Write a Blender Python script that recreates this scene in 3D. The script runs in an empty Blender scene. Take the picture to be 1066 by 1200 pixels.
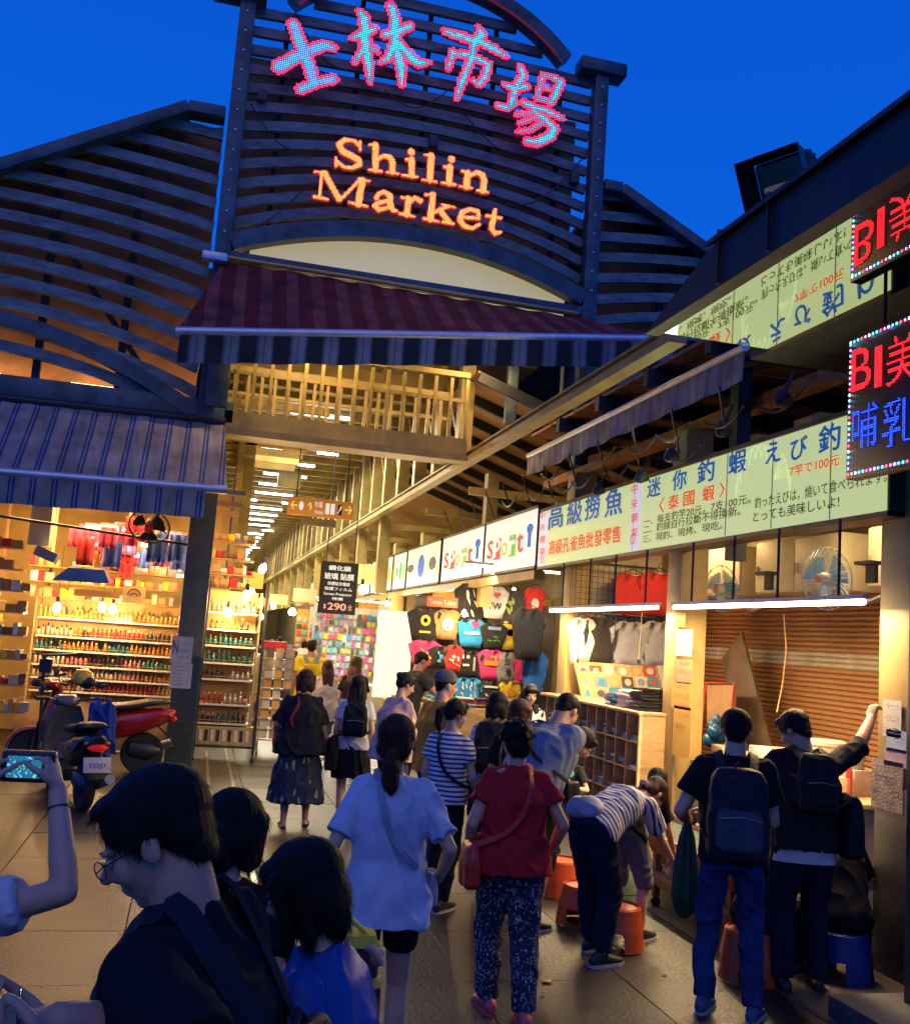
import bpy, bmesh, math, random
import numpy as np
from mathutils import Vector, Matrix, Quaternion
random.seed(7); np.random.seed(7)
R = math.radians; PI = math.pi
SC = bpy.context.scene; COL = SC.collection

# ------------------------------------------------------------------ camera
F_PX, CAM_H = 1180.0, 2.0
cam_d = bpy.data.cameras.new('camera'); cam = bpy.data.objects.new('camera', cam_d); COL.objects.link(cam)
cam_d.sensor_fit = 'HORIZONTAL'; cam_d.sensor_width = 36.0; cam_d.lens = 36.0 * F_PX / 1066.0
cam_d.clip_start = 0.05; cam_d.clip_end = 3000
CAM_M = Matrix.Rotation(R(-13.8), 3, 'Z') @ Matrix.Rotation(R(90 + 7.25), 3, 'X') @ Matrix.Rotation(R(4.1), 3, 'Z')
cam.matrix_world = Matrix.Translation((0, 0, CAM_H)) @ CAM_M.to_4x4()
SC.camera = cam

# ------------------------------------------------------------------ sky, dusk
W = bpy.data.worlds.new('World'); SC.world = W; W.use_nodes = True
nt = W.node_tree; nt.nodes.clear()
wo = nt.nodes.new('ShaderNodeOutputWorld'); bg = nt.nodes.new('ShaderNodeBackground')
sky = nt.nodes.new('ShaderNodeTexSky'); sky.sky_type = 'NISHITA'; sky.sun_disc = False
sky.sun_elevation = R(1.0); sky.sun_rotation = R(200); sky.altitude = 0; sky.air_density = 1; sky.dust_density = .6; sky.ozone_density = 4
mx = nt.nodes.new('ShaderNodeMix'); mx.data_type = 'RGBA'; mx.inputs['Factor'].default_value = .975
tc = nt.nodes.new('ShaderNodeTexCoord'); sp = nt.nodes.new('ShaderNodeSeparateXYZ'); rp = nt.nodes.new('ShaderNodeValToRGB')
rp.color_ramp.elements[0].position = 0.0; rp.color_ramp.elements[0].color = (0.03, 1.28, 6.9, 1)
rp.color_ramp.elements[1].position = 0.75; rp.color_ramp.elements[1].color = (0.012, 0.56, 4.5, 1)
nt.links.new(tc.outputs['Generated'], sp.inputs[0]); nt.links.new(sp.outputs['Z'], rp.inputs['Fac'])
nt.links.new(sky.outputs[0], mx.inputs['A']); nt.links.new(rp.outputs[0], mx.inputs['B'])
nt.links.new(mx.outputs['Result'], bg.inputs[0]); nt.links.new(bg.outputs[0], wo.inputs[0])
bg.inputs[1].default_value = 0.13

# last light of the dusk sky, wide and weak
sun_d = bpy.data.lights.new('dusk_light', 'SUN'); sun_d.energy = 0.24; sun_d.angle = R(50); sun_d.color = (1.0, 0.70, 0.47)
sun = bpy.data.objects.new('dusk_light', sun_d); COL.objects.link(sun); sun.rotation_euler = (R(48), 0, R(-12))

SC.view_settings.view_transform = 'Standard'; SC.view_settings.look = 'None'
SC.view_settings.exposure = 0.0; SC.view_settings.gamma = 1.0; SC.view_settings.use_curve_mapping = False
SC.render.engine = 'CYCLES'
SC.cycles.use_denoising = True; SC.cycles.max_bounces = 5; SC.cycles.diffuse_bounces = 3; SC.cycles.glossy_bounces = 3
SC.cycles.sample_clamp_indirect = 4.0; SC.cycles.caustics_reflective = False; SC.cycles.caustics_refractive = False

# ------------------------------------------------------------------ measuring: a point of the photograph on a plane of the place
def P(px, py, x=None, y=None, z=None):
    d = CAM_M @ Vector(((px - 533) / F_PX, -(py - 600) / F_PX, -1.0))
    t = x / d.x if x is not None else y / d.y if y is not None else (z - CAM_H) / d.z
    return Vector((0, 0, CAM_H)) + d * t

# ------------------------------------------------------------------ materials
MATS = {}
def _base(name):
    m = bpy.data.materials.new(name); m.use_nodes = True; n = m.node_tree
    return m, n, n.nodes['Principled BSDF']
def M(name, col=(.5, .5, .5), rough=.6, metal=0., var=.18, scale=5., bump=.15, bscale=60., tint=None, stretch=(1, 1, 1), spec=.5, coat=0., alpha=1., trans=0., sheen=0., emit=None, es=0.):
    if name in MATS: return MATS[name]
    m, n, b = _base(name); L = n.links; N = n.nodes
    b.inputs['Roughness'].default_value = rough; b.inputs['Metallic'].default_value = metal
    b.inputs['Coat Weight'].default_value = coat; b.inputs['Alpha'].default_value = alpha; b.inputs['Transmission Weight'].default_value = trans
    b.inputs['Sheen Weight'].default_value = sheen; b.inputs['Specular IOR Level'].default_value = spec
    tcn = N.new('ShaderNodeTexCoord'); mp = N.new('ShaderNodeMapping'); mp.inputs['Scale'].default_value = stretch
    L.new(tcn.outputs['Object'], mp.inputs[0])
    no = N.new('ShaderNodeTexNoise'); no.inputs['Scale'].default_value = scale; no.inputs['Detail'].default_value = 6; no.inputs['Roughness'].default_value = .65
    L.new(mp.outputs[0], no.inputs['Vector'])
    cr = N.new('ShaderNodeValToRGB'); e = cr.color_ramp.elements
    e[0].position = .3; e[1].position = .72
    t = tint or tuple(c * (1 - var * 1.6) for c in col)
    e[0].color = (*t, 1); e[1].color = (*[min(1, c * (1 + var * .6)) for c in col], 1)
    L.new(no.outputs['Fac'], cr.inputs[0]); L.new(cr.outputs[0], b.inputs['Base Color'])
    mr = N.new('ShaderNodeMapRange'); mr.inputs['To Min'].default_value = max(.03, rough - .12); mr.inputs['To Max'].default_value = min(1, rough + .12)
    L.new(no.outputs['Fac'], mr.inputs['Value']); L.new(mr.outputs[0], b.inputs['Roughness'])
    if bump > 0:
        n2 = N.new('ShaderNodeTexNoise'); n2.inputs['Scale'].default_value = bscale; n2.inputs['Detail'].default_value = 4
        L.new(mp.outputs[0], n2.inputs['Vector'])
        bp = N.new('ShaderNodeBump'); bp.inputs['Strength'].default_value = bump; bp.inputs['Distance'].default_value = .01
        L.new(n2.outputs['Fac'], bp.inputs['Height']); L.new(bp.outputs[0], b.inputs['Normal'])
    if emit: b.inputs['Emission Color'].default_value = (*emit, 1); b.inputs['Emission Strength'].default_value = es
    MATS[name] = m; return m
def E(name, col, s, base=(.6, .6, .6)):
    if name in MATS: return MATS[name]
    m, n, b = _base(name); b.inputs['Base Color'].default_value = (*base, 1)
    b.inputs['Emission Color'].default_value = (*col, 1); b.inputs['Emission Strength'].default_value = s
    MATS[name] = m; return m
def bands(name, cols, period, axis='X', rough=.8, rot=(0, 0, 0), emit=0., dirt=.25, bump=.2, warp=0.):
    """flat cloth stripes: cols = [(position, colour), ...] repeating every `period` metres along an axis"""
    if name in MATS: return MATS[name]
    m, n, b = _base(name); L = n.links; N = n.nodes; b.inputs['Roughness'].default_value = rough
    tcn = N.new('ShaderNodeTexCoord'); mp = N.new('ShaderNodeMapping'); mp.inputs['Rotation'].default_value = rot
    L.new(tcn.outputs['Object'], mp.inputs[0]); s = N.new('ShaderNodeSeparateXYZ'); L.new(mp.outputs[0], s.inputs[0])
    d = N.new('ShaderNodeMath'); d.operation = 'DIVIDE'; d.inputs[1].default_value = period; src = s.outputs[axis]
    no = N.new('ShaderNodeTexNoise'); no.inputs['Scale'].default_value = 3; no.inputs['Detail'].default_value = 5; L.new(tcn.outputs['Object'], no.inputs['Vector'])
    if warp:
        wm = N.new('ShaderNodeMath'); wm.operation = 'MULTIPLY_ADD'; wm.inputs[1].default_value = warp
        L.new(no.outputs['Fac'], wm.inputs[0]); L.new(src, wm.inputs[2]); src = wm.outputs[0]
    L.new(src, d.inputs[0]); fr = N.new('ShaderNodeMath'); fr.operation = 'FRACT'; L.new(d.outputs[0], fr.inputs[0])
    cr = N.new('ShaderNodeValToRGB'); cr.color_ramp.interpolation = 'CONSTANT'; e = cr.color_ramp.elements
    e[0].position = cols[0][0]; e[0].color = (*cols[0][1], 1); e[1].position = cols[1][0]; e[1].color = (*cols[1][1], 1)
    for p_, c_ in cols[2:]:
        q = e.new(p_); q.color = (*c_, 1)
    L.new(fr.outputs[0], cr.inputs[0])
    mu = N.new('ShaderNodeMix'); mu.data_type = 'RGBA'; mu.blend_type = 'MULTIPLY'; mu.inputs['Factor'].default_value = 1
    mr = N.new('ShaderNodeMapRange'); mr.inputs['From Min'].default_value = .3; mr.inputs['From Max'].default_value = .7; mr.inputs['To Min'].default_value = 1 - dirt * 1.5; mr.inputs['To Max'].default_value = 1.1
    L.new(no.outputs['Fac'], mr.inputs['Value']); L.new(cr.outputs[0], mu.inputs['A']); L.new(mr.outputs[0], mu.inputs['B'])
    L.new(mu.outputs['Result'], b.inputs['Base Color'])
    n2 = N.new('ShaderNodeTexNoise'); n2.inputs['Scale'].default_value = 14; n2.inputs['Detail'].default_value = 4; L.new(tcn.outputs['Object'], n2.inputs['Vector'])
    bp = N.new('ShaderNodeBump'); bp.inputs['Strength'].default_value = bump; bp.inputs['Distance'].default_value = .02; L.new(n2.outputs['Fac'], bp.inputs['Height']); L.new(bp.outputs[0], b.inputs['Normal'])
    MATS[name] = m; return m
def blotch(name, c1, c2, scale=30., thr=.5, kind='VORONOI', rough=.8, stretch=(1, 1, 1), c3=None):
    if name in MATS: return MATS[name]
    m, n, b = _base(name); L = n.links; N = n.nodes; b.inputs['Roughness'].default_value = rough
    tcn = N.new('ShaderNodeTexCoord'); mp = N.new('ShaderNodeMapping'); mp.inputs['Scale'].default_value = stretch; L.new(tcn.outputs['Object'], mp.inputs[0])
    n0 = N.new('ShaderNodeTexNoise'); n0.inputs['Scale'].default_value = scale * .5; L.new(mp.outputs[0], n0.inputs['Vector'])
    ad = N.new('ShaderNodeMix'); ad.data_type = 'RGBA'; ad.blend_type = 'LINEAR_LIGHT'; ad.inputs['Factor'].default_value = .06
    L.new(mp.outputs[0], ad.inputs['A']); L.new(n0.outputs['Color'], ad.inputs['B'])
    t = N.new('ShaderNodeTexVoronoi' if kind == 'VORONOI' else 'ShaderNodeTexNoise'); t.inputs['Scale'].default_value = scale
    L.new(ad.outputs['Result'], t.inputs['Vector'])
    cr = N.new('ShaderNodeValToRGB'); e = cr.color_ramp.elements; e[0].position = thr - .03; e[1].position = thr + .03; e[0].color = (*c1, 1); e[1].color = (*c2, 1)
    if c3:
        q = e.new(min(.99, thr + .3)); q.color = (*c3, 1)
    L.new(t.outputs[0], cr.inputs[0]); L.new(cr.outputs[0], b.inputs['Base Color'])
    MATS[name] = m; return m

# ------------------------------------------------------------------ mesh collecting
def frame_of(d, up=Vector((0, 0, 1))):
    d = Vector(d).normalized()
    if abs(d.dot(up)) > .98: up = Vector((0, 1, 0)) if abs(d.y) < .9 else Vector((1, 0, 0))
    s = d.cross(up).normalized(); return s, s.cross(d).normalized(), d      # side, up, dir
class MB:
    def __init__(s): s.v = []; s.f = []; s.m = []
    def add(s, vs, fs, mi=0):
        o = len(s.v); s.v += [tuple(v) for v in vs]; s.f += [tuple(i + o for i in f) for f in fs]; s.m += [mi] * len(fs); return s
    def box(s, c, d, rot=None, mi=0):
        x, y, z = d[0] / 2, d[1] / 2, d[2] / 2; c = Vector(c)
        vs = [Vector((i, j, k)) for i in (-x, x) for j in (-y, y) for k in (-z, z)]
        if rot is not None: vs = [rot @ v for v in vs]
        return s.add([v + c for v in vs], [(0, 1, 3, 2), (4, 6, 7, 5), (0, 4, 5, 1), (2, 3, 7, 6), (0, 2, 6, 4), (1, 5, 7, 3)], mi)
    def span(s, a, b, mi=0):
        return s.box([(a[i] + b[i]) / 2 for i in range(3)], [abs(b[i] - a[i]) for i in range(3)], mi=mi)
    def bar(s, a, b, w, h, up=(0, 0, 1), mi=0):
        a, b = Vector(a), Vector(b); sd, u, d = frame_of(b - a, Vector(up)); w /= 2; h /= 2
        vs = [p + sd * i + u * j for p in (a, b) for i, j in ((-w, -h), (w, -h), (w, h), (-w, h))]
        return s.add(vs, [(3, 2, 1, 0), (4, 5, 6, 7), (0, 1, 5, 4), (1, 2, 6, 5), (2, 3, 7, 6), (3, 0, 4, 7)], mi)
    def cone(s, a, b, r0, r1, n=12, mi=0, cap=True):
        a, b = Vector(a), Vector(b); sd, u, d = frame_of(b - a)
        vs = [p + (sd * math.cos(2 * PI * i / n) + u * math.sin(2 * PI * i / n)) * r for p, r in ((a, r0), (b, r1)) for i in range(n)]
        fs = [(i, (i + 1) % n, (i + 1) % n + n, i + n) for i in range(n)]
        if cap: fs += [tuple(reversed(range(n))), tuple(range(n, 2 * n))]
        return s.add(vs, fs, mi)
    def loft(s, rings, close=True, mi=0):
        n = len(rings[0]); vs = [v for r in rings for v in r]; fs = []
        for k in range(len(rings) - 1):
            fs += [(k * n + i, k * n + (i + 1) % n, (k + 1) * n + (i + 1) % n, (k + 1) * n + i) for i in range(n)]
        if close: fs += [tuple(reversed(range(n))), tuple((len(rings) - 1) * n + i for i in range(n))]
        return s.add(vs, fs, mi)
    def tube(s, pts, r, n=8, mi=0):
        pts = [Vector(p) for p in pts]; rr = r if isinstance(r, (list, tuple)) else [r] * len(pts); rings = []; up = None
        for i, p in enumerate(pts):
            d = (pts[min(i + 1, len(pts) - 1)] - pts[max(i - 1, 0)])
            if up is None: sd, u, _ = frame_of(d)
            else:
                dn = d.normalized(); sd = (up - dn * up.dot(dn)).normalized(); u = dn.cross(sd)
            up = sd
            rings.append([p + (sd * math.cos(2 * PI * k / n) + u * math.sin(2 * PI * k / n)) * rr[i] for k in range(n)])
        return s.loft(rings, True, mi)
    def caps(s, a, b, r0, r1, n=12):
        """tapered capsule with round ends"""
        a, b = Vector(a), Vector(b); sd, u, d = frame_of(b - a if (b - a).length > 1e-6 else Vector((0, 0, 1))); rings = []
        for t in (-.98, -.7, -.35, 0):
            q = math.sqrt(1 - t * t) * r0; rings.append((a + d * t * r0, q))
        for t in (0, .35, .7, .98):
            q = math.sqrt(1 - t * t) * r1; rings.append((b + d * t * r1, q))
        return s.loft([[p + (sd * math.cos(2 * PI * k / n) + u * math.sin(2 * PI * k / n)) * q for k in range(n)] for p, q in rings])
    def ell(s, c, r, fr=None, n=16, m=10):
        c = Vector(c); sd, fw, u = fr or (Vector((1, 0, 0)), Vector((0, 1, 0)), Vector((0, 0, 1))); rings = []
        for j in range(m + 1):
            t = -PI / 2 * .97 + PI * .97 * j / m
            rings.append([c + sd * (r[0] * math.cos(t) * math.cos(2 * PI * k / n)) + fw * (r[1] * math.cos(t) * math.sin(2 * PI * k / n)) + u * (r[2] * math.sin(t)) for k in range(n)])
        return s.loft(rings)
    def lathe(s, c, prof, n=16, mi=0, ax=None):
        c = Vector(c); sd, u, d = (Vector((1, 0, 0)), Vector((0, 1, 0)), Vector((0, 0, 1))) if ax is None else frame_of(ax)
        return s.loft([[c + d * z + (sd * math.cos(2 * PI * k / n) + u * math.sin(2 * PI * k / n)) * max(r, 1e-4) for k in range(n)] for r, z in prof], True, mi)
    def prism(s, poly, off, mi=0):
        """poly: list of 3-D points, pushed by vector off"""
        n = len(poly); poly = [Vector(p) for p in poly]; off = Vector(off)
        return s.add(poly + [p + off for p in poly], [tuple(reversed(range(n))), tuple(range(n, 2 * n))] + [(i, (i + 1) % n, (i + 1) % n + n, i + n) for i in range(n)], mi)
    def mesh(s, name):
        me = bpy.data.meshes.new(name); me.from_pydata(s.v, [], s.f)
        if any(s.m): me.polygons.foreach_set('material_index', s.m)
        me.update(); return me
    def build(s, name, mat, parent=None, smooth=False, bevel=0, **tags):
        me = s.mesh(name)
        return put(me, name, mat, parent, smooth, bevel, **tags)
def put(me, name, mat, parent=None, smooth=False, bevel=0, recenter=True, **tags):
    """link a mesh; a top-level mesh gets its origin at the middle of its base"""
    mats = mat if isinstance(mat, (list, tuple)) else [mat]
    for m in mats: me.materials.append(m)
    bm = bmesh.new(); bm.from_mesh(me); bmesh.ops.recalc_face_normals(bm, faces=bm.faces)
    if bevel: bmesh.ops.bevel(bm, geom=bm.edges[:], offset=bevel, segments=2, affect='EDGES', profile=.5, clamp_overlap=True)
    bm.to_mesh(me); bm.free()
    if smooth: me.shade_smooth() if smooth is True else me.set_sharp_from_angle(angle=R(40))
    elif bevel: me.set_sharp_from_angle(angle=R(35))
    o = bpy.data.objects.new(name, me)
    off = Vector((0, 0, 0))
    if parent is not None:
        if not parent.get('_local'): off = Vector(parent['_base']) if '_base' in parent else Vector((0, 0, 0))
    elif recenter and len(me.vertices):
        a = np.empty(len(me.vertices) * 3); me.vertices.foreach_get('co', a); a = a.reshape(-1, 3)
        off = Vector(((a[:, 0].min() + a[:, 0].max()) / 2, (a[:, 1].min() + a[:, 1].max()) / 2, a[:, 2].min()))
    if off.length > 0: me.transform(Matrix.Translation(-off))
    COL.objects.link(o)
    if parent is not None:
        o.parent = parent; o['_base'] = tuple(off)
        if parent.get('_local'): o['_local'] = 1
    else: o.location = off; o['_base'] = tuple(off)
    tag(o, **tags); return o
def tag(o, label=None, cat=None, group=None, kind=None):
    if label: o['label'] = label
    if cat: o['category'] = cat
    if group: o['group'] = group
    if kind: o['kind'] = kind
    return o
def thing(name, label, cat, loc=(0, 0, 0), group=None, rz=0., local=False):
    """an Empty at the thing's base. local=True: the parts are modelled round the origin"""
    o = bpy.data.objects.new(name, None); COL.objects.link(o); o.location = loc; o.rotation_euler = (0, 0, rz); o.empty_display_size = .1
    o['_base'] = (0, 0, 0) if local else tuple(loc)
    if local: o['_local'] = 1
    return tag(o, label, cat, group)
def kids(o): return [c for c in bpy.data.objects if c.parent == o]
KIDS = {}
def copy_tree(o, loc=None, rz=None, label=None, group=None, parent=None):
    if o.name not in KIDS: KIDS[o.name] = kids(o)
    c = o.copy(); COL.objects.link(c)
    if parent is not None: c.parent = parent
    if loc is not None: c.location = loc
    if rz is not None: c.rotation_euler = (0, 0, rz)
    if label: c['label'] = label
    if group: c['group'] = group
    for ch in KIDS[o.name]: copy_tree(ch, parent=c)
    return c
def share(me, name, mat, loc, parent=None, rot=None, scale=None, **tags):
    """one more object on a mesh modelled round the origin"""
    if not me.materials:
        me.materials.append(mat)
    o = bpy.data.objects.new(name, me); COL.objects.link(o)
    if parent is not None:
        o.parent = parent; off = Vector(parent['_base']) if '_base' in parent else Vector((0, 0, 0)); o.location = Vector(loc) - off
    else: o.location = loc
    if rot is not None: o.rotation_euler = rot
    if scale is not None: o.scale = scale
    if mat is not None and me.materials[0] is not mat:
        o.material_slots[0].link = 'OBJECT'; o.material_slots[0].material = mat
    tag(o, **tags); return o

# ------------------------------------------------------------------ lettering
TMP = bpy.data.scenes.new('scratch')      # scratch scene, removed at the end
def evaluated_mesh(o):
    TMP.collection.objects.link(o); TMP.view_layers[0].update(); return bpy.data.meshes.new_from_object(o.evaluated_get(TMP.view_layers[0].depsgraph))
def text_mesh(s, bold=0., ext=0., spacing=1.):
    c = bpy.data.curves.new('lettering', 'FONT'); c.body = s; c.offset = bold; c.extrude = ext; c.space_character = spacing; c.resolution_u = 3
    o = bpy.data.objects.new('lettering', c); me = evaluated_mesh(o); bpy.data.objects.remove(o); bpy.data.curves.remove(c); me.materials.clear(); return me
def letters(s, o, xd, ud, w, h, mat, parent, name='lettering', bold=.0, spacing=1., depth=.002, lift=.004, fit=True):
    """lettering s filling a w x h box whose lower left corner is o; xd reading direction, ud up direction"""
    me = text_mesh(s, 0, 0, spacing)
    if bold > 0:      # heavier strokes: the same outlines laid side by side
        bm = bmesh.new(); 
        for k, (dx, dy) in enumerate(((0, 0), (bold, 0), (-bold, 0), (0, bold * .8), (0, -bold * .8))):
            m2 = me.copy(); m2.transform(Matrix.Translation((dx, dy, .0))); bm.from_mesh(m2); bm.verts.ensure_lookup_table()
            for v in bm.verts[k * len(me.vertices):]: v.co.z = k * .0004
            bpy.data.meshes.remove(m2)
        bm.to_mesh(me); bm.free()
    n = len(me.vertices); a = np.empty(n * 3); me.vertices.foreach_get('co', a); a = a.reshape(-1, 3)
    mn, mxx = a.min(0), a.max(0); sz = mxx - mn; sx = w / max(sz[0], 1e-6); sy = h / max(sz[1], 1e-6)
    if not fit: sx = sy = min(sx, sy)
    xd, ud = Vector(xd).normalized(), Vector(ud).normalized(); nd = xd.cross(ud)
    q = (a - mn) * [sx, sy, 0]
    co = np.array(o) + np.outer(q[:, 0], xd) + np.outer(q[:, 1], ud) + np.outer(lift + a[:, 2], nd)
    me.vertices.foreach_set('co', co.ravel()); me.update()
    me.materials.append(mat); ob = bpy.data.objects.new(name, me)
    off = Vector(parent['_base']) if parent is not None and '_base' in parent else Vector((0, 0, 0))
    me.transform(Matrix.Translation(-off)); COL.objects.link(ob); ob.parent = parent; return ob
def text_points(s, pitch, w, h, bold=0.):
    """points of a grid that fall inside the letters, in a w x h box"""
    me = text_mesh(s, bold); me.calc_loop_triangles(); n = len(me.vertices); a = np.empty(n * 3); me.vertices.foreach_get('co', a); a = a.reshape(-1, 3)[:, :2]
    mn, mxx = a.min(0), a.max(0); a = (a - mn) / (mxx - mn) * [w, h]
    gx, gy = np.meshgrid(np.arange(pitch / 2, w, pitch), np.arange(pitch / 2, h, pitch)); g = np.stack([gx.ravel(), gy.ravel()], 1); ins = np.zeros(len(g), bool)
    for t in me.loop_triangles:
        p, q, r = (a[i] for i in t.vertices); d = (q[0] - p[0]) * (r[1] - p[1]) - (r[0] - p[0]) * (q[1] - p[1])
        if abs(d) < 1e-12: continue
        u = ((g[:, 0] - p[0]) * (r[1] - p[1]) - (r[0] - p[0]) * (g[:, 1] - p[1])) / d; v = ((q[0] - p[0]) * (g[:, 1] - p[1]) - (g[:, 0] - p[0]) * (q[1] - p[1])) / d
        ins |= (u >= 0) & (v >= 0) & (u + v <= 1)
    bpy.data.meshes.remove(me); return g[ins]
def dots(points, r, name, mat, parent, nd, n=5, **tags):
    """little domes at 3-D points, bulging along nd"""
    sd, u, d = frame_of(nd); ring = [(sd * math.cos(2 * PI * k / n) + u * math.sin(2 * PI * k / n)) * r for k in range(n)]; mb = MB()
    for p in points:
        p = Vector(p); mb.add([p + q for q in ring] + [p + d * r * .7], [(k, (k + 1) % n, n) for k in range(n)])
    me = mb.mesh(name); return put(me, name, mat, parent, **tags)
def area_lamp(name, loc, size, power, col, rot=(0, 0, 0), sy=None):
    l = bpy.data.lights.new(name, 'AREA'); l.energy = power; l.color = col; l.size = size
    if sy: l.shape = 'RECTANGLE'; l.size_y = sy
    o = bpy.data.objects.new(name, l); COL.objects.link(o); o.location = loc; o.rotation_euler = rot; return o
def point_lamp(name, loc, power, col, r=.05):
    l = bpy.data.lights.new(name, 'POINT'); l.energy = power; l.color = col; l.shadow_soft_size = r
    o = bpy.data.objects.new(name, l); COL.objects.link(o); o.location = loc; return o
# ------------------------------------------------------------------ ground
m_earth = M('ground_concrete', (.022, .019, .017), .65, var=.3, scale=1.2, bump=.25, bscale=30)
MB().box((3, 60, -.06), (70, 170, .1)).build('ground', m_earth, kind='structure', recenter=False)
m_slabs = [M('slab_%d' % i, c, .45, var=.5, scale=3.2, bump=.55, bscale=38) for i, c in enumerate([(.028, .025, .023), (.025, .022, .020), (.032, .028, .025), (.021, .019, .018)])]
pave = bpy.data.objects.new('pavement', None); COL.objects.link(pave); tag(pave, kind='structure'); pave['_base'] = (0, 0, 0)
slab_me = MB().box((0, 0, -.02), (.995, .995, .04)).mesh('paving_slab')
bm = bmesh.new(); bm.from_mesh(slab_me); bmesh.ops.bevel(bm, geom=[e for e in bm.edges if e.verts[0].co.z > -.01 and e.verts[1].co.z > -.01], offset=.003, segments=1, affect='EDGES'); bm.to_mesh(slab_me); bm.free()
rs = random.Random(3)
for iy in range(1, 21):
    for ix in range(-5, 5):
        x = ix + .25; y = iy + .5
        if x < 4.6 and iy < 20 and not (x < -2.6 and iy < 6):
            share(slab_me, 'paving_slab', m_slabs[rs.randrange(4)], (x, y, .012 + rs.uniform(-.002, .002)), pave, rot=(R(rs.uniform(-.15, .15)), R(rs.uniform(-.15, .15)), 0))
m_gravel = blotch('exposed_aggregate', (.16, .13, .1), (.05, .042, .035), 90, .35)
MB().span((3.65, 5.0, 0), (4.6, 7.6, .022)).build('aggregate_strip', m_gravel, kind='structure', bevel=.004)
m_kerb = M('kerb_stone', (.1, .1, .095), .8, var=.3, scale=8, bump=.4)
MB().span((3.72, 4.35, 0), (5.4, 5.35, .14)).build('kerb', m_kerb, kind='structure', bevel=.012)
# sliding rail for the display rack, let into the floor
m_steel = M('worn_steel', (.35, .33, .3), .35, .9, var=.3)
rail = thing('floor_rail', 'pair of steel tracks let into the floor before the bottle rack', 'rail', (.15, 14.6, .02))
for x in (0.02, .32): MB().span((x, 12.9, .018), (x + .035, 16.4, .03)).build('track', m_steel, rail)

# ------------------------------------------------------------------ front of the market hall
m_frame = M('slate_blue_steel', (.075, .115, .14), .45, .2, var=.45, scale=3.5, bump=.2)
m_slat = M('slate_blue_slat', (.17, .205, .22), .5, .1, var=.5, scale=3.5, bump=.25, stretch=(1, 3, 3), tint=(.06, .07, .07))
m_brown = M('brown_board', (.34, .15, .05), .7, var=.4, scale=1.6, bump=.2, bscale=20)
m_darkb = M('dark_steel', (.03, .032, .036), .5, .3)
m_cream = M('cream_panel_glow', (.62, .55, .36), .6, var=.12, scale=2, emit=(.9, .74, .36), es=.42)
fac = thing('market_hall', 'slatted slate blue gable front of the market hall with its long open steel arcade behind', 'building', (2.5, 14, 0))
FY = 14.0; XL, XR, XC = -.17, 5.27, 2.55
def sweep(fn, x0, x1, y, h, d, n=14):
    """bar bent along z = fn(x)"""
    mb = MB(); rings = []
    for i in range(n + 1):
        x = x0 + (x1 - x0) * i / n; z = fn(x); e = .01; sl = math.atan2(fn(x + e) - fn(x - e), 2 * e); nx, nz = -math.sin(sl) * h / 2, math.cos(sl) * h / 2
        rings.append([Vector((x - nx, y - d / 2, z - nz)), Vector((x + nx, y - d / 2, z + nz)), Vector((x + nx, y + d / 2, z + nz)), Vector((x - nx, y + d / 2, z - nz))])
    return mb.loft(rings)
# posts and caps of the middle bay
for x in (XL, XR):
    MB().bar((x, FY - .05, 4.7), (x, FY - .05, 10.9), .22, .2).build('post', m_frame, fac, bevel=.01)
MB().box((XL - .12, FY - .05, 11.0), (.75, .34, .2)).build('cap', m_frame, fac, bevel=.01)
MB().box((XR + .0, FY - .05, 11.02), (.75, .34, .2)).build('cap', m_frame, fac, bevel=.01)
arc_r, arc_c = 2.93, 9.0
arch_top = lambda x: arc_c + math.sqrt(max(.01, arc_r ** 2 - (x - XC) ** 2))
mb = MB(); rr = []
for i in range(41):
    t = R(44 + 92 * i / 40); c_, s_ = math.cos(t), math.sin(t)
    rr.append([Vector((XC + c_ * q, FY - .05 + w, arc_c + s_ * q)) for q, w in ((arc_r - .1, -.13), (arc_r + .1, -.13), (arc_r + .1, .13), (arc_r - .1, .13))])
mb.loft(rr).build('top_arch', m_frame, fac)
m_red = M('red_trim', (.25, .03, .03), .5, emit=(.8, .05, .04), es=.12)
mb = MB(); mb.tube([(XC + math.cos(R(44 + 92 * i / 30)) * (arc_r - .13), FY - .2, arc_c + math.sin(R(44 + 92 * i / 30)) * (arc_r - .13)) for i in range(31)], .02, 6).build('arch_tube', m_red, fac)
low = lambda x: 7.22 + .60 * (1 - ((x - XC) / 2.75) ** 2)
sweep(low, XL + .1, XR - .1, FY - .06, .24, .2, 24).build('lower_arch', m_frame, fac)
# slats of the middle bay, bowed low down and straight higher up
k = 0; z = 7.62
while z < 11.75:
    t = min(1, (z - 7.3) / 3.2); rise = .58 * (1 - t) ** 1.1 + .06
    fn = lambda x, z=z, rise=rise: z + rise * (1 - ((x - XC) / 2.75) ** 2) - .05
    x0, x1 = XL + .1, XR - .1
    if z > 10.95:
        hw = math.sqrt(max(.01, (arc_r - .1) ** 2 - (z - arc_c) ** 2)); x0, x1 = XC - hw, XC + hw
    sweep(fn, x0, x1, FY + .08 + .004 * (k % 3), .145, .07).build('slat', m_slat, fac); z += .298; k += 1
for x in (.42, 1.5, 2.55, 3.6, 4.7): MB().bar((x, FY + .2, 7.4), (x, FY + .2, 10.9 + (.6 if 1 < x < 4 else 0)), .07, .06).build('upright', m_darkb, fac)
# weathered boards behind the slats
for i, (x0, x1) in enumerate(((XL + .1, 1.0), (1.0, 2.3), (2.3, 3.6), (3.6, 4.4), (4.4, XR - .1))):
    MB().span((x0 - .02, FY + .75 + .012 * (i % 2), 7.2), (x1 + .02, FY + .8 + .012 * (i % 2), 10.55)).build('back_board', m_brown, fac)
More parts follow.
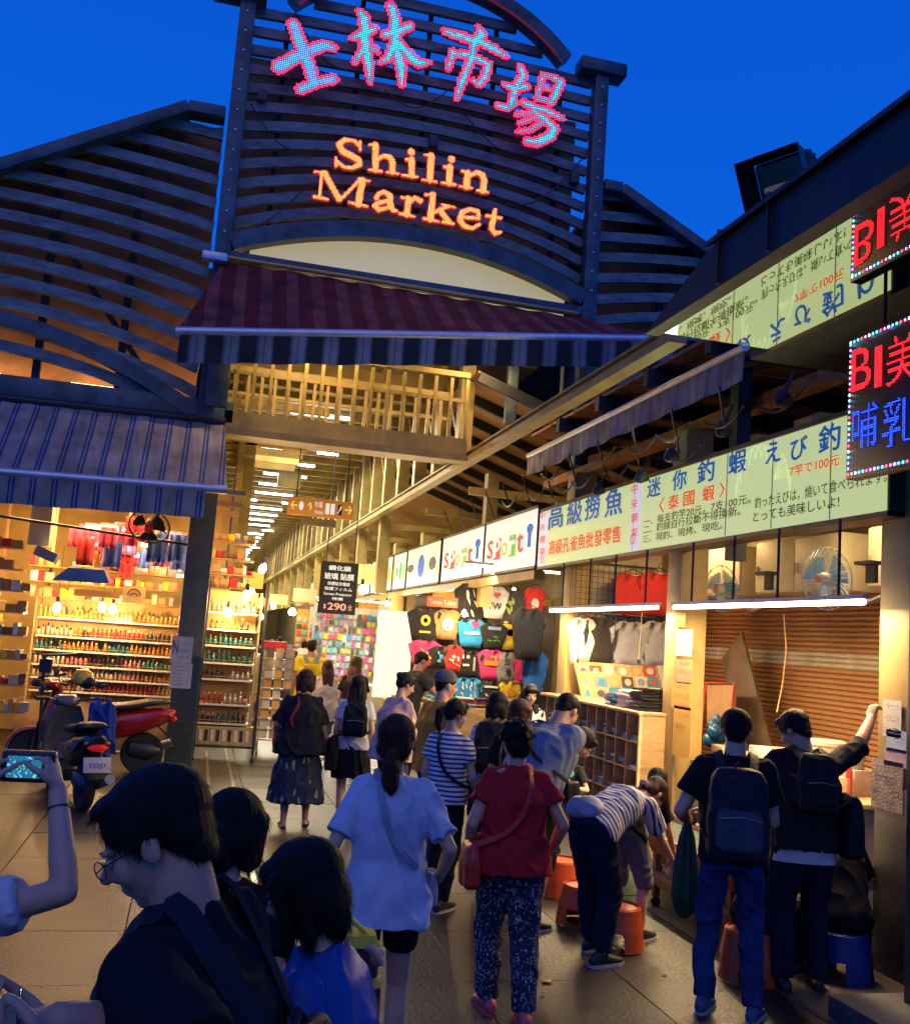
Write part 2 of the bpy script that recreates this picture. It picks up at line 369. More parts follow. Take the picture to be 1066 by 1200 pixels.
# cream panel under the arch, lamplight on it put in as a material glow
mb = MB(); pts = []
for i in range(25):
    x = .2 + 4.75 * i / 24; pts.append(Vector((x, FY + .12, low(x) - .06)))
poly = [Vector((4.95, FY + .12, 6.95)), Vector((.2, FY + .12, 6.95))]
mb.prism(pts + poly, (0, .04, 0)).build('arch_panel', m_cream, fac)
MB().span((XL, FY - .14, 7.0), (XR, FY - .02, 7.14)).build('lintel', m_frame, fac, bevel=.008)
# side wings
def wing(sg, xa, xb, apex_z, slope, flat, arch_x, nslat, z0, board_cols):
    roof = lambda d: apex_z - max(0, d - flat) * slope       # d: distance out from the post
    z = z0; k = 0
    for _ in range(nslat):
        t = max(0, min(1, (z - 5.0) / 4.0)); drop = .62 * (1 - t) + .10
        dmax = abs(xb - xa)
        if z > roof(dmax): dmax = flat + (apex_z - z) / slope - .06
        if dmax > .3:
            e0, e1 = (xa, xa + sg * dmax); x0, x1 = min(e0, e1), max(e0, e1)
            fn = lambda x, z=z, drop=drop: z - drop * min(1.0, abs(x - arch_x) / abs(xa - arch_x)) ** 2 + .1
            sweep(fn, x0, x1, FY + .06 + .004 * (k % 3), .15, .07).build('slat', m_slat, fac)
        z += .295; k += 1
    a = (xa, FY - .02, apex_z); b = (xa + sg * flat, FY - .02, apex_z); c = (xb, FY - .02, roof(abs(xb - xa)))
    MB().bar(a, b, .3, .16).build('verge', m_frame, fac, bevel=.01); MB().bar(b, c, .3, .16).build('verge', m_frame, fac, bevel=.01)
    # roof sheet running back from the verge
    MB().prism([Vector(b) + Vector((0, .1, .1)), Vector(c) + Vector((0, .1, .1)), Vector(c) + Vector((0, 60, .1)), Vector(b) + Vector((0, 60, .1))], (0, 0, .06)).build('roof', m_darkb, fac)
    w = abs(xb - xa); nb = board_cols
    for i in range(nb):
        d0, d1 = w * i / nb, w * (i + 1) / nb; x0, x1 = xa + sg * (d0 + .02), xa + sg * (d1 - .02); zt0, zt1 = roof(d0) + .16, roof(d1) + .16
        MB().prism([(x0, FY + .62, 4.95), (x1, FY + .62, 4.95), (x1, FY + .62, zt1), (x0, FY + .62, zt0)], (0, .05, 0)).build('back_board', m_brown, fac)
        MB().bar((x1, FY + .35, 4.9), (x1, FY + .35, zt1), .1, .1).build('upright', m_darkb, fac)
    MB().bar((xa + sg * .5, FY + .42, 5.1), (xa + sg * 2.4, FY + .42, roof(2.4) - .4), .1, .08).build('brace', m_darkb, fac)
wing(-1, XL - .16, -4.6, 9.13, .57, .5, -3.4, 15, 5.35, 4)
wing(1, XR + .13, 10.4, 9.13, .5, .3, 8.2, 15, 5.2, 4)
sweep(lambda x: 5.78 - .98 * min(1, abs(x + 3.4) / 3.1) ** 2, -4.6, XL - .1, FY - .04, .2, .16, 20).build('lower_arch', m_frame, fac)
MB().span((-4.8, FY - .1, 4.72), (.2, FY + .1, 5.02)).build('sill_beam', m_frame, fac, bevel=.01)
MB().span((-4.8, FY + .3, 4.72), (XL, FY + .34, 5.0)).build('back_board', m_brown, fac)
MB().box((-.05, FY - .22, 5.35), (.3, .1, .9)).build('post', m_frame, fac, bevel=.01)

# ------------------------------------------------------------------ arcade: steel frames, ceiling, posts, upper gallery
m_olive = M('olive_painted_steel', (.36, .28, .09), .5, .1, var=.25, scale=3, bump=.1)
m_olive2 = M('olive_beam_paint', (.42, .31, .09), .5, .1, var=.25, scale=3, bump=.1)
arc = thing('arcade_frame', 'olive painted steel frame of the arcade with its joists, posts and gallery railing', 'steel frame', (1.9, 22, 0))
# long eaves beam over the stalls, running on out over the front stalls
BX, BZ = 3.55, 4.62
MB().span((BX - .03, 7.4, BZ - .06), (BX + .13, 80, BZ + .02)).build('long_beam', m_olive2, arc)
MB().span((BX + .02, 7.4, BZ + .02), (BX + .08, 80, BZ + .07)).build('beam_web', m_olive, arc)
MB().span((BX - .03, 7.4, BZ + .07), (BX + .13, 80, BZ + .095)).build('top_flange', m_olive, arc)
# gallery over the entrance
MB().span((.08, 13.9, 4.66), (BX - .03, 14.1, 4.9)).build('gallery_beam', m_olive, arc)
MB().span((.08, 13.84, 4.56), (BX - .03, 14.16, 4.66)).build('gallery_flange', m_olive2, arc)
MB().span((.08, 14.1, 4.74), (BX - .03, 15.3, 4.84)).build('gallery_floor', m_olive2, arc)
for yy, st in ((14.0, .235), (15.3, .2)):
    x = .2
    while x < 3.5:
        MB().span((x - .025, yy - .025, 4.84), (x + .025, yy + .025, 5.82)).build('baluster', m_olive, arc); x += st
    MB().span((.1, yy - .04, 5.82), (3.52, yy + .04, 5.9)).build('handrail', m_olive, arc)
    MB().span((.1, yy - .018, 5.45), (3.52, yy + .018, 5.5)).build('mid_rail', m_olive, arc)
# lit ceiling far above the gallery
CZ = 6.35
m_ceil = M('ceiling_sheet', (.34, .26, .12), .7, var=.25, scale=1, bump=.1)
MB().span((-1.0, 16, CZ + .35), (5.2, 100, CZ + .4)).build('ceiling_sheet', m_ceil, arc)
y = 17.2; joist = MB().box((0, 0, 0), (4.6, .16, .2)).mesh('joist')
while y < 80:
    share(joist, 'joist', m_olive, (2.0, y, CZ + .12), arc); y += 1.15
for x in (.35, 1.2, 2.7, 3.6): MB().span((x, 16, CZ + .22), (x + .08, 99, CZ + .33)).build('purlin', m_olive2, arc)
# lower bracing deck left of the lights
y = 15.6
while y < 22:
    MB().span((.05, y, 5.35), (1.7, y + .1, 5.47)).build('cross_tie', m_olive2, arc); y += .85
post = MB().box((0, 0, 0), (.22, .22, 2.0)).mesh('upper_post'); y = 15.2
while y < 62:
    share(post, 'upper_post', m_olive, (3.78, y, 5.8), arc)
    if y < 34:
        MB().bar((3.78, y + .1, 5.0), (3.78, y + 1.4, 6.5), .06, .06).build('brace', m_olive, arc)
    y += 1.62
y = 18.6
while y < 60:
    MB().span((3.66, y - .12, 2.9), (3.9, y + .12, 4.6)).build('stall_post', m_olive, arc) if y > 19 else None
    y += 3.1
MB().span((4.6, 16.5, 2.6), (4.8, 16.72, 4.9)).build('stall_post', m_olive, arc)
MB().span((4.62, 8.2, 2.9), (4.76, 8.34, 4.9)).build('hanger_post', m_darkb, arc)
# roof timbers seen between balcony and canopy beam, lit warm
m_soffit = M('soffit_board', (.42, .22, .06), .6, var=.3, scale=1.5, bump=.2)
for i in range(9):
    y0 = 14.6 + i * 1.15
    MB().prism([(3.8, y0, 6.1), (8.0, y0, 4.7), (8.0, y0 + 1.05, 4.7), (3.8, y0 + 1.05, 6.1)], (0, 0, .04)).build('soffit_board', m_soffit, arc)
    MB().bar((3.8, y0 - .05, 6.02), (8.0, y0 - .05, 4.62), .09, .16).build('rafter', m_darkb, arc)
for (px, py0, py1, yy) in ((597, 425, 490, 14.6), (663, 425, 462, 13.4)):
    a = P(px, py1, y=yy); b = P(px + 3, py0 - 30, y=yy)
    MB().bar((a.x, yy, a.z - .1), (a.x, yy, b.z), .16, .14).build('hall_post', m_frame, arc, bevel=.008)
# deck over the front right stalls, with beams
for i in range(8):
    y0 = 6.9 + i * .92
    MB().span((4.6, y0 + .015, 5.12), (7.2, y0 + .9, 5.16)).build('canopy_board', m_brown, arc)
for y in (7.2, 8.6, 10.0, 11.4, 12.8):
    MB().span((4.5, y - .06, 4.92), (7.2, y + .06, 5.11)).build('canopy_beam', m_darkb, arc)
MB().span((4.75, 6.9, 4.3), (4.9, 14, 4.42)).build('canopy_purlin', m_brown, arc)
for y in [7.6 + .9 * i for i in range(12)]:
    MB().cone((4.1, y, 4.3), (4.35, y + .3, 3.95), .012, .012, 6).build('hanger_rod', m_darkb, arc)

# ceiling tubes of the arcade: each a crosswise batten
m_tube = E('cool_tube', (.82, .93, 1.0), 14.0); m_batten = M('batten_white', (.6, .6, .55), .5)
tub = MB().cone((-.6, 0, 0), (.6, 0, 0), .03, .03, 8).mesh('tube'); bat = MB().box((0, 0, .055), (1.24, .09, .05)).mesh('batten')
y = 20.0; i = 0; ORD = ['first', 'second', 'third', 'fourth', 'fifth', 'sixth', 'seventh', 'eighth']
while y < 98:
    gap = 2.15
    t = thing('ceiling_light', ('crosswise ceiling tube of the arcade, %s from the gallery' % ORD[i]) if i < 8 else 'small far ceiling tube in the row receding down the arcade', 'ceiling light', (2.0, y, CZ - .06), 'ceiling tubes down the arcade')
    if i % 5 == 2:
        for dx in (-.75, .75): share(tub, 'tube', m_tube, (2.0 + dx * .9, y, CZ - .06), t, scale=(.42, 1, 1))
        share(bat, 'batten', m_batten, (2.0, y, CZ - .06), t)
    else:
        share(tub, 'tube', m_tube, (2.0, y, CZ - .06), t); share(bat, 'batten', m_batten, (2.0, y, CZ - .06), t)
    if i in (0, 1, 2, 4, 6, 9, 12, 16, 21, 27): area_lamp('tube_light', (2.0, y, CZ - .14), 1.2, 230 if i < 5 else 420, (1., .86, .6), sy=.8)
    y += gap; i += 1
# hanging loudspeaker boxes between the tubes
for i, y in enumerate((20.4, 27.5)):
    MB().box((2.05, y, CZ - .32), (.62, .3, .45)).build('ceiling_fan_box', m_olive, bevel=.02, label='%s boxy grey air unit hung between the arcade ceiling tubes' % ('near' if i == 0 else 'far'), cat='air unit')

# closed roof and wall over the right stalls so the row reads as one hall
MB().prism([(3.9, 24.8, 6.3), (8.2, 24.8, 4.6), (8.2, 98, 4.6), (3.9, 98, 6.3)], (0, 0, .05)).build('side_roof', m_soffit, arc)
MB().span((7.45, 5.6, 0), (7.6, 98, 5.3)).build('outer_wall', m_olive2, arc)
for i in range(12):
    MB().span((3.95, 15.2 + i * 3.1, 4.3), (7.4, 15.3 + i * 3.1, 4.42)).build('tie_beam', m_olive2, arc)
# unseen tubes added for brightness: under the maroon awning, and behind the left slats
m_wt = E('fill_tube', (1, .72, .4), 8)
for i, (a, b, pw, lb) in enumerate((((.6, 13.6, 6.35), (1.9, 13.6, 6.35), 70, 'left fill tube added out of sight under the maroon awning'), ((3.0, 13.6, 6.35), (4.3, 13.6, 6.35), 55, 'right fill tube added out of sight under the maroon awning'), ((-3.9, 14.45, 5.12), (-2.9, 14.45, 5.12), 9, 'outer unseen fill tube on the sill behind the left slats'), ((-2.0, 14.45, 5.12), (-1.0, 14.45, 5.12), 8, 'inner unseen fill tube on the sill behind the left slats'))):
    t = thing('fill_tube_lamp', 'warm ' + lb, 'tube light', a); MB().cone(a, b, .02, .02, 8).build('tube', m_wt, t); MB().bar(Vector(a) + Vector((0, .02, .04 if i < 2 else -.04)), Vector(b) + Vector((0, .02, .04 if i < 2 else -.04)), .05, .03).build('batten', m_batten, t)
    o = area_lamp('fill_tube_light', ((a[0] + b[0]) / 2, a[1] + (.05 if i < 2 else -.1), a[2] + (-.03 if i < 2 else .05)), 1.0 if i < 2 else 2.0, pw, (1, .62, .28), sy=.06, rot=(R(25) if i < 2 else R(180 - 55), 0, 0))

MB().span((-.1, 15.6, 4.42), (.02, 98, 6.7)).build('upper_wall', m_olive2, arc)
MB().span((.42, 18.3, 0), (.54, 19.05, 6.7)).build('side_wall', m_olive2, arc)
MB().span((-4.2, 18.6, 4.42), (-.1, 18.7, 8.5)).build('inner_wall', m_brown, arc)
# ------------------------------------------------------------------ lit lettering on the gable
def strokes_sign(name, label, strokes, ox, oy, sc, border, pitch, y, inner, outer, plate):
    """brush strokes given as (x, y, half width) on the crop they were read from"""
    t = None; segs = []
    for st in strokes:
        pts = [(P(ox + a[0] / sc, oy + a[1] / sc, y=y), (a[2] + (3 if isinstance(inner, tuple) and a[2] > 9 else 0)) / sc) for a in st]
        k = (P(ox + st[0][0] / sc + 1, oy + st[0][1] / sc, y=y) - P(ox + st[0][0] / sc, oy + st[0][1] / sc, y=y)).length
        pts = [(p.x, p.z, w * k) for p, w in pts]
        if len(pts) == 1: pts = pts * 2
        segs += [(pts[i], pts[i + 1]) for i in range(len(pts) - 1)]
    a = np.array([[s[0], s[1]] for s in segs]); xs = a[:, :, 0]; zs = a[:, :, 1]
    x0, x1, z0, z1 = xs.min() - .3, xs.max() + .3, zs.min() - .3, zs.max() + .3
    gx, gz = np.meshgrid(np.arange(x0, x1, pitch), np.arange(z0, z1, pitch)); d = np.full(gx.shape, 9.)
    for (ax, az, aw), (bx, bz, bw) in segs:
        vx, vz = bx - ax, bz - az; L2 = max(1e-9, vx * vx + vz * vz); u = np.clip(((gx - ax) * vx + (gz - az) * vz) / L2, 0, 1)
        d = np.minimum(d, np.hypot(gx - ax - u * vx, gz - az - u * vz) - (aw + (bw - aw) * u))
    t = thing(name, label, 'sign letter', ((x0 + x1) / 2, y, z0))
    mb = MB()
    for n_, ((ax, az, aw), (bx, bz, bw)) in enumerate(segs):
        o = y + .02 + .0015 * n_; A, B = Vector((ax, o, az)), Vector((bx, o, bz)); v = (B - A); v = v.normalized() if v.length > 1e-6 else Vector((1, 0, 0)); s = Vector((-v.z, 0, v.x)); ra, rb = aw + border * .8, bw + border * .8
        poly = [A + (-v * math.cos(q) + s * math.sin(q)) * ra for q in np.linspace(-PI / 2, PI / 2, 7)] + [B + (v * math.cos(q) + s * math.sin(q)) * rb for q in np.linspace(PI / 2, -PI / 2, 7)]
        mb.prism(poly, (0, .05, 0))
    mb.build('letter_tray', plate, t)
    ins = d < .006
    edge = (~ins) & (d < border)
    g = lambda m_: [(x, y, z) for x, z in zip(gx[m_], gz[m_])]
    rnd = np.random.rand(*gx.shape)
    if isinstance(inner, (list, tuple)):
        core = ins & (d < -pitch * .62) & (rnd > .05); rim = ins & ~core
        dots(g(core), pitch * .40, 'led_core', inner[0], t, (0, -1, 0), kind='stuff'); dots(g(rim), pitch * .36, 'led_rim', inner[1], t, (0, -1, 0), kind='stuff')
    else: dots(g(ins), pitch * .42, 'led_core', inner, t, (0, -1, 0), kind='stuff')
    dots(g(edge), pitch * .42, 'led_edge', outer, t, (0, -1, 0), kind='stuff')
    return t
e_blue = E('led_blue', (.05, .36, 1.0), 3.0); e_white = E('led_white', (.35, .62, 1.0), 1.1); e_pink = E('led_red', (1., .015, .07), 2.4)
e_tray = E('tray_red', (.5, .02, .12), .12, (.1, .02, .05))
cyan = E('led_cyan', (.03, .62, .85), 2.6)
LY = 13.78
H1 = [[(180, 150, 24), (225, 270, 28), (265, 370, 28), (310, 510, 24)], [(90, 415, 30), (240, 330, 26), (370, 280, 22), (430, 295, 12)], [(225, 555, 20), (320, 515, 18), (430, 490, 18)]]
H2 = [[(590, 65, 8), (625, 110, 22), (630, 300, 24), (650, 400, 18), (660, 510, 7)], [(545, 235, 7), (620, 210, 20), (690, 175, 9)], [(620, 300, 14), (560, 390, 5)], [(650, 300, 10), (700, 305, 8), (705, 320, 5)],
      [(790, 40, 20), (815, 110, 20), (815, 280, 24), (850, 400, 22), (855, 530, 7)], [(750, 215, 12), (815, 200, 20), (910, 160, 12)], [(800, 290, 16), (770, 360, 12), (725, 385, 5)], [(840, 270, 18), (910, 350, 22), (960, 390, 18), (1030, 385, 5)]]
H3 = [[(360, 65, 8), (378, 120, 24), (330, 175, 20)], [(130, 95, 12), (230, 130, 17), (370, 170, 17), (470, 218, 17), (545, 268, 9)], [(330, 170, 14), (310, 290, 15), (255, 420, 15), (207, 560, 8)], [(180, 240, 12), (150, 355, 8)], [(180, 245, 12), (310, 265, 12), (430, 325, 13)], [(430, 325, 13), (400, 420, 16), (360, 460, 12), (320, 435, 6)]]
H4 = [[(650, 345, 11), (670, 400, 17), (610, 500, 17), (590, 590, 11)], [(540, 465, 9), (600, 490, 16), (690, 480, 12)], [(490, 610, 9), (560, 625, 12), (620, 590, 9)],
      [(805, 400, 8), (765, 560, 8)], [(805, 400, 8), (870, 412, 9), (930, 445, 11)], [(930, 445, 12), (890, 540, 14), (855, 600, 8)], [(812, 480, 5), (850, 500, 5)], [(770, 562, 7), (850, 580, 7)], [(670, 590, 10), (750, 625, 12), (850, 655, 11), (940, 700, 8)],
      [(740, 650, 10), (820, 705, 12), (888, 770, 17), (858, 822, 20), (770, 865, 18), (690, 858, 10)], [(720, 660, 6), (620, 672, 4)], [(760, 690, 6), (640, 732, 4)], [(810, 722, 8), (720, 780, 6), (630, 792, 4)]]
for nm, st, ox, oy, sc, lb, inn in (('sign_character', H1, 310, 0, 5.33, 'first character 士 in blue lamps with red rim on the gable', e_blue), ('sign_character', H2, 310, 0, 5.33, 'second character 林 in blue lamps with red rim on the gable', cyan),
                                    ('sign_character', H3, 500, 20, 5.922, 'third character 市 in blue lamps with red rim on the gable', cyan), ('sign_character', H4, 500, 20, 5.922, 'fourth character 場 in blue lamps with red rim on the gable', cyan)):
    strokes_sign(nm, lb, st, ox, oy, sc, .044, .0285, LY, (inn, e_white), e_pink, e_tray)
S = dict(
 S=[[(272, 95, 5), (245, 64, 5), (195, 58, 8), (165, 85, 11), (185, 120, 13), (235, 145, 13), (268, 165, 12), (272, 188, 9), (235, 206, 5), (190, 200, 5), (155, 172, 5)], [(275, 68, 3), (276, 112, 3)], [(150, 152, 3), (150, 196, 3)]],
 h=[[(355, 85, 12), (355, 215, 12)], [(325, 85, 3), (355, 82, 3)], [(322, 215, 3), (388, 224, 3)], [(365, 162, 5), (400, 142, 7), (430, 150, 10), (443, 175, 12), (443, 226, 12)], [(415, 228, 3), (472, 236, 3)]],
 i=[[(540, 122, 14), (541, 123, 14)], [(543, 162, 12), (543, 245, 12)], [(515, 162, 3), (545, 162, 3)], [(495, 243, 3), (572, 253, 3)]],
 l=[[(645, 140, 12), (638, 268, 12)], [(612, 138, 3), (648, 140, 3)], [(600, 266, 3), (672, 279, 3)]],
 i2=[[(750, 160, 14), (751, 161, 14)], [(742, 202, 12), (738, 285, 12)], [(712, 200, 3), (742, 201, 3)], [(700, 283, 3), (770, 294, 3)]],
 n=[[(835, 232, 12), (828, 305, 12)], [(805, 222, 3), (838, 228, 3)], [(793, 301, 3), (855, 311, 3)], [(845, 248, 5), (880, 228, 8), (912, 242, 11), (920, 270, 12), (914, 325, 12)], [(885, 322, 3), (940, 333, 3)]],
 M=[[(76, 230, 4), (65, 358, 4)], [(40, 225, 3), (100, 231, 3)], [(33, 355, 3), (106, 369, 3)], [(90, 232, 11), (165, 368, 11)], [(270, 272, 4), (170, 373, 4)], [(287, 270, 13), (265, 395, 13)], [(268, 263, 3), (322, 274, 3)], [(218, 385, 3), (312, 406, 3)]],
 a=[[(360, 362, 8), (370, 340, 6), (400, 331, 8), (430, 350, 11), (432, 400, 12), (445, 425, 8), (466, 430, 4)], [(425, 375, 5), (375, 387, 8), (350, 403, 8), (372, 425, 7), (425, 410, 5)]],
 r=[[(525, 365, 12), (518, 448, 12)], [(490, 360, 3), (528, 363, 3)], [(480, 443, 3), (556, 459, 3)], [(532, 388, 5), (560, 360, 7), (588, 377, 10)]],
 k=[[(655, 345, 12), (640, 473, 12)], [(616, 345, 3), (660, 344, 3)], [(605, 470, 3), (682, 485, 3)], [(660, 437, 5), (735, 405, 5)], [(703, 398, 3), (766, 411, 3)], [(690, 425, 10), (735, 484, 10)], [(705, 487, 3), (762, 497, 3)]],
 e=[[(803, 460, 5), (893, 470, 5), (888, 432, 7), (848, 420, 7), (805, 437, 9), (793, 475, 10), (815, 508, 9), (860, 520, 6), (895, 500, 4)]],
 t=[[(978, 425, 6), (968, 470, 10), (958, 520, 11), (975, 547, 8), (1005, 540, 4)], [(932, 455, 4), (1008, 466, 4)]])
e_amb = E('led_amber', (1., .47, .03), 2.4); e_dor = E('led_deep_orange', (1., .06, .0), 1.6); e_trayo = E('tray_orange', (.9, .08, 0.), .22, (.2, .05, .02))
ordn = {'i': 'first letter i', 'i2': 'second letter i'}
for kx, st in S.items():
    strokes_sign('sign_letter', 'amber lamp %s in the words on the gable' % ordn.get(kx, 'letter ' + kx), st, 360, 150, 4.44, .02, .0175, LY, e_amb, e_dor, e_trayo)

# ------------------------------------------------------------------ awnings
m_awn_l = bands('blue_striped_canvas', [(0, (.27, .25, .24)), (.42, (.015, .05, .2)), (.52, (.24, .24, .27)), (.60, (.015, .05, .2)), (.72, (.27, .25, .24))], .24, 'X', dirt=.35)
m_awn_r = bands('maroon_striped_canvas', [(0, (.24, .008, .006)), (.55, (.36, .07, .05))], .34, 'X', dirt=.5, warp=.05)
m_val_r = bands('black_white_valance', [(0, (.012, .012, .016)), (.42, (.10, .11, .13)), (.5, (.21, .22, .24)), (.62, (.12, .13, .15)), (.68, (.21, .22, .24)), (.86, (.10, .11, .13)), (.92, (.012, .012, .016))], .40, 'X', dirt=.3)
m_alu = M('aluminium', (.6, .62, .68), .35, .7, var=.15)
def canvas(A, B, C_, D, nx, ny, sag, thick=.006):
    """quad A B (top) C D (bottom) with gentle folds"""
    mb = MB(); vs = []
    for j in range(ny + 1):
        for i in range(nx + 1):
            u, v = i / nx, j / ny; p = A.lerp(B, u).lerp(D.lerp(C_, u), v); p = p + Vector((0, -.3, -1)) * (sag * math.sin(PI * v) * (1 + .5 * math.sin(u * 23)) + .012 * math.sin(u * 61 + v * 3)); vs.append(p)
    n = len(vs); fs = [(j * (nx + 1) + i, j * (nx + 1) + i + 1, (j + 1) * (nx + 1) + i + 1, (j + 1) * (nx + 1) + i) for j in range(ny) for i in range(nx)]
    mb.add(vs + [v + Vector((0, .3, -1)).normalized() * thick for v in vs], fs + [tuple(reversed([a + n for a in f])) for f in fs]); return mb
def valance(A, B, h, n, wave, mat, parent, kick=.0, name='valance'):
    mb = MB(); vs = []; d = (B - A); nd = Vector((d.y, -d.x, 0)).normalized()
    for i in range(n + 1):
        u = i / n; p = A.lerp(B, u); w = math.sin(u * d.length * 9) * wave
        vs += [p, p + Vector((0, 0, -h * .5)) + nd * (w * .5 + kick), p + Vector((0, 0, -h - .012 * abs(math.sin(u * d.length * 4)))) + nd * (w + kick * 1.5)]
    m_ = len(vs); fs = [(i * 3 + j, i * 3 + j + 1, i * 3 + j + 4, i * 3 + j + 3) for i in range(n) for j in (0, 1)]
    mb.add(vs + [v + nd * .004 for v in vs], fs + [tuple(reversed([a + m_ for a in f])) for f in fs]); return mb.build(name, mat, parent)
aw = thing('striped_awning', 'grey and blue striped canvas awning over the shop at the left corner', 'awning', (-1.7, 13.4, 3.8))
A, B = P(-60, 462, y=13.88), P(264, 497, y=13.88); D, C_ = P(-60, 548, y=12.75), P(266, 574, y=12.75)
canvas(A, B, C_, D, 40, 8, .015).build('canvas', m_awn_l, aw)
MB().cone(D, C_, .055, .055, 12).build('front_bar', m_alu, aw, smooth='a'); valance(D - Vector((0, .03, .03)), C_ - Vector((.25, .03, .03)), .34, 60, .012, m_awn_l, aw)
MB().cone(A + Vector((0, .02, .03)), B + Vector((0, .02, .03)), .06, .06, 12).build('roller', m_darkb, aw)
aw = thing('maroon_awning', 'wide maroon striped awning with dark scalloped valance below the lit arch', 'awning', (2.6, 13, 6.0))
A, B = P(262, 306, y=13.8), P(676, 372, y=13.8); D, C_ = P(206, 388, y=12.3), P(800, 398, y=12.0)
canvas(A, B, C_, D, 60, 10, .03).build('canvas', m_awn_r, aw)
MB().cone(D, C_, .06, .06, 12).build('front_bar', m_alu, aw, smooth='a'); valance(D - Vector((-.05, .03, .03)), C_ - Vector((.05, .03, .03)), .36, 110, .02, m_val_r, aw)
m_warmbar = M('brass_rail', (.6, .35, .12), .35, .6)
MB().cone(A + Vector((0, -.03, .05)), B + Vector((0, -.03, .05)), .035, .035, 10).build('roller', m_warmbar, aw)
for p, q in ((A, D), (B, C_)): MB().bar(p - Vector((0, .05, .1)), (p + q) / 2 - Vector((0, 0, .35)), .05, .05).build('folding_arm', m_alu, aw)
MB().box(A + Vector((-.12, -.1, .0)), (.34, .16, .12)).build('motor_box', m_alu, aw, bevel=.02)
# sloping awning over the right hand stalls, seen from below
m_awn_s = bands('grey_check_canvas', [(0, (.3, .29, .27)), (.3, (.05, .08, .2)), (.38, (.3, .29, .27)), (.5, (.05, .08, .2)), (.55, (.3, .29, .27))], .2, 'Y', dirt=.4)
aw = thing('side_awning', 'weathered check awning hanging along the right stalls under the canopy', 'awning', (4.3, 9.5, 4.3))
MB().prism([(4.2, 7.36, 4.62), (4.2, 13.1, 4.62), (4.74, 13.1, 4.82), (4.74, 7.36, 4.82)], (0, 0, .006)).build('canvas', m_awn_s, aw)
MB().cone((4.2, 7.36, 4.6), (4.2, 13.1, 4.6), .035, .035, 10).build('front_bar', m_alu, aw)
valance(Vector((4.2, 13.1, 4.58)), Vector((4.2, 7.36, 4.58)), .26, 70, .02, m_awn_s, aw)
for y in (7.9, 9.6, 11.6): MB().bar((4.22, y, 4.56), (4.75, y + .2, 4.72), .04, .04).build('folding_arm', m_warmbar, aw)

# ------------------------------------------------------------------ mirror soffit and eave at the right corner
m_mirror = M('polished_soffit', (.8, .82, .72), .0, 1.0, var=.02, bump=.003, bscale=2)
for l_ in list(m_mirror.node_tree.links):
    if l_.to_socket.name == 'Roughness': m_mirror.node_tree.links.remove(l_)
m_mirror.node_tree.nodes['Principled BSDF'].inputs['Roughness'].default_value = .015
SOF = 4.245
eave = thing('corner_eave', 'dark fascia eave with a mirror bright soffit over the lit shop sign', 'eave', (3.8, 4.5, SOF))

# wiring of the lit letters, junction boxes and bolts on the gable
m_wire = M('grey_wire', (.05, .05, .055), .5)
for i, (x0, z0_, x1, z1_, sg, place) in enumerate(((.5, 10.9, 1.4, 10.2, .25, 'left of the first character'), (1.9, 10.0, 2.9, 10.25, .3, 'below the second character'), (3.1, 9.9, 4.4, 9.5, .28, 'below the third character'), (.0, 9.4, 1.0, 8.9, .3, 'left of the word Shilin'), (3.4, 8.7, 5.1, 9.6, .5, 'right of the word Market'), (-.1, 7.3, .9, 8.3, .1, 'left of the word Market'))):
    MB().tube([(x0 + (x1 - x0) * u, FY - .03, z0_ + (z1_ - z0_) * u - sg * math.sin(PI * u)) for u in np.linspace(0, 1, 12)], .011, 5).build('sign_cable', m_wire, label='sagging cable on the gable slats ' + place, cat='cable')
for x, z in ((.15, 9.55), (4.95, 9.2), (2.7, 9.35)): MB().box((x, FY - .02, z), (.14, .08, .18)).build('junction_box', m_gris if 'm_gris' in globals() else m_wire, fac, bevel=.008)
bolt = MB().lathe((0, 0, 0), [(.018, 0), (.018, .012), (.01, .016)], 6, ax=(0, -1, 0)).mesh('bolt')
for x in (XL, XR):
    for k in range(12): share(bolt, 'bolt', m_alu, (x, FY - .151, 7.4 + k * .3), fac)
MB().span((2.955, -1.2, SOF), (3.84, 6.33, SOF + .02)).build('soffit', m_mirror, eave)
mf = M('dark_fascia', (.02, .028, .036), .5, .3, var=.3)
MB().prism([(2.84, 6.36, SOF - .02), (2.84, 5.45, SOF + .27), (2.84, -1.2, SOF + .27), (2.84, -1.2, SOF - .02)], (.11, 0, 0)).build('fascia', mf, eave)
MB().prism([(2.80, 5.45, SOF + .27), (2.80, -1.2, SOF + .27), (2.95, -1.2, SOF + .33), (2.95, 5.45, SOF + .33)], (0, 0, .03)).build('gutter', m_darkb, eave)
MB().prism([(2.88, 5.45, SOF + .30), (2.88, -1.2, SOF + .30), (7.5, -1.2, SOF + .32), (7.5, 5.45, SOF + .32)], (0, 0, .03)).build('roof', m_darkb, eave)
MB().prism([(2.9, 6.35, SOF + .02), (7.4, 6.35, SOF + .02), (7.4, 5.5, SOF + .28), (2.9, 5.5, SOF + .28)], (0, .02, 0)).build('end_board', m_darkb, eave)
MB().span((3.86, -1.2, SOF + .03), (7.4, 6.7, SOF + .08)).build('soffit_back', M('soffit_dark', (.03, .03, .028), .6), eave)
MB().box((3.3, 5.2, SOF + .42), (.05, .02, .3)).build('strap', m_darkb, eave)
for y in (4.75, 5.3): MB().box((2.82, y, SOF + .16), (.02, .02, .34)).build('strap', m_darkb, eave)

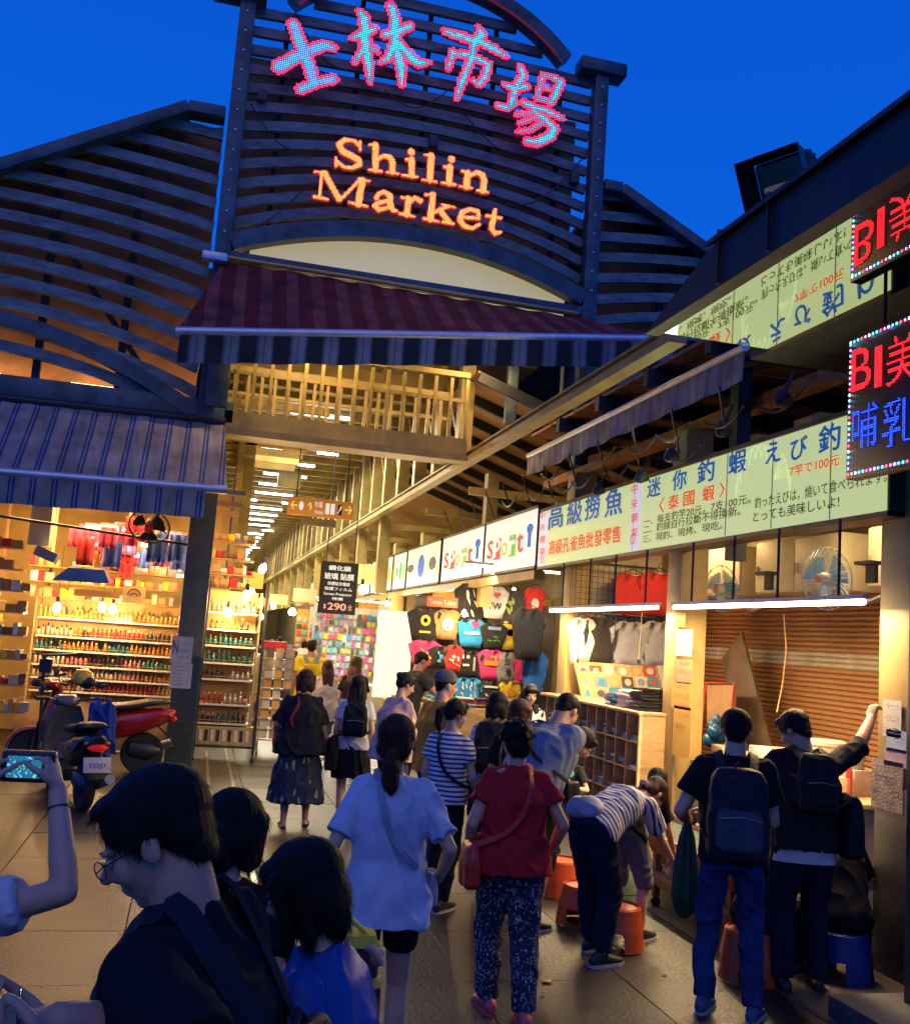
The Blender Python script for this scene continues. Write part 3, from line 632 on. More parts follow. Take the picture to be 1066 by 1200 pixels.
# floodlight on the eave
c = P(916, 218, x=3.2); fl = thing('floodlight', 'big dark square floodlight standing on the corner eave against the sky', 'floodlight', (c.x, c.y, SOF + .4))
fd = Vector((-.80, -.40, -.45)).normalized(); sdv, upv, _ = frame_of(fd); rot = Matrix((sdv, -fd, upv)).transposed()
def rb(o, d): return c + rot @ Vector(o), d
MB().box(c + rot @ Vector((0, .08, 0)), (.34, .12, .34), rot).build('housing', m_darkb, fl, bevel=.02)
mb = MB(); 
for a_, b_ in (((-.17, -.17), (.17, -.17)), ((.17, -.17), (.17, .17)), ((.17, .17), (-.17, .17)), ((-.17, .17), (-.17, -.17))):
    p0 = [Vector((a_[0], .02, a_[1])), Vector((b_[0], .02, b_[1])), Vector((b_[0] * 1.25, -.12, b_[1] * 1.25)), Vector((a_[0] * 1.25, -.12, a_[1] * 1.25))]
    mb.prism([c + rot @ q for q in p0], rot @ Vector((0, .012, 0)))
mb.build('hood', M('hood_black', (.02, .02, .022), .4, .2), fl)
MB().box(c + rot @ Vector((0, .012, 0)), (.3, .01, .3), rot).build('reflector', M('reflector', (.5, .42, .28), .25, .9), fl)
MB().cone(c + rot @ Vector((-.1, -.02, 0)), c + rot @ Vector((.1, -.02, 0)), .02, .02, 8).build('lamp_bulb', M('dull_glass', (.6, .5, .3), .15, 0, emit=(1, .6, .2), es=.05), fl)
for i in range(6): MB().box(c + rot @ Vector((-.14 + .056 * i, .17, 0)), (.012, .07, .28), rot).build('cooling_fin', m_darkb, fl)
MB().bar(c + Vector((.05, .1, -.1)), (c.x + .05, c.y + .1, SOF + .33), .08, .05).build('bracket', m_darkb, fl)

# ------------------------------------------------------------------ the row of stalls on the right
SX = 4.47            # plane of the signs
CX = 4.6             # front of the columns
m_col = M('column_paint', (.46, .34, .12), .5, var=.2, scale=2, bump=.12, bscale=25)
m_dcol = M('column_dark_foot', (.06, .055, .05), .5, var=.3)
ORDC = ['nearest stall column, its foot painted black, at the right edge', 'stall column covered with yellow paper notices', 'stall column beside the T-shirt wall', 'stall column past the T-shirt wall', 'far stall column beside the bright counter', 'farthest stall column of the row']
for i, y in enumerate((6.2, 9.3, 12.4, 21.6, 24.8, 31)):
    t = thing('stall_column', 'olive painted ' + ORDC[i], 'column', (CX + .15, y, 0), 'columns of the stall row')
    ya0, yb0 = (y - .15, y + .15) if i else (5.5, 6.12); MB().span((CX, ya0, .0 if i else 1.25), (CX + .3, yb0, 4.1 if i == 0 else 4.3)).build('shaft', m_col, t, bevel=.012)
    if i == 0: MB().span((CX - .01, ya0 - .01, 0), (CX + .31, yb0 + .01, 1.25)).build('foot', m_dcol, t, bevel=.012)
    else: MB().span((CX - .03, y - .18, 0), (CX + .33, y + .18, .12)).build('foot', m_dcol, t, bevel=.01)
# column at the very edge of the picture and wall behind
xg = P(1061, 950, y=5.2).x; MB().span((xg, 5.0, 0), (xg + .12, 5.2, 3.0)).build('corner_post', M('green_edge_paint', (.06, .09, .06), .5), bevel=.01, label='dark green steel post at the right edge on the kerb', cat='post')
# unit walls
m_inner = M('stall_wall', (.34, .28, .16), .7, var=.25, scale=2)
MB().span((7.3, 5.9, 0), (7.4, 60, 4.2)).build('stall_back_wall', m_inner, label='dim beige back wall running behind the whole row of stalls', cat='wall')
for i, y in enumerate((12.6, 24.8, 31, 37)):
    MB().span((4.95, y - .04, 0), (7.28, y + .04, 3.9)).build('partition_wall', m_inner, label='partition wall between stalls, %s of the row' % ['first', 'second', 'third', 'fourth', 'fifth'][i], cat='wall', group='partition walls between stalls')
MB().span((4.95, 6.3, 3.6), (7.28, 40, 3.65)).build('stall_ceiling', m_inner, label='low boarded ceiling over the stalls on the right', cat='ceiling')
# ---- unit 1: wood coloured rolling shutter, cupboards, fans
shx = 6.5
m_shut = M('shutter_wood', (.30, .15, .055), .5, var=.45, scale=1.3, bump=.15, stretch=(1, .25, 6), tint=(.2, .07, .015))
m_shutp = M('shutter_pale', (.5, .42, .28), .5, var=.3, scale=6, stretch=(1, .5, 1))
t = thing('rolling_shutter', 'wood brown rolling shutter with one pale slat closing the back of the near stall', 'shutter', (shx, 10.2, 0))
sl = MB().lathe((0, 0, 0), [(.001, 0), (.02, 0), (.02, 1), (.001, 1)], 6).mesh('x')
zz = .75; k = 0
slat_me = MB().add([Vector((x, y, z)) for y in (-2.3, 2.3) for x, z in ((.02, -.026), (-.004, -.028), (-.022, -.012), (-.022, .012), (-.004, .026), (.02, .024))], [(0, 1, 7, 6), (1, 2, 8, 7), (2, 3, 9, 8), (3, 4, 10, 9), (4, 5, 11, 10), (5, 4, 3, 2, 1, 0), (6, 7, 8, 9, 10, 11)]).mesh('slat')
while zz < 3.2:
    pale = 2.0 < zz < 2.13
    share(slat_me, 'slat', m_shutp if pale else m_shut, (shx, 10.2, zz), t); zz += .055; k += 1
MB().span((shx - .1, 7.85, 3.2), (shx + .3, 12.5, 3.5)).build('shutter_box', m_inner, t, bevel=.01)
m_cup = M('cupboard_cream', (.6, .55, .38), .5, var=.12)
m_gris = M('grey_plastic', (.35, .35, .33), .5)
for i, (y0, y1, lb) in enumerate(((10.25, 11.05, 'small cream wall cupboard behind the farther fan'), (8.43, 9.92, 'wide two door cream wall cupboard between the fans'), (7.3, 8.0, 'cream wall cupboard at the near end behind the column'))):
    t = thing('wall_cupboard', lb, 'cupboard', (6.2, (y0 + y1) / 2, 2.72), 'cream cupboards above the shutter')
    MB().span((5.9, y0, 2.74), (6.4, y1, 3.3)).build('carcass', m_cup, t, bevel=.008)
    n = 2 if y1 - y0 > .8 else 1
    for j in range(n):
        a, b = y0 + (y1 - y0) * j / n + .01, y0 + (y1 - y0) * (j + 1) / n - .01
        dr = MB().span((5.875, a, 2.755), (5.898, b, 3.285)).build('door', m_cup, t, bevel=.004)
        MB().box((5.86, b - .05, 2.98), (.02, .02, .1)).build('handle', m_gris, dr)
m_clear = M('clear_blue_plastic', (.45, .7, .85), .15, var=.05, alpha=.38)
m_fanb = M('fan_blade_blue', (.12, .4, .62), .2, alpha=.8)
def fan(y, z, lb, r=.24):
    t = thing('wall_fan', lb, 'fan', (5.2, y, z), 'blue bladed fans over the near stall')
    c = Vector((5.2, y, z)); ax = Vector((-1, -.25, -.12)).normalized(); sd, u, d = frame_of(ax)
    cage = thing_part = MB()
    for k in range(28):
        a = 2 * PI * k / 28; q = sd * math.cos(a) + u * math.sin(a)
        cage.tube([c + q * .05 + d * .1, c + q * r * .7 + d * .09, c + q * r, c + q * r * .7 - d * .07, c + q * .05 - d * .08], .0022, 4)
    for rr_, dd in ((r, 0), (r * .55, .1), (r * .3, .102)):
        cage.tube([c + (sd * math.cos(2 * PI * k / 24) + u * math.sin(2 * PI * k / 24)) * rr_ + d * dd for k in range(25)], .005 if rr_ == r else .0025, 5)
    cage.build('cage', M('fan_wire', (.3, .5, .65), .3, .4), t)
    for k in range(3):
        a0 = 2 * PI * k / 3; pts = []
        for j in range(7):
            a = a0 + j * .22; q = sd * math.cos(a) + u * math.sin(a); pts.append(c + q * r * (.86 - .02 * j) + d * (.03 - .012 * j))
        mbb = MB(); vs = [c + (sd * math.cos(a0 + .22 * j) + u * math.sin(a0 + .22 * j)) * .05 for j in range(7)] + pts
        mbb.add(vs, [(j, j + 1, j + 8, j + 7) for j in range(6)]); mbb.build('blade', m_fanb, t)
    hub = MB().lathe(c + d * .03, [(.05, -.05), (.055, 0), (.05, .05), (.02, .07)], 20, ax=d).build('hub', M('hub_white', (.7, .65, .5), .3), t)
    MB().lathe(c + d * .095, [(.032, 0), (.036, .008), (.03, .014)], 20, ax=d).build('hub_ring', M('hub_orange', (.6, .25, .1), .4), hub)
    MB().lathe(c - d * .16, [(.04, -.06), (.07, 0), (.07, .09)], 14, ax=d).build('motor', m_gris, t)
    MB().tube([c - d * .16, c - d * .2 + Vector((0, 0, -.12)), c + Vector((.35, 0, -.2)), c + Vector((.7, .0, -.05))], .02, 8).build('arm', m_gris, t)
f1 = P(845, 690, x=5.2); f2 = P(968, 678, x=5.2)
fan(f1.y, f1.z, 'blue bladed fan above the leaning board, nearer the notice column'); fan(f2.y, f2.z, 'larger looking blue bladed fan in front of the two door cupboard', .27)
# switch brackets
for i, (px, py) in enumerate(((898, 672), (1018, 660))):
    q = P(px, py, x=5.6); MB().box(q, (.14, .22, .03)).box(q + Vector((.03, 0, -.09)), (.04, .12, .16)).build('wall_bracket', m_darkb, label='black bracket with switch on the cream cupboards, %s' % ('beside the farther fan' if i == 0 else 'at the near column'), cat='bracket')
# leaning board, red frame chair, table clutter
t = P(850, 750, x=6.0); b = P(905, 880, x=6.0)
MB().prism([(6.1, P(845, 772, x=6.1).y, P(845, 772, x=6.1).z), (6.1, P(868, 740, x=6.1).y, P(868, 740, x=6.1).z), (6.05, P(915, 880, x=6.05).y, .75), (6.05, P(872, 880, x=6.05).y, .75)], (.03, 0, 0)).build('leaning_board', M('dark_ply', (.1, .06, .03), .6, var=.4, scale=4), label='long dark plywood board leaning against the brown shutter', cat='board', bevel=.004)
t = thing('folding_chair', 'red framed folding chair with tan back behind the fishing table', 'chair', (5.8, 9.0, .6))
m_redp = M('red_paint', (.5, .05, .03), .4)
p = [P(828, 803, x=5.8), P(860, 803, x=5.8), P(858, 850, x=5.8), P(828, 850, x=5.8)]
MB().prism(p, (.03, 0, 0)).build('backrest', M('tan_vinyl', (.35, .2, .09), .5), t)
MB().tube([p[0] + Vector((0, .02, .02)), p[1] + Vector((0, 0, .02)), p[2] - Vector((.1, .05, .6))], .014, 6).tube([p[0] + Vector((0, .02, .02)), p[3] - Vector((.1, 0, .6))], .014, 6).build('frame', m_redp, t)

# the long lightbox signs
m_grn = E('lit_sign_green', (.66, .78, .30), .66, (.6, .66, .36)); m_strip = E('lit_sign_strip', (.72, .72, .8), .62)
m_blue_t = E('sign_blue', (.0, .10, .36), .55, (.0, .08, .3)); m_red_t = E('sign_red', (.75, .05, .01), .6, (.6, .05, .02)); m_blk_t = E('sign_black', (.03, .05, .02), .3, (.02, .02, .02)); m_pale_t = E('sign_pale_mark', (.56, .68, .33), .78, (.6, .6, .4))
m_edge = M('sign_frame', (.14, .12, .07), .4, .5)
def lightbox(name, label, y0, y1, z0, z1, face, cat='sign', x=SX, grp=None):
    t = thing(name, label, cat, (x + .1, (y0 + y1) / 2, z0), grp)
    MB().span((x + .004, y0, z0), (x + .2, y1, z1)).build('box', m_edge, t)
    MB().span((x, y0 + .02, z0 + .025), (x + .003, y1 - .02, z1 - .025)).build('face', face, t)
    for (a, b) in ((z0 - .015, z0 + .022), (z1 - .022, z1 + .015)): MB().span((x - .012, y0, a), (x + .21, y1, b)).build('rim', m_edge, t)
    return t
def T(s, p0, p1, h, mat, parent, bold=.0, x=SX, spacing=1., name='lettering'):
    """writing on the sign plane: from photo point p0 to p1 along the base line, h photo pixels tall"""
    a, b = P(p0[0], p0[1], x=x), P(p1[0], p1[1], x=x); m_ = P((p0[0] + p1[0]) / 2, (p0[1] + p1[1]) / 2, x=x); n_ = P((p0[0] + p1[0]) / 2, (p0[1] + p1[1]) / 2 - h, x=x)
    z = m_.z; return letters(s, (x - .003, a.y, z), (0, -1, 0), (0, 0, 1), a.y - b.y, n_.z - m_.z, mat, parent, name, min(bold, .02), spacing)
z0, z1 = P(1041, 602, x=SX).z, P(989, 484, x=SX).z
ya, yb = P(1041, 602, x=SX).y, P(630, 663, x=SX).y; zs0, zs1 = P(1041, 602, x=SX).z, P(989, 484, x=SX).z
big = lightbox('shop_sign', 'long lit pale green sign for shrimp and fish games in blue and red characters', ya, yb, zs0, zs1, m_grn)
for (u0, u1) in ((631, 641), (738, 749)):
    p, q = P(u0, 640, x=SX), P(u1, 640, x=SX); MB().span((SX - .0045, q.y, zs0 + .03), (SX - .0005, p.y, zs1 - .03)).build('strip', m_strip, big)
def CW(s, px, py, w, h, mat, parent, bold=.012, x=SX):   # one word centred on a photo pixel
    c = P(px, py, x=x); a, b = P(px - w / 2, py, x=x), P(px + w / 2, py, x=x); hh = P(px, py - h / 2, x=x).z - P(px, py + h / 2, x=x).z
    lift = .006; bold = min(bold, .024); letters(s, (x - .003, (a.y), c.z - hh / 2), (0, -1, 0), (0, 0, 1), a.y - b.y, hh, mat, parent, 'lettering', bold, 1, lift=lift)
for s, px, py, w, h in (('高', 652, 604, 18, 31), ('級', 674, 599, 18, 31), ('撈', 695, 593, 18, 31), ('魚', 720, 588, 21, 33), ('迷', 767, 571, 16, 23), ('你', 797, 562, 17, 24), ('釣', 828, 552, 20, 27), ('蝦', 865, 541, 21, 28),
                        ('え', 907, 530, 18, 25), ('び', 937, 525, 20, 27), ('釣', 973, 513, 26, 33), ('り', 1012, 505, 20, 36)):
    CW(s, px, py, w, h, m_blue_t, big, .035)
T('高級孔雀魚批發零售', (643, 650), (727, 637), 19, m_red_t, big, .03)
for i, s in enumerate('中央鋼架'):
    CW(s, 636, 604 + i * 14, 6, 8, m_red_t, big, .01); CW(s, 744, 573 + i * 17, 7, 11, m_red_t, big, .01)
for (px, py) in ((636, 655), (742, 632)):
    c = P(px, py, x=SX); rr_ = .05; MB().tube([(SX - .01, c.y + rr_ * math.cos(a), c.z + rr_ * 1.1 * math.sin(a)) for a in np.linspace(0, 2 * PI, 20)], .004, 5).build('round_mark', m_red_t, big)
for s, px, py, w, h in (('〈', 776, 592, 6, 18), ('泰', 790, 588, 13, 17), ('國', 808, 584, 13, 17), ('蝦', 831, 578, 14, 18), ('〉', 847, 574, 6, 18)): CW(s, px, py, w, h, m_red_t, big, .015)
T('7竿で100元', (926, 557), (984, 547), 13, m_red_t, big, .01)
T('一、每支釣竿20元，7支100元。', (755, 614), (880, 593), 11, m_blk_t, big, .01)
T('二、釣線自行拉斷不得換新。', (754, 625), (868, 605), 11, m_blk_t, big, .01)
T('三、現釣、現烤、現吃。', (753, 636), (847, 621), 10, m_blk_t, big, .01)
T('釣ったえびは，燒いて食べられます。', (885, 592), (1040, 570), 15, m_blk_t, big, .005)
T('とっても美味しいよ!', (883, 612), (984, 595), 14, m_blk_t, big, .01)
for px in (973, 852, 745, 905):
    q = P(px, 560, x=SX); MB().span((SX - .0048, q.y - .004, zs0 + .03), (SX - .0002, q.y + .004, zs1 - .03)).build('panel_seam', M('seam_grey', (.3, .32, .2), .6), big)
sh = MB(); c = P(880, 555, x=SX)   # pale shrimp drawing
for k in range(7):
    a = k * .35; rr_ = .26; cx_, cz_ = c.y - .1 + rr_ * math.cos(a), c.z - .12 + rr_ * math.sin(a) * .9
    sh.tube([(SX - .0035, cx_ + .09 * math.cos(a + q), cz_ + .12 * math.sin(a + q)) for q in np.linspace(-1.7, 1.7, 9)], .0035, 4)
for k in range(5): sh.tube([(SX - .0035, c.y - .35, c.z - .1), (SX - .0035, c.y - .48 - .03 * k, c.z + .1 - .05 * k), (SX - .0035, c.y - .6, c.z - .15 - .07 * k)], .003, 4)
sh.build('pale_drawing', m_pale_t, big)
area_lamp('sign_glow', (SX - .12, 9.2, 3.45), 6.5, 35, (.8, .95, .5), rot=(0, R(90), 0), sy=.5).rotation_euler = (0, R(90), 0)

# LED sign
m_ledbox = M('led_box', (.012, .012, .016), .35)
LX = 3.8; q0 = P(990, 557, x=LX); q1 = P(990, 403, x=LX)
led = thing('led_sign', 'black lamp board with red B1 and blue characters, coloured running border', 'sign', (LX, q0.y - .5, q0.z))
MB().span((LX + .004, q0.y - 1.3, q0.z - .03), (LX + .09, q0.y + .0, q1.z + .02)).build('box', m_ledbox, led, bevel=.006)
e_lr = E('led_pure_red', (1, .02, .02), 4.5); e_lb = E('led_pure_blue', (.02, .10, 1), 4.5); e_dr = E('led_red_glow', (.8, .0, .0), .35, (.2, 0, 0)); e_db = E('led_blue_glow', (.0, .0, .8), .35, (0, 0, .2))
def ledtext(s, px0, px1, py, h, e, eg, slope):
    a = P(px0, py, x=LX); b = P(px1, py, x=LX); hh = P(px0, py - h / 2, x=LX).z - P(px0, py + h / 2, x=LX).z; w = a.y - b.y
    letters(s, (LX, a.y, a.z - hh / 2), (0, -1, 0), (0, 0, 1), w, hh, eg, led, 'lettering', .0, lift=.001)
    pp = text_points(s, .0135, w, hh, .0)
    dots([(LX - .004, a.y - u, a.z - hh / 2 + v) for u, v in pp], .0042, 'led_dots', e, led, (-1, 0, 0), kind='stuff')
ledtext('B', 998, 1021, 436, 48, e_lr, e_dr, 0); ledtext('1', 1025, 1034, 431, 48, e_lr, e_dr, 0); ledtext('美', 1039, 1078, 426, 56, e_lr, e_dr, 0)
ledtext('哺', 999, 1028, 503, 50, e_lb, e_db, 0); ledtext('乳', 1034, 1072, 499, 54, e_lb, e_db, 0)
bc = [(1, .05, .1), (.1, .4, 1), (.5, .2, 1), (.1, .8, .9), (.9, .8, 1), (.1, .1, 1)]; bm_ = [E('led_border_%d' % i, c, 5) for i, c in enumerate(bc)]
pts = []; yy = q0.y - .03; 
z = q0.z + .0
while z < q1.z: pts.append((yy, z)); z += .036
y = yy
while y > q0.y - 1.25: pts += [(y, q1.z - .01), (y, q0.z)]; y -= .036
for k in range(6): dots([(LX - .002, a, b) for i, (a, b) in enumerate(pts) if (i * 7 + i // 5) % 6 == k], .0095, 'border_lamp', bm_[k], led, (-1, 0, 0), n=7, kind='stuff')
MB().cone((LX + .04, q0.y - .3, q1.z), (LX + .04, q0.y - .3, SOF), .012, .012, 6).cone((LX + .04, q0.y - 1, q1.z), (LX + .04, q0.y - 1, SOF), .012, .012, 6).build('hanger', m_darkb, led)

# sport signs and the ones beyond
m_wsign = E('lit_sign_white', (.8, .9, .82), .72); zb, zt = P(520, 682, x=SX).z, P(624, 595.6, x=SX).z
spc = [(.55, .05, .04), (.9, .35, .05), (.75, .5, .05), (.2, .5, .05), (.65, .06, .05)]
for (u0, u1, lb, n_) in ((567, 628, 'white lit sign with Sport in shopping bags, beside the green sign', 0), (518, 566, 'white lit sign with Sport in shopping bags, the farther one', 1)):
    a, b = P(u0, 650, x=SX), P(u1, 650, x=SX)
    t = lightbox('shop_sign', lb, b.y + .02, a.y - .02, zb, zt, m_wsign, grp='white Sport signs')
    Y0 = a.y; w = (a.y - b.y); lm = [E('sport_%d' % i, c, .55, c) for i, c in enumerate(spc)]
    for i, s in enumerate('Sport'):
        yc = Y0 - w * (.14 + .145 * i); MB().span((SX - .004, yc - w * .065, zb + .22), (SX - .001, yc + w * .065, zb + .52 + .03 * (i % 2))).build('bag_panel', lm[[3, 4, 2, 3, 4][i]] if i % 2 else m_wsign, t)
        letters(s, (SX - .004, yc + w * .062, zb + .25), (0, -1, 0), (0, 0, 1), w * .125, .30 if s in 'Spt' else .22, lm[i] if i % 2 == 0 else m_wsign, t, 'lettering', .03)
        MB().tube([(SX - .006, yc + .03, zb + .5), (SX - .006, yc + .02, zb + .62), (SX - .006, yc - .02, zb + .62), (SX - .006, yc - .03, zb + .5)], .005, 4).build('bag_handle', m_pale_t, t)
    q = [(.0, .3), (.06, .34), (.13, .34), (.19, .3), (.16, .24), (.14, .26), (.14, .08), (.05, .08), (.05, .26), (.03, .24)]
    MB().prism([(SX - .006, Y0 - w * .82 - a_ * w / 1.7, zb + .2 + b_ * 1.3) for a_, b_ in q], (.004, 0, 0)).build('shirt_mark', E('sport_blue', (.02, .12, .6), .5, (0, .1, .5)), t)
cols = [((.8, .85, .5), 'pale yellow green'), ((.55, .75, .7), 'pale blue green'), ((.85, .8, .7), 'cream'), ((.6, .75, .9), 'light blue'), ((.9, .85, .8), 'white'), ((.8, .7, .4), 'amber'), ((.7, .8, .9), 'blue white')]
edges = [(478, 516), (462, 477), (437, 461), (421, 436), (405, 420), (388, 404), (366, 387)]
rs = random.Random(5)
for i, (u0, u1) in enumerate(edges):
    a, b = P(u0, 650, x=SX), P(u1, 650, x=SX)
    t = lightbox('shop_sign', 'small lit %s shop sign, %s past the Sport signs' % (cols[i][1], ['first', 'second', 'third', 'fourth', 'fifth', 'sixth', 'seventh'][i]), b.y + .03, a.y - .03, zb, zt, E('lit_small_%d' % i, cols[i][0], .8))
    n = 3 + i % 3; L_ = a.y - b.y
    for j in range(n):
        c = rs.choice([(.7, .05, .05), (.05, .4, .1), (.05, .15, .6), (.9, .5, .05), (.1, .1, .1)]); yc = b.y + L_ * (j + .6) / n; hz = rs.uniform(.15, .5); w_ = L_ / n * .32
        MB().add([(SX - .004, yc + w_ * math.cos(q), zb + .42 + hz * .6 * math.sin(q)) for q in np.linspace(0, 2 * PI, 9 + j)[:-1]], [tuple(range(8 + j))]).build('picture_mark', E('mark_%d' % (int(c[0] * 9) * 100 + int(c[1] * 9) * 10 + int(c[2] * 9)), c, .5, c), t)
# back side of the sign row: beam
MB().span((SX + .02, 13.4, zb - .16), (SX + .18, 36, zb - .03)).build('sign_beam', m_col, label='beige beam under the row of white signs', cat='beam')

# fluorescent tubes under the green sign, with hanging rods
m_warmtube = E('warm_tube', (1.0, .74, .46), 13)
for i, (u0, v0, u1, v1, lb) in enumerate(((645, 716, 702, 714, 'farthest of the four hanging tubes, before the red shirts'), (704, 714, 770, 712, 'second hanging tube, ending at the notice column'), (790, 712, 878, 709, 'third hanging tube, under the fans'), (882, 709, 1012, 706, 'nearest hanging tube, ending at the near column'))):
    a, b = P(u0, v0, x=4.4), P(u1, v1, x=4.4); z = (a.z + b.z) / 2; a.z = b.z = z
    t = thing('hanging_tube_light', 'warm fluorescent ' + lb, 'tube light', ((a + b) / 2), 'tube lights hung under the green sign')
    MB().cone(a, b, .02, .02, 10).build('tube', m_warmtube, t); MB().bar(a + Vector((.0, .03, .035)), b + Vector((0, -.03, .035)), .05, .03).build('batten', m_batten, t)
    for f in (.25, .8):
        p = a.lerp(b, f); MB().cone(p + Vector((0, 0, .04)), (p.x, p.y, zs0), .012, .012, 6).build('rod', m_darkb, t)
    L_ = (a - b).length; o = area_lamp('tube_glow', (4.4, (a.y + b.y) / 2, z - .03), .08, 58 * L_, (1, .68, .36), sy=L_)
# ---- clothes of the second stall: wire grid, red, black, white shirts
rs = random.Random(11)
def cloth_mat(name, c): return M('cloth_' + name, c, .85, var=.12, scale=9, bump=.25, bscale=22, sheen=.2)
SH = {}
def shirt_mesh(seed):
    """front of a hung T-shirt round the origin: width 1, height 1.2, faces -x, folds in depth"""
    if seed in SH: return SH[seed]
    r = random.Random(seed); out = [(-.13, 0), (-.27, -.03), (-.5, -.22), (-.43, -.4), (-.3, -.31), (-.29, -.7), (-.31, -1.12), (.31, -1.12), (.29, -.7), (.3, -.31), (.43, -.4), (.5, -.22), (.27, -.03), (.13, 0), (.07, -.07), (-.07, -.07)]
    bm = bmesh.new(); vs = [bm.verts.new((0, -a, b)) for a, b in out]; f = bm.faces.new(vs)
    bmesh.ops.triangulate(bm, faces=bm.faces[:]); bmesh.ops.subdivide_edges(bm, edges=bm.edges[:], cuts=3, use_grid_fill=True)
    p1, p2 = r.uniform(0, 6), r.uniform(0, 6)
    for v in bm.verts:
        edge = max(0, 1 - abs(abs(v.co.y) - .3) * 6) if v.co.z < -.3 else 0
        v.co.x = -.045 - .012 * math.sin(v.co.y * 17 + p1 + v.co.z * 2.5) - .01 * math.sin(v.co.y * 7 + v.co.z * 9 + p2) + .02 * edge
    ge = bmesh.ops.extrude_face_region(bm, geom=bm.faces[:]); 
    for v in [g for g in ge['geom'] if isinstance(g, bmesh.types.BMVert)]: v.co.x += .03
    me = bpy.data.meshes.new('shirt'); bmesh.ops.recalc_face_normals(bm, faces=bm.faces); bm.to_mesh(me); bm.free(); me.shade_smooth(); SH[seed] = me; return me
m_hang = M('hanger_black', (.03, .03, .03), .4)
def hung_shirt(px, py, wpx, hpx, col, cname, label, y, group=None, prints=(), hanger=True):
    """shirt facing the lane end, its collar at a photo pixel on the plane y"""
    c = P(px, py, y=y); w = P(px + wpx / 2, py, y=y).x - P(px - wpx / 2, py, y=y).x; h = c.z - P(px, py + hpx, y=y).z
    t = thing('tshirt', label, 'T-shirt', c, group)
    me = shirt_mesh(rs.randrange(5)); share(me, 'fabric', cloth_mat(cname, col), c, t, scale=(.7, w, h / 1.12), rot=(0, 0, PI / 2))
    if hanger:
        MB().tube([c + Vector((-w * .3, 0, -.03)), c + Vector((-w * .1, 0, .035)), c + Vector((0, 0, .05)), c + Vector((w * .1, 0, .035)), c + Vector((w * .3, 0, -.03))], .007, 5).tube([c + Vector((0, 0, .05)), c + Vector((0, .0, .1)), c + Vector((.02, 0, .12)), c + Vector((.035, 0, .1))], .004, 5).build('hanger', m_hang, t)
    for kind, arg, u, v, pw, ph, pc in prints:
        m_ = M('print_%02d%02d%02d' % tuple(int(q * 99) for q in pc), pc, .6, var=.05, bump=0); py_ = c.y - .055; cx, cz = c.x + u * w, c.z - v * h
        if kind == 't': letters(arg, (cx - pw * w / 2, py_, cz - ph * h / 2), (1, 0, 0), (0, 0, 1), pw * w, ph * h, m_, t, 'print', .02)
        elif kind == 'o': MB().add([(cx + pw * w / 2 * math.cos(a), py_, cz + ph * h / 2 * math.sin(a)) for a in np.linspace(0, 2 * PI, 17)[:-1]], [tuple(range(16))]).build('print', m_, t)
        elif kind == 'b': MB().span((cx - pw * w / 2, py_, cz - ph * h / 2), (cx + pw * w / 2, py_ + .002, cz + ph * h / 2)).build('print', m_, t)
        elif kind == 'h':
            q = [(0, -.5), (-.5, .05), (-.42, .4), (-.2, .5), (0, .3), (.2, .5), (.42, .4), (.5, .05)]; MB().add([(cx + a * pw * w, py_ - .001, cz + b * ph * h) for a, b in q], [tuple(range(8))]).build('print', m_, t)
        elif kind == 'p':
            r = random.Random(arg); mb = MB()
            for k in range(7):
                a, b = cx + r.uniform(-.5, .5) * pw * w, cz + r.uniform(-.5, .5) * ph * h; e1, e2 = r.uniform(.1, .25) * pw * w, r.uniform(.08, .22) * ph * h; q0 = r.uniform(0, 3)
                mb.add([(a + e1 * math.cos(z_ + q0), py_ - .0006 * k, b + e2 * math.sin(z_)) for z_ in np.linspace(0, 2 * PI, 9)[:-1]], [tuple(range(8))])
            mb.build('print', m_, t)
    return t
RED, BLK, GRY, WHT = (.5, .02, .025), (.016, .015, .017), (.33, .35, .4), (.7, .68, .62)
grid_m = M('wire_grid', (.05, .05, .05), .4, .4)
def wire_grid(label, px0, px1, py0, py1, y, st=.075):
    a, b = P(px0, (py0 + py1) / 2, y=y), P(px1, (py0 + py1) / 2, y=y); zt_, zb_ = P((px0 + px1) / 2, py0, y=y).z, P((px0 + px1) / 2, py1, y=y).z
    mb = MB(); x = a.x
    while x <= b.x: mb.bar((x, y, zb_), (x, y, zt_), .006, .006); x += st
    z = zb_
    while z <= zt_: mb.bar((a.x, y + .007, z), (b.x, y + .007, z), .006, .006); z += st
    return mb.build('wire_grid', grid_m, label=label, cat='wire grid')
X2 = 12.05
wire_grid('black wire grid panel behind the red and black T-shirts', 672, 796, 664, 782, X2 + .06)
MB().span((4.62, X2 + .25, .9), (5.9, X2 + .29, 3.6)).build('backing_board', M('pale_board', (.55, .50, .40), .7), label='pale backing board behind the hung shirts of the card stall', cat='board')
zr1, zr2 = P(740, 664, y=X2).z, P(740, 722, y=X2).z
MB().cone((4.6, X2, zr1), (5.7, X2, zr1), .014, .014, 8).build('hanging_rail', m_hang, label='upper black rail carrying the red shirts', cat='rail')
MB().cone((4.6, X2 - .02, zr2), (5.7, X2 - .02, zr2), .012, .012, 8).build('hanging_rail', m_hang, label='lower black rail carrying the pale and black shirts', cat='rail')
hung_shirt(742, 672, 52, 50, RED, 'red', 'red T-shirt with white collar line on the wire grid, left of two', X2, 'red T-shirts on the grid', [('b', 0, 0, .05, .14, .015, (.7, .6, .5))])
hung_shirt(772, 670, 50, 52, RED, 'red', 'red T-shirt on the wire grid beside the notice column', X2, 'red T-shirts on the grid', [('b', 0, 0, .05, .14, .015, (.7, .6, .5))])
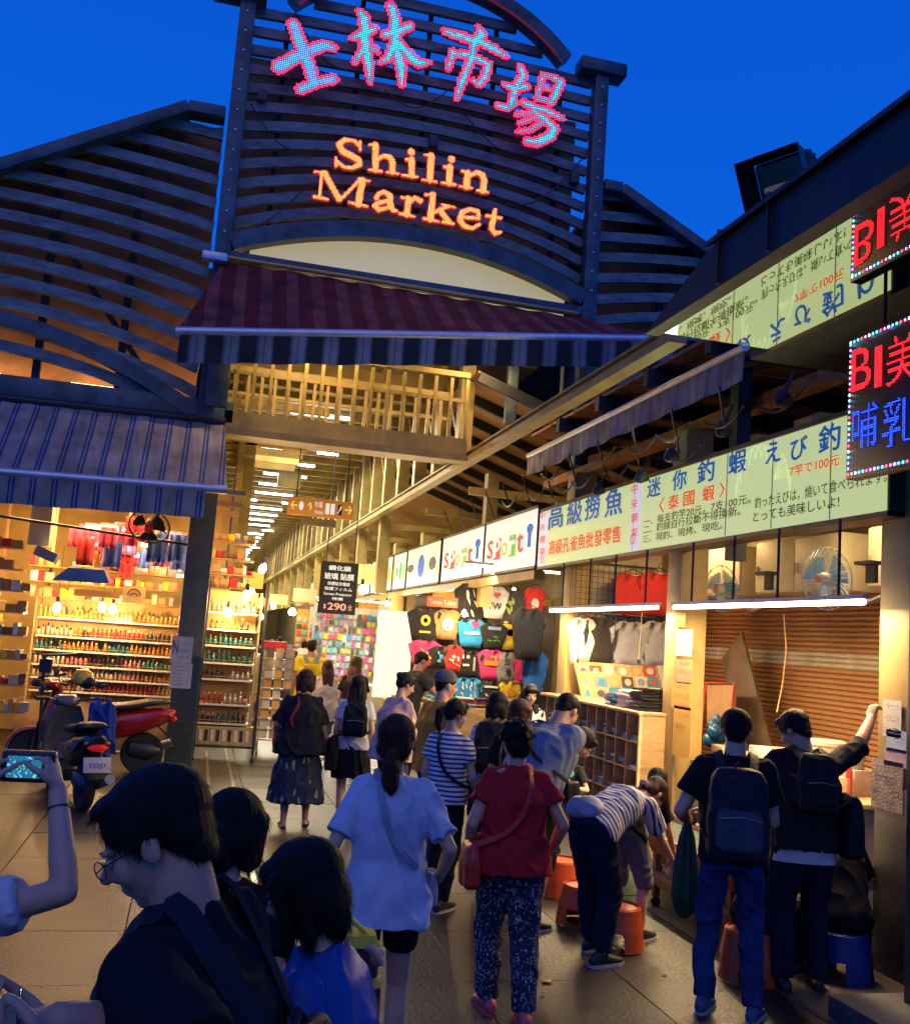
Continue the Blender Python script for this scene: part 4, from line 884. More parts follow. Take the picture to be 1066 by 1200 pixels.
hung_shirt(683, 724, 36, 56, WHT, 'white', 'white T-shirt half hidden at the left end of the lower rail', X2)
hung_shirt(704, 723, 44, 60, BLK, 'black', 'plain black T-shirt on the lower rail among pale ones', X2)
hung_shirt(738, 728, 50, 56, GRY, 'grey', 'pale grey T-shirt directly right of the plain black one', X2, 'pale grey T-shirts')
hung_shirt(771, 728, 48, 56, GRY, 'grey', 'pale grey T-shirt touching the notice column', X2, 'pale grey T-shirts')
for i, px in enumerate((681, 722, 752)):
    q = P(px, 718, y=11.8); b_ = P(px - 4, 775, y=11.8); t = thing('pull_hook', 'hooked pulling stick hanging before the pale shirts, %s of three' % ['left', 'middle', 'right'][i], 'hook', b_, 'hooked pulling sticks')
    MB().cone(q, b_, .006, .006, 6).build('stick', m_hang if i < 2 else m_cup, t); MB().box(b_, (.02, .035, .05)).build('handle', m_hang, t)
# picture cards on a sloping rack, three rows
ccol = [(.35, .27, .18), (.42, .38, .32), (.4, .04, .02), (.02, .2, .28), (.05, .04, .04), (.6, .35, .1), (.7, .6, .4), (.35, .28, .1), (.15, .2, .3)]
card_me = MB().box((0, 0, 0), (.012, 1, 1)).mesh('card'); k = 0
zc0, zc1 = P(735, 822, y=11.6).z, P(735, 779, y=11.95).z; MB().prism([(4.6, 11.6, zc0), (5.75, 11.6, zc0), (5.75, 11.95, zc1), (4.6, 11.95, zc1)], (0, .03, -.01)).build('card_rack', m_col, label='sloping rack carrying rows of picture cards under the pale shirts', cat='rack')
names = ['tan', 'white', 'red', 'teal', 'black', 'orange', 'cream', 'olive', 'navy']
for row, (py, y) in enumerate(((786, 11.90), (799, 11.78), (812, 11.66))):
    px = 676 + row * 3; j = 0
    while px < 788:
        w = rs.uniform(13, 18); a, b = P(px, py, y=y), P(px + w - 2.5, py, y=y); hh = P(px, py - 7, y=y).z - P(px, py + 6.5, y=y).z; ci = rs.randrange(9)
        if row == 1 and 700 < px < 712: ci = 2
        if row == 2 and 712 < px < 730: ci = 3
        c = Vector(((a.x + b.x) / 2, y - .03, a.z)); t = thing('picture_card', '%s picture card in the %s row of the card rack, %s' % (names[ci], ['top', 'middle', 'bottom'][row], ['at its left end', 'second along', 'third along', 'fourth along', 'fifth along', 'sixth along', 'seventh along', 'eighth along', 'at its right end'][min(j, 8)]), 'picture card', c, 'picture cards on the rack')
        share(card_me, 'card', M('card_' + names[ci], ccol[ci], .5), c, t, rot=(0, R(24), PI / 2), scale=(1, b.x - a.x, hh))
        cc = ccol[(ci + 3 + j) % 9]; L_ = b.x - a.x; r0 = rs.uniform(.25, .38)
        MB().add([(c.x + L_ * r0 * math.cos(q), c.y - .013 + .42 * hh * .3 * math.sin(q), c.z + hh * .3 * math.sin(q)) for q in np.linspace(0, 2 * PI, 8 + j)[:-1]], [tuple(range(7 + j))]).build('picture', M('card_' + names[(ci + 3 + j) % 9], cc, .5), t)
        px += w; j += 1
# pigeonhole shelf of folded shirts
m_ply = M('pigeonhole_wood', (.55, .35, .14), .55, var=.3, scale=3, bump=.15, stretch=(1, 1, 5))
fx = 4.32; ye = P(747, 860, x=fx).y; yf = 12.3; zt_ = P(747, 838, x=fx).z
cub = thing('pigeonhole_shelf', 'wooden pigeonhole shelf filled with folded shirts below the picture cards', 'shelf', (fx + .3, (ye + yf) / 2, 0))
MB().span((fx, ye - .03, 0), (4.97, ye, zt_)).build('end_panel', m_ply, cub, bevel=.003); MB().span((fx - .02, ye - .04, zt_), (5.0, yf, zt_ + .03)).build('top', m_ply, cub, bevel=.004)
MB().span((4.9, ye, 0), (4.93, yf, zt_ - .01)).build('back', m_ply, cub)
dy = .27; n = int((yf - ye) / dy); fold = MB().box((0, 0, 0), (.4, .2, .022)).mesh('folded_shirt')
bmm = bmesh.new(); bmm.from_mesh(fold); bmesh.ops.bevel(bmm, geom=bmm.edges[:], offset=.009, segments=2, affect='EDGES'); bmm.to_mesh(fold); bmm.free()
for i in range(1, n + 1): MB().span((fx, ye + i * dy - .008, .05), (4.89, ye + i * dy + .008, zt_ - .002)).build('divider', m_ply, cub)
for r_ in range(5): MB().span((fx + .003, ye, zt_ - .27 * (r_ + 1) - .008), (4.89, yf, zt_ - .27 * (r_ + 1) + .008)).build('shelf_board', m_ply, cub)
fm = [cloth_mat('white', WHT), cloth_mat('grey', GRY), M('plastic_bagged', (.5, .5, .5), .15, var=.3), cloth_mat('black', BLK), M('bagged_blue', (.1, .25, .4), .2)]
fn_ = ['white', 'grey', 'plastic wrapped', 'black', 'blue bagged']
for i in range(n):
    for r_ in range(3):
        for s in range(rs.randrange(2, 5)):
            k = rs.randrange(5)
            share(fold, 'folded_shirt', fm[k], (fx + .24 + rs.uniform(-.03, .03), ye + (i + .5) * dy + rs.uniform(-.01, .01), zt_ - .27 * (r_ + 1) + .02 + .024 * s), rot=(0, 0, R(rs.uniform(-5, 5))), label='%s folded shirt in the %s row of pigeonholes' % (fn_[k], ['top', 'middle', 'bottom'][r_]), cat='folded shirt', group='folded shirts in the pigeonholes')
for i in range(3):
    for s in range([11, 9, 6][i]):
        share(fold, 'folded_shirt', fm[[3, 0, 4][i]], (fx + .28 + rs.uniform(-.02, .02), ye + .28 + .34 * i + rs.uniform(-.02, .02), zt_ + .042 + .02 * s), rot=(R(rs.uniform(-3, 3)), R(rs.uniform(-3, 3)), R(rs.uniform(-8, 8))), scale=(1, 1.3, 1), label='%s folded shirt in the pile on top of the pigeonhole shelf' % ['black', 'white', 'blue bagged'][i], cat='folded shirt', group='folded shirts piled on the shelf')
# yellow notices on the second column
m_pap = M('yellow_notice', (.62, .38, .07), .7, var=.08); m_papw = M('white_paper', (.6, .58, .5), .7, var=.1); m_redink = M('red_ink', (.5, .05, .03), .6, bump=0); m_ink = M('dark_ink', (.05, .05, .06), .6, bump=0)
def notice(px0, py0, px1, py1, x, label, mat, lines=(), ink=None, face='x', yv=None, tilt=0, curl=0):
    kw = dict(x=x) if face == 'x' else dict(y=yv)
    a, b = P(px0, py1, **kw), P(px1, py0, **kw); t = thing('notice', label, 'notice', a)
    if face == 'x':
        y0_, y1_ = b.y, a.y; MB().span((x, y0_, a.z), (x + .003, y1_, b.z)).build('sheet', mat, t)
        for s, u, v, w, h, ik in lines: letters(s, (x - .001, y1_ - (y1_ - y0_) * (u - w / 2), a.z + (b.z - a.z) * (v - h / 2)), (0, -1, 0), (0, 0, 1), (y1_ - y0_) * w, (b.z - a.z) * h, ik, t, 'print')
    else:
        MB().span((a.x, yv - .003, a.z), (b.x, yv, b.z)).build('sheet', mat, t)
        for s, u, v, w, h, ik in lines: letters(s, (a.x + (b.x - a.x) * (u - w / 2), yv - .005, a.z + (b.z - a.z) * (v - h / 2)), (1, 0, 0), (0, 0, 1), (b.x - a.x) * w, (b.z - a.z) * h, ik, t, 'print')
    return t
def scrawl(n, seed): # unreadable small print drawn as short bars of text-like strokes
    r = random.Random(seed); return [('l' * 0 + ''.join(r.choice('一二三十口日') for _ in range(6)), .5, .85 - .7 * i / max(1, n - 1), .8, .5 / n, m_ink) for i in range(n)]
NX = 4.585
for (a, b, c, d, lb, m_, col, n_) in ((789, 715, 803, 735, 'narrow yellow notice, highest on the second column', m_pap, m_redink, 2), (791, 738, 811, 768, 'pale strip notice below the highest one on the second column', m_papw, m_ink, 4), (792, 774, 811, 800, 'small framed tan picture notice on the second column', M('tan_notice', (.5, .33, .16), .6), m_ink, 3), (786, 801, 810, 829, 'yellow notice with two lines of red print', m_pap, m_redink, 3), (787, 830, 810, 884, 'tall yellow notice with big red figures, lowest on the column', m_pap, m_redink, 0)):
    L_ = [(s[0], s[1], s[2], s[3], s[4], col) for s in scrawl(n_, a + b)] if n_ else [('一二三十口日', .5, .85, .8, .08, m_redink), ('日口一', .5, .6, .6, .1, m_redink), ('199', .5, .3, .7, .16, m_redink)]
    if not n_: L_ = L_[:2]
    notice(a, b, c, d, NX, lb, m_, L_)
for (a, b, c, d, lb, m_, n_) in ((1034, 822, 1056, 862, 'white paper with blue marks taped on the near column', m_papw, 3), (1038, 858, 1062, 880, 'paper slip with blue scribble below the white one on the near column', M('pale_blue_paper', (.4, .48, .62), .7), 1), (1036, 880, 1062, 896, 'pinkish printed sheet on the near column', M('pink_paper', (.55, .4, .42), .7), 2), (1020, 895, 1058, 945, 'crumpled plastic covered sheet low on the near column', M('plastic_sheet', (.45, .36, .26), .25, var=.4, scale=12, bump=.6), 4)):
    notice(a, b, c, d, 4.585, lb, m_, [(s[0], s[1], s[2], s[3], s[4], M('blue_ink', (.05, .1, .35), .6, bump=0)) for s in scrawl(n_, a)])

# ---- third stall: the wall of souvenir T-shirts
X3 = 17.0
MB().span((3.62, X3 + .14, .6), (6.2, X3 + .18, 2.72)).build('display_board', M('display_dark', (.12, .1, .08), .7), label='dark display board covered by the souvenir T-shirts', cat='board')
K = lambda *a: a
W_, Y_, G_, PK, OR, BL, RD = (.75, .72, .66), (.85, .62, .03), (.05, .5, .1), (.8, .05, .2), (.85, .3, .02), (.02, .3, .65), (.7, .03, .03)
wall = [(499, 712, 44, 40, BLK, 'black', 'black T-shirt with yellow round emblem on the souvenir wall', [K('o', 0, 0, .38, .26, .32, Y_), K('o', 0, 0, .38, .12, .15, BLK), K('b', 0, 0, .72, .3, .06, Y_)]),
 (525, 714, 34, 36, (.5, .26, .1), 'tan', 'tan T-shirt with pale animal face on the souvenir wall', [K('o', 0, 0, .5, .42, .42, W_), K('o', 0, -.09, .45, .05, .06, BLK), K('o', 0, .09, .45, .05, .06, BLK), K('o', 0, 0, .6, .08, .06, RD)]),
 (553, 684, 42, 46, BLK, 'black', 'black T-shirt with white figure on the souvenir wall, top row', [K('p', 3, 0, .5, .25, .6, W_)]),
 (580, 687, 34, 38, WHT, 'white', 'white T-shirt reading I heart TW on the souvenir wall', [K('t', 'I', -.18, .28, .05, .2, BLK), K('h', 0, .08, .28, .24, .2, RD), K('t', 'TW', 0, .62, .48, .22, BLK)]),
 (600, 690, 34, 42, (.06, .05, .04), 'umber', 'dark T-shirt with green leaf print beside the bulbs', [K('p', 9, 0, .5, .35, .5, (.3, .4, .1))]),
 (627, 688, 26, 36, RD, 'scarlet', 'scarlet T-shirt high up in the corner by the column', [K('o', 0, 0, .55, .35, .35, W_)]),
 (553, 725, 36, 34, BL, 'azure', 'azure T-shirt with pink heart on the souvenir wall', [K('h', 0, .1, .2, .3, .26, PK), K('b', 0, 0, .5, .5, .1, W_)]),
 (579, 730, 34, 30, BLK, 'black', 'black T-shirt with green car outline on the souvenir wall', [K('p', 5, 0, .6, .4, .2, G_), K('b', 0, 0, .22, .45, .12, (.2, .3, .5))]),
 (598, 728, 28, 34, Y_, 'yellow', 'bright yellow T-shirt with orange face on the souvenir wall', [K('o', 0, 0, .4, .4, .36, OR), K('o', 0, 0, .4, .3, .26, Y_)]),
 (498, 750, 40, 30, PK, 'magenta', 'magenta T-shirt with yellow print at the left of the souvenir wall', [K('p', 7, 0, .45, .3, .5, Y_)]),
 (517, 757, 30, 26, BLK, 'black', 'small black T-shirt with blue skyline print', [K('p', 8, 0, .5, .4, .4, (.1, .4, .6))]),
 (532, 756, 24, 32, RD, 'scarlet', 'scarlet T-shirt with white pattern, lower left of the wall', [K('p', 12, 0, .5, .5, .5, W_)]),
 (550, 762, 38, 32, BLK, 'black', 'black T-shirt with tower print on the souvenir wall', [K('t', 'I', -.2, .25, .05, .15, W_), K('h', -.08, .25, .14, .12, .14, W_) if False else K('o', 0, -.05, .25, .1, .13, W_), K('b', 0, .15, .5, .06, .5, (.5, .4, .3)), K('b', 0, -.1, .55, .2, .08, W_)]),
 (576, 761, 34, 36, PK, 'rose', 'rose T-shirt with orange lettering on the souvenir wall', [K('b', 0, 0, .45, .5, .16, OR), K('h', 0, 0, .25, .15, .12, OR)]),
 (594, 764, 30, 36, (.33, .32, .31), 'ash', 'ash grey T-shirt reading 台灣 on the souvenir wall', [K('t', '台', .0, .3, .22, .28, BLK), K('t', '灣', .05, .68, .24, .3, BLK)]),
 (611, 768, 20, 34, PK, 'magenta', 'narrow strip of a magenta T-shirt beside the blue one', []),
 (549, 794, 38, 32, BL, 'azure', 'azure T-shirt with white seahorse figures, bottom row', [K('p', 21, -.12, .5, .18, .6, W_), K('p', 22, .12, .5, .18, .6, W_)]),
 (575, 797, 32, 32, BLK, 'black', 'black T-shirt with white lettering, bottom row', [K('t', 'Taipei', 0, .25, .6, .14, W_) if False else K('b', 0, 0, .25, .5, .08, W_), K('p', 30, 0, .55, .4, .3, (.6, .5, .4))]),
 (598, 797, 28, 30, Y_, 'yellow', 'yellow T-shirt with orange print, bottom row', [K('o', 0, 0, .5, .4, .3, OR)])]
for i, (px, py, w, h, c, cn, lb, pr) in enumerate(wall): hung_shirt(px, py, w, h, c, cn, lb, X3 - .012 * (i % 4), 'souvenir T-shirts on the wall', pr, hanger=py < 700)
hung_shirt(620, 712, 42, 62, BLK, 'black', 'large plain black T-shirt hung in front near the column', 16.3)
hung_shirt(627, 762, 32, 56, (.02, .16, .5), 'royal', 'royal blue T-shirt hung low beside the column', 16.5)
q = P(500, 710, y=16.8); q2 = P(536, 712, y=16.8)
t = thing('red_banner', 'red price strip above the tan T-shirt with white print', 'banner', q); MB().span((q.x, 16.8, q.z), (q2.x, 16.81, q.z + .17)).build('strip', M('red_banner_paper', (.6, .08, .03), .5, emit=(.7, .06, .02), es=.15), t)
letters('Taiwan T-shirt', (q.x + .04, 16.798, q.z + .04), (1, 0, 0), (0, 0, 1), (q2.x - q.x) * .85, .08, m_papw, t)
# counter with folded shirts below the souvenir wall
t = thing('shirt_counter', 'low counter heaped with folded souvenir shirts under the T-shirt wall', 'counter', (4.6, 16.2, 0)); MB().span((3.7, 15.7, 0), (5.6, 16.75, .95)).build('cabinet', m_ply, t, bevel=.01)
for i in range(44):
    k = rs.randrange(6); c = [WHT, BLK, BL, (.05, .45, .08), Y_, (.4, .1, .15)][k]; nm = ['white', 'black', 'azure', 'green', 'yellow', 'wine'][k]
    share(fold, 'folded_shirt', cloth_mat(nm, c), (3.95 + .33 * (i % 5) + rs.uniform(-.04, .04), 15.95 + .5 * (i // 5 % 2), .965 + .03 * (i // 10)), rot=(0, 0, R(rs.uniform(-20, 20))), scale=(1, 1.5, 1.2), label='%s folded shirt on the low counter under the T-shirt wall' % nm, cat='folded shirt', group='folded shirts on the low counter')

# bulbs
m_bulb = E('warm_bulb', (1.0, .72, .33), 60); m_bulbw = E('pale_bulb', (1, .9, .7), 40); m_sock = M('bulb_socket', (.05, .04, .03), .4)
bulb_me = MB().lathe((0, 0, 0), [(.004, -.055), (.026, -.045), (.036, -.02), (.03, .012), (.016, .032), (.014, .045)], 12).mesh('glass_bulb'); bulb_me.shade_smooth()
sock_me = MB().lathe((0, 0, 0), [(.016, .04), (.018, .05), (.018, .1), (.008, .11)], 10).mesh('socket')
def bulb(c, label, power, cord=.6, scale=1., mat=None, grp=None):
    t = thing('hanging_bulb', label, 'light bulb', c, grp); share(bulb_me, 'glass_bulb', mat or m_bulb, c, t, scale=(scale,) * 3); share(sock_me, 'socket', m_sock, c, t, scale=(scale,) * 3)
    MB().cone(c + Vector((0, 0, .1 * scale)), c + Vector((.0, 0, cord)), .004, .004, 5).build('cord', m_sock, t)
    if power: point_lamp('bulb_light', c + Vector((0, 0, -.09 * scale)), power, (1, .62, .27), .05)
for (px, py, x, lb, pw) in ((544, 718, 4.3, 'bare glowing bulb in front of the azure heart shirt', 55), (593, 699, 5.3, 'bare glowing bulb beside the I heart TW shirt', 60), (602, 692, 5.45, 'second bulb just above the one beside the I heart TW shirt', 0), (453, 707, 4.4, 'small bulb over the bright white counter', 60), (344, 718, 2.9, 'small yellowish bulb far down the arcade', 60), (427, 664, 4.4, 'bulb under the small signs', 0)):
    bulb(P(px, py, x=x), lb, pw, .5, 1.25)

# bright white booth wall and phone accessory booth beyond
MB().span((3.15, 18.0, .9), (3.86, 18.05, 2.45)).build('bright_panel', E('bright_white_panel', (1, .88, .55), 1.15), label='glaring white lit panel beside the souvenir T-shirt wall', cat='light panel')
area_lamp('panel_glow', (3.7, 17.9, 1.8), 1.0, 60, (1, .85, .6), rot=(R(-90), 0, 0), sy=1.3)
t = thing('market_counter', 'counter with yellow goods in front of the glaring white panel', 'counter', (3.7, 17.3, 0)); MB().span((3.3, 16.8, 0), (4.3, 17.8, .9)).build('cabinet', m_ply, t, bevel=.01)
for i in range(14):
    c = rs.choice([Y_, OR, W_, (.7, .6, .1)]); MB().box((3.4 + rs.random() * .8, 16.9 + rs.random() * .8, .94), (rs.uniform(.08, .2), .12, .1)).build('goods_pack', M('pack_%d' % int(c[1] * 99), c, .4), bevel=.015, label='small %s pack on the counter before the white panel' % ('yellow' if c == Y_ else 'orange' if c == OR else 'pale' if c == W_ else 'mustard'), cat='pack', group='packs on the bright counter')
fw = thing('accessory_wall', 'brightly lit wall hung with rows of small colourful phone accessories', 'display wall', (3.5, 24, 0)); MB().span((2.65, 24.0, .2), (4.4, 24.06, 2.6)).build('panel', M('pale_panel', (.7, .68, .6), .6), fw)
blis = MB().box((0, 0, 0), (1, .04, 1)).mesh('blister_pack'); bc_ = [(.7, .65, .6), (.05, .3, .6), (.7, .1, .3), (.75, .6, .05), (.1, .1, .1), (.2, .5, .5), (.6, .1, .05), (.5, .3, .6)]
bn = ['white', 'blue', 'pink', 'yellow', 'black', 'teal', 'red', 'violet']
for r_ in range(13):
    for c_ in range(15):
        k = rs.randrange(8)
        if rs.random() < .93: share(blis, 'blister_pack', M('blister_' + bn[k], bc_[k], .3), (2.74 + c_ * .112 + rs.uniform(-.01, .01), 23.96, .4 + r_ * .165), fw, scale=(rs.uniform(.06, .1), 1, rs.uniform(.09, .14)))
area_lamp('accessory_light', (3.5, 23.2, 2.7), 1.4, 120, (1, .93, .8), rot=(R(-35), 0, 0), sy=.2)
for i in range(6): MB().cone((2.6 + .3 * i, 23.3, 2.75), (2.85 + .3 * i, 23.3, 2.75), .02, .02, 6).build('booth_tube', E('booth_tube', (1, .95, .85), 7), fw)
MB().span((2.6, 22.8, .0), (4.4, 23.4, .85)).build('booth_counter', m_papw, bevel=.01, label='white counter in front of the phone accessory wall', cat='counter')
# black hanging price board
a, b = P(377, 657, y=20.5), P(421, 657, y=20.5); c = P(399, 720, y=20.5)
t = thing('hanging_price_board', 'black hanging board for glass screen films with red 290 price', 'sign', ((a.x + b.x) / 2, 20.5, c.z))
MB().span((a.x, 20.5, c.z), (b.x, 20.54, a.z)).build('board', M('black_board', (.012, .012, .013), .5), t); wE = E('board_white', (.8, .8, .75), .5); rE = E('board_red', (.9, .08, .04), .7)
Wd = b.x - a.x; Hd = a.z - c.z
for s, u, v, w, h, m_ in (('鋼化膜', .5, .88, .6, .1, wE), ('玻璃 貼膜', .5, .72, .8, .13, wE), ('保護貼充電線', .5, .58, .6, .07, wE), ('保護フィルム', .5, .48, .75, .07, wE), ('Screen Protector', .5, .38, .75, .055, wE), ('特價', .5, .29, .3, .06, wE), ('290', .5, .14, .5, .14, rE), ('$', .18, .13, .07, .1, rE), ('元', .85, .13, .1, .1, rE)):
    letters(s, (a.x + Wd * (u - w / 2), 20.497, c.z + Hd * (v - h / 2)), (1, 0, 0), (0, 0, 1), Wd * w, Hd * h, m_, t, bold=.03)
for x in (a.x + .1, b.x - .1): MB().cone((x, 20.52, a.z), (x, 20.52, CZ), .012, .012, 6).build('wire', m_darkb, t)
# orange direction sign
a, b = P(338, 585, y=16), P(414, 600, y=16); z0_, z1_ = P(376, 606, y=16).z, P(376, 585, y=16).z
t = thing('direction_sign', 'orange hanging direction sign with yellow arrows and small symbols', 'sign', ((a.x + b.x) / 2, 16, z0_))
MB().span((a.x, 16, z0_), (b.x, 16.06, z1_)).build('board', E('sign_orange', (.62, .24, .03), .42, (.5, .2, .03)), t, bevel=.004); yE = E('arrow_yellow', (1, .7, .02), .9); wW = E('symbol_white', (.9, .85, .7), .7); dK = M('symbol_dark', (.05, .03, .02), .5)
w = b.x - a.x; h = z1_ - z0_
for s, u, bw, m_ in (('←', .09, .1, yE), ('●', .2, .07, wW), ('↑', .33, .07, yE), ('市場', .46, .12, wW), ('→', .92, .11, yE)): letters(s, (a.x + w * (u - bw / 2), 15.998, z0_ + h * .28 if s != '市場' else z0_ + h * .5), (1, 0, 0), (0, 0, 1), w * bw, h * (.5 if s != '市場' else .36), m_, t)
letters('Market', (a.x + w * .41, 15.998, z0_ + h * .16), (1, 0, 0), (0, 0, 1), w * .13, h * .22, wW, t)
for u in (.6, .68, .79): MB().span((a.x + w * (u - .03), 15.992, z0_ + h * .2), (a.x + w * (u + .03), 15.996, z0_ + h * .8)).build('pictogram', dK if u == .79 else wW, t)
MB().tube([(a.x + w * .76, 15.985, z0_ + h * .3), (a.x + w * .79, 15.985, z0_ + h * .5), (a.x + w * .81, 15.985, z0_ + h * .7)], .012, 5).build('escalator_mark', wW, t)
for u in (.12, .88): MB().cone((a.x + w * u, 16.03, z1_), (a.x + w * u, 16.03, 5.4), .01, .01, 6).build('wire', m_darkb, t)
MB().box(((a.x + b.x) / 2, 16.03, z0_ - .09), (w * .5, .05, .12)).build('lower_board', m_olive, t)

# ---- fishing game: long low tray on trestles, goods on the table behind
m_tray = M('tray_steel', (.3, .28, .22), .3, .6); m_wood = M('old_timber', (.22, .14, .07), .7, var=.35, scale=4, bump=.3, stretch=(1, .2, 1)); m_rust = M('rusty_sheet', (.28, .08, .03), .6, .2, var=.4, scale=5)
t = thing('fish_tank_trough', 'long low wood framed water trough on castors beside the squatting players', 'water trough', (4.0, 7.6, 0))
x0, x1, y0, y1 = 3.75, 4.42, 6.45, 9.0
for a, b in (((x0, y0, .42), (x0 + .05, y1, .56)), ((x1 - .05, y0, .42), (x1, y1, .56)), ((x0 + .05, y0, .42), (x1 - .05, y0 + .05, .56)), ((x0 + .05, y1 - .05, .42), (x1 - .05, y1, .56))): MB().span(a, b).build('side_board', m_rust if a[0] == x0 and b[1] == y1 else m_wood, t, bevel=.005)
MB().span((x0 + .05, y0 + .05, .42), (x1 - .05, y1 - .05, .44)).build('tray_floor', M('tray_blue', (.1, .25, .3), .4), t)
MB().span((x0 + .05, y0 + .05, .50), (x1 - .05, y1 - .05, .505)).build('water', M('tank_water', (.12, .16, .15), .05, var=.1, bump=.3, bscale=25), t)
MB().bar((x0 - .03, y0, .25), (x0 - .03, y1, .25), .07, .09).build('rail_board', m_wood, t, bevel=.006)
for x in (x0 + .03, x1 - .05):
    for y in (y0 + .1, (y0 + y1) / 2, y1 - .1): MB().box((x, y, .25), (.05, .05, .34)).build('leg', m_wood, t); MB().lathe((x, y - .012, .04), [(.01, 0), (.04, .002), (.04, .022), (.01, .024)], 12, ax=(0, 1, 0)).build('castor', m_darkb, t)
t = thing('game_table', 'table behind the trough loaded with tubs, boxes and price cards', 'table', (5.3, 7.9, 0))
MB().span((4.75, 6.6, .98), (5.9, 9.1, 1.02)).build('tabletop', m_ply, t, bevel=.005); MB().span((4.78, 6.65, .2), (5.86, 9.05, .97)).build('cabinet', M('pale_cloth_front', (.4, .32, .2), .8, var=.3, scale=4), t)
def tub(x, y, z, r, h, m_, label, cat='tub', lid=None, txt=None):
    t = thing('plastic_tub', label, cat, (x, y, z)); MB().lathe((x, y, z), [(r * .86, 0), (r, h), (r * 1.05, h), (r * 1.05, h - .02), (r * 1.0, h - .03)], 20).build('bucket', m_, t, smooth='a')
    if lid: MB().lathe((x, y, z + h), [(r * 1.06, -.02), (r * 1.06, .01), (r * .9, .025), (.01, .025)], 20).build('lid', lid, t)
    return t
m_crm = M('cream_plastic', (.6, .52, .36), .35); m_rl = M('red_label', (.6, .08, .05), .5)
a = P(970, 850, x=5.3); tub(5.3, a.y, 1.02, .15, .34, m_crm, 'cream paint bucket with red marks on the game table beside the column', lid=m_crm); a2 = P(995, 835, x=5.1); tub(5.1, a2.y, 1.02, .12, .30, M('cloudy_plastic', (.5, .42, .28), .25), 'cloudy jar under the raised hand on the game table')
a3 = P(940, 850, x=5.4); tub(5.4, a3.y, 1.02, .1, .22, m_crm, 'small cream tub left of the paint bucket')
for i, (px, py, w, d, h, c, lb) in enumerate(((905, 850, .34, .3, .22, (.65, .55, .45), 'pale tray with pink printed sheet leaning on the game table'), (870, 880, .3, .3, .12, (.55, .45, .1), 'yellow box low on the game table'), (895, 885, .26, .2, .1, (.6, .55, .45), 'white printed carton beside the yellow box'), (925, 868, .3, .25, .16, (.5, .42, .3), 'tan carton behind the black haired man'), (850, 885, .2, .3, .14, (.5, .4, .25), 'brown carton at the far end of the game table'), (1000, 885, .3, .3, .2, (.45, .33, .2), 'brown carton under the jar by the column'))):
    q = P(px, py, x=5.15); MB().box((5.15, q.y, 1.02 + h / 2), (w, d, h), Matrix.Rotation(R(rs.uniform(-20, 20)), 3, 'Z')).build('goods_box', M('box_%d' % i, c, .6, var=.2, scale=12), bevel=.006, label=lb, cat='box')
for i in range(5):
    q = P(852 + 14 * i, 895, x=4.8); t_ = thing('price_card', 'small standing card on the front of the game table, %s from the far end' % ['first', 'second', 'third', 'fourth', 'fifth'][i], 'card', (4.8, q.y, 1.02), 'price cards on the game table')
    MB().box((4.8, q.y, 1.09), (.01, .13, .13), Matrix.Rotation(R(12), 3, 'Y')).build('card', [m_papw, m_pap][i % 2], t_)
MB().tube([P(918, 720, x=5.6), P(921, 760, x=5.6), P(917, 800, x=5.6), P(910, 835, x=5.5)], .007, 6).build('power_cable', M('pale_cord', (.6, .4, .15), .5), label='thin pale cord hanging over the brown shutter', cat='cord')
for i, (px, py, c, lb) in enumerate(((838, 838, (.02, .2, .45), 'blue plastic bag at the foot of the leaning board'), (862, 850, (.02, .25, .5), 'blue crumpled bag behind the man with the green umbrella'))):
    q = P(px, py, x=5.7); mb = MB(); [mb.ell((5.7 + .05 * math.sin(k * 2), q.y + .06 * math.cos(k * 1.7), q.z - .28 + .05 * k), (.10 - .012 * k, .11 - .014 * k, .09)) for k in range(5)]; o = mb.build('plastic_bag', M('bag_blue_%d' % i, tuple(v * .5 for v in c), .3, bump=.8, bscale=12), smooth=True, label=lb, cat='bag')
# red plastic stools
m_org = M('orange_red_plastic', (.62, .10, .02), .35, var=.12, scale=6, bump=.05)
def stool(x, y, lb, h=.28, r=.16, rz=0, col=None):
    t = thing('plastic_stool', lb, 'stool', (x, y, .02), 'orange plastic stools', rz=rz, local=True); mb = MB(); n = 40; prof = [(1.28, 0), (1.26, .02), (1.18, h * .45), (1.06, h - .05), (1.04, h - .03), (1.02, h - .008), (.95, h)]
    for (q0, z0), (q1, z1) in zip(prof[:-1], prof[1:]):
        for k in range(n):
            a0, a1 = 2 * PI * k / n, 2 * PI * (k + 1) / n; ph = (k % 10) / 10
            if z1 <= h * .46 and .3 <= ph < .7 and z0 < .2: continue
            mb.add([(r * q0 * math.cos(a0), r * q0 * math.sin(a0), z0), (r * q0 * math.cos(a1), r * q0 * math.sin(a1), z0), (r * q1 * math.cos(a1), r * q1 * math.sin(a1), z1), (r * q1 * math.cos(a0), r * q1 * math.sin(a0), z1)], [(0, 1, 2, 3)])
            mb.add([(r * (q0 - .05) * math.cos(a0), r * (q0 - .05) * math.sin(a0), z0), (r * (q0 - .05) * math.cos(a1), r * (q0 - .05) * math.sin(a1), z0), (r * (q1 - .05) * math.cos(a1), r * (q1 - .05) * math.sin(a1), z1), (r * (q1 - .05) * math.cos(a0), r * (q1 - .05) * math.sin(a0), z1)], [(3, 2, 1, 0)])
    mb.build('leg_skirt', m_org if not col else col, t); MB().lathe((0, 0, h - .02), [(.02, .006), (r * .9, .008), (r * .97, .022), (r * 1.0, .015), (r * 1.0, .0)], 40).build('seat', m_org if not col else col, t, smooth='a'); return t
stool(P(683, 1085, z=.0).x, P(683, 1085, z=.0).y, 'orange stool beside the grey shirted man, farthest of the row', .27)
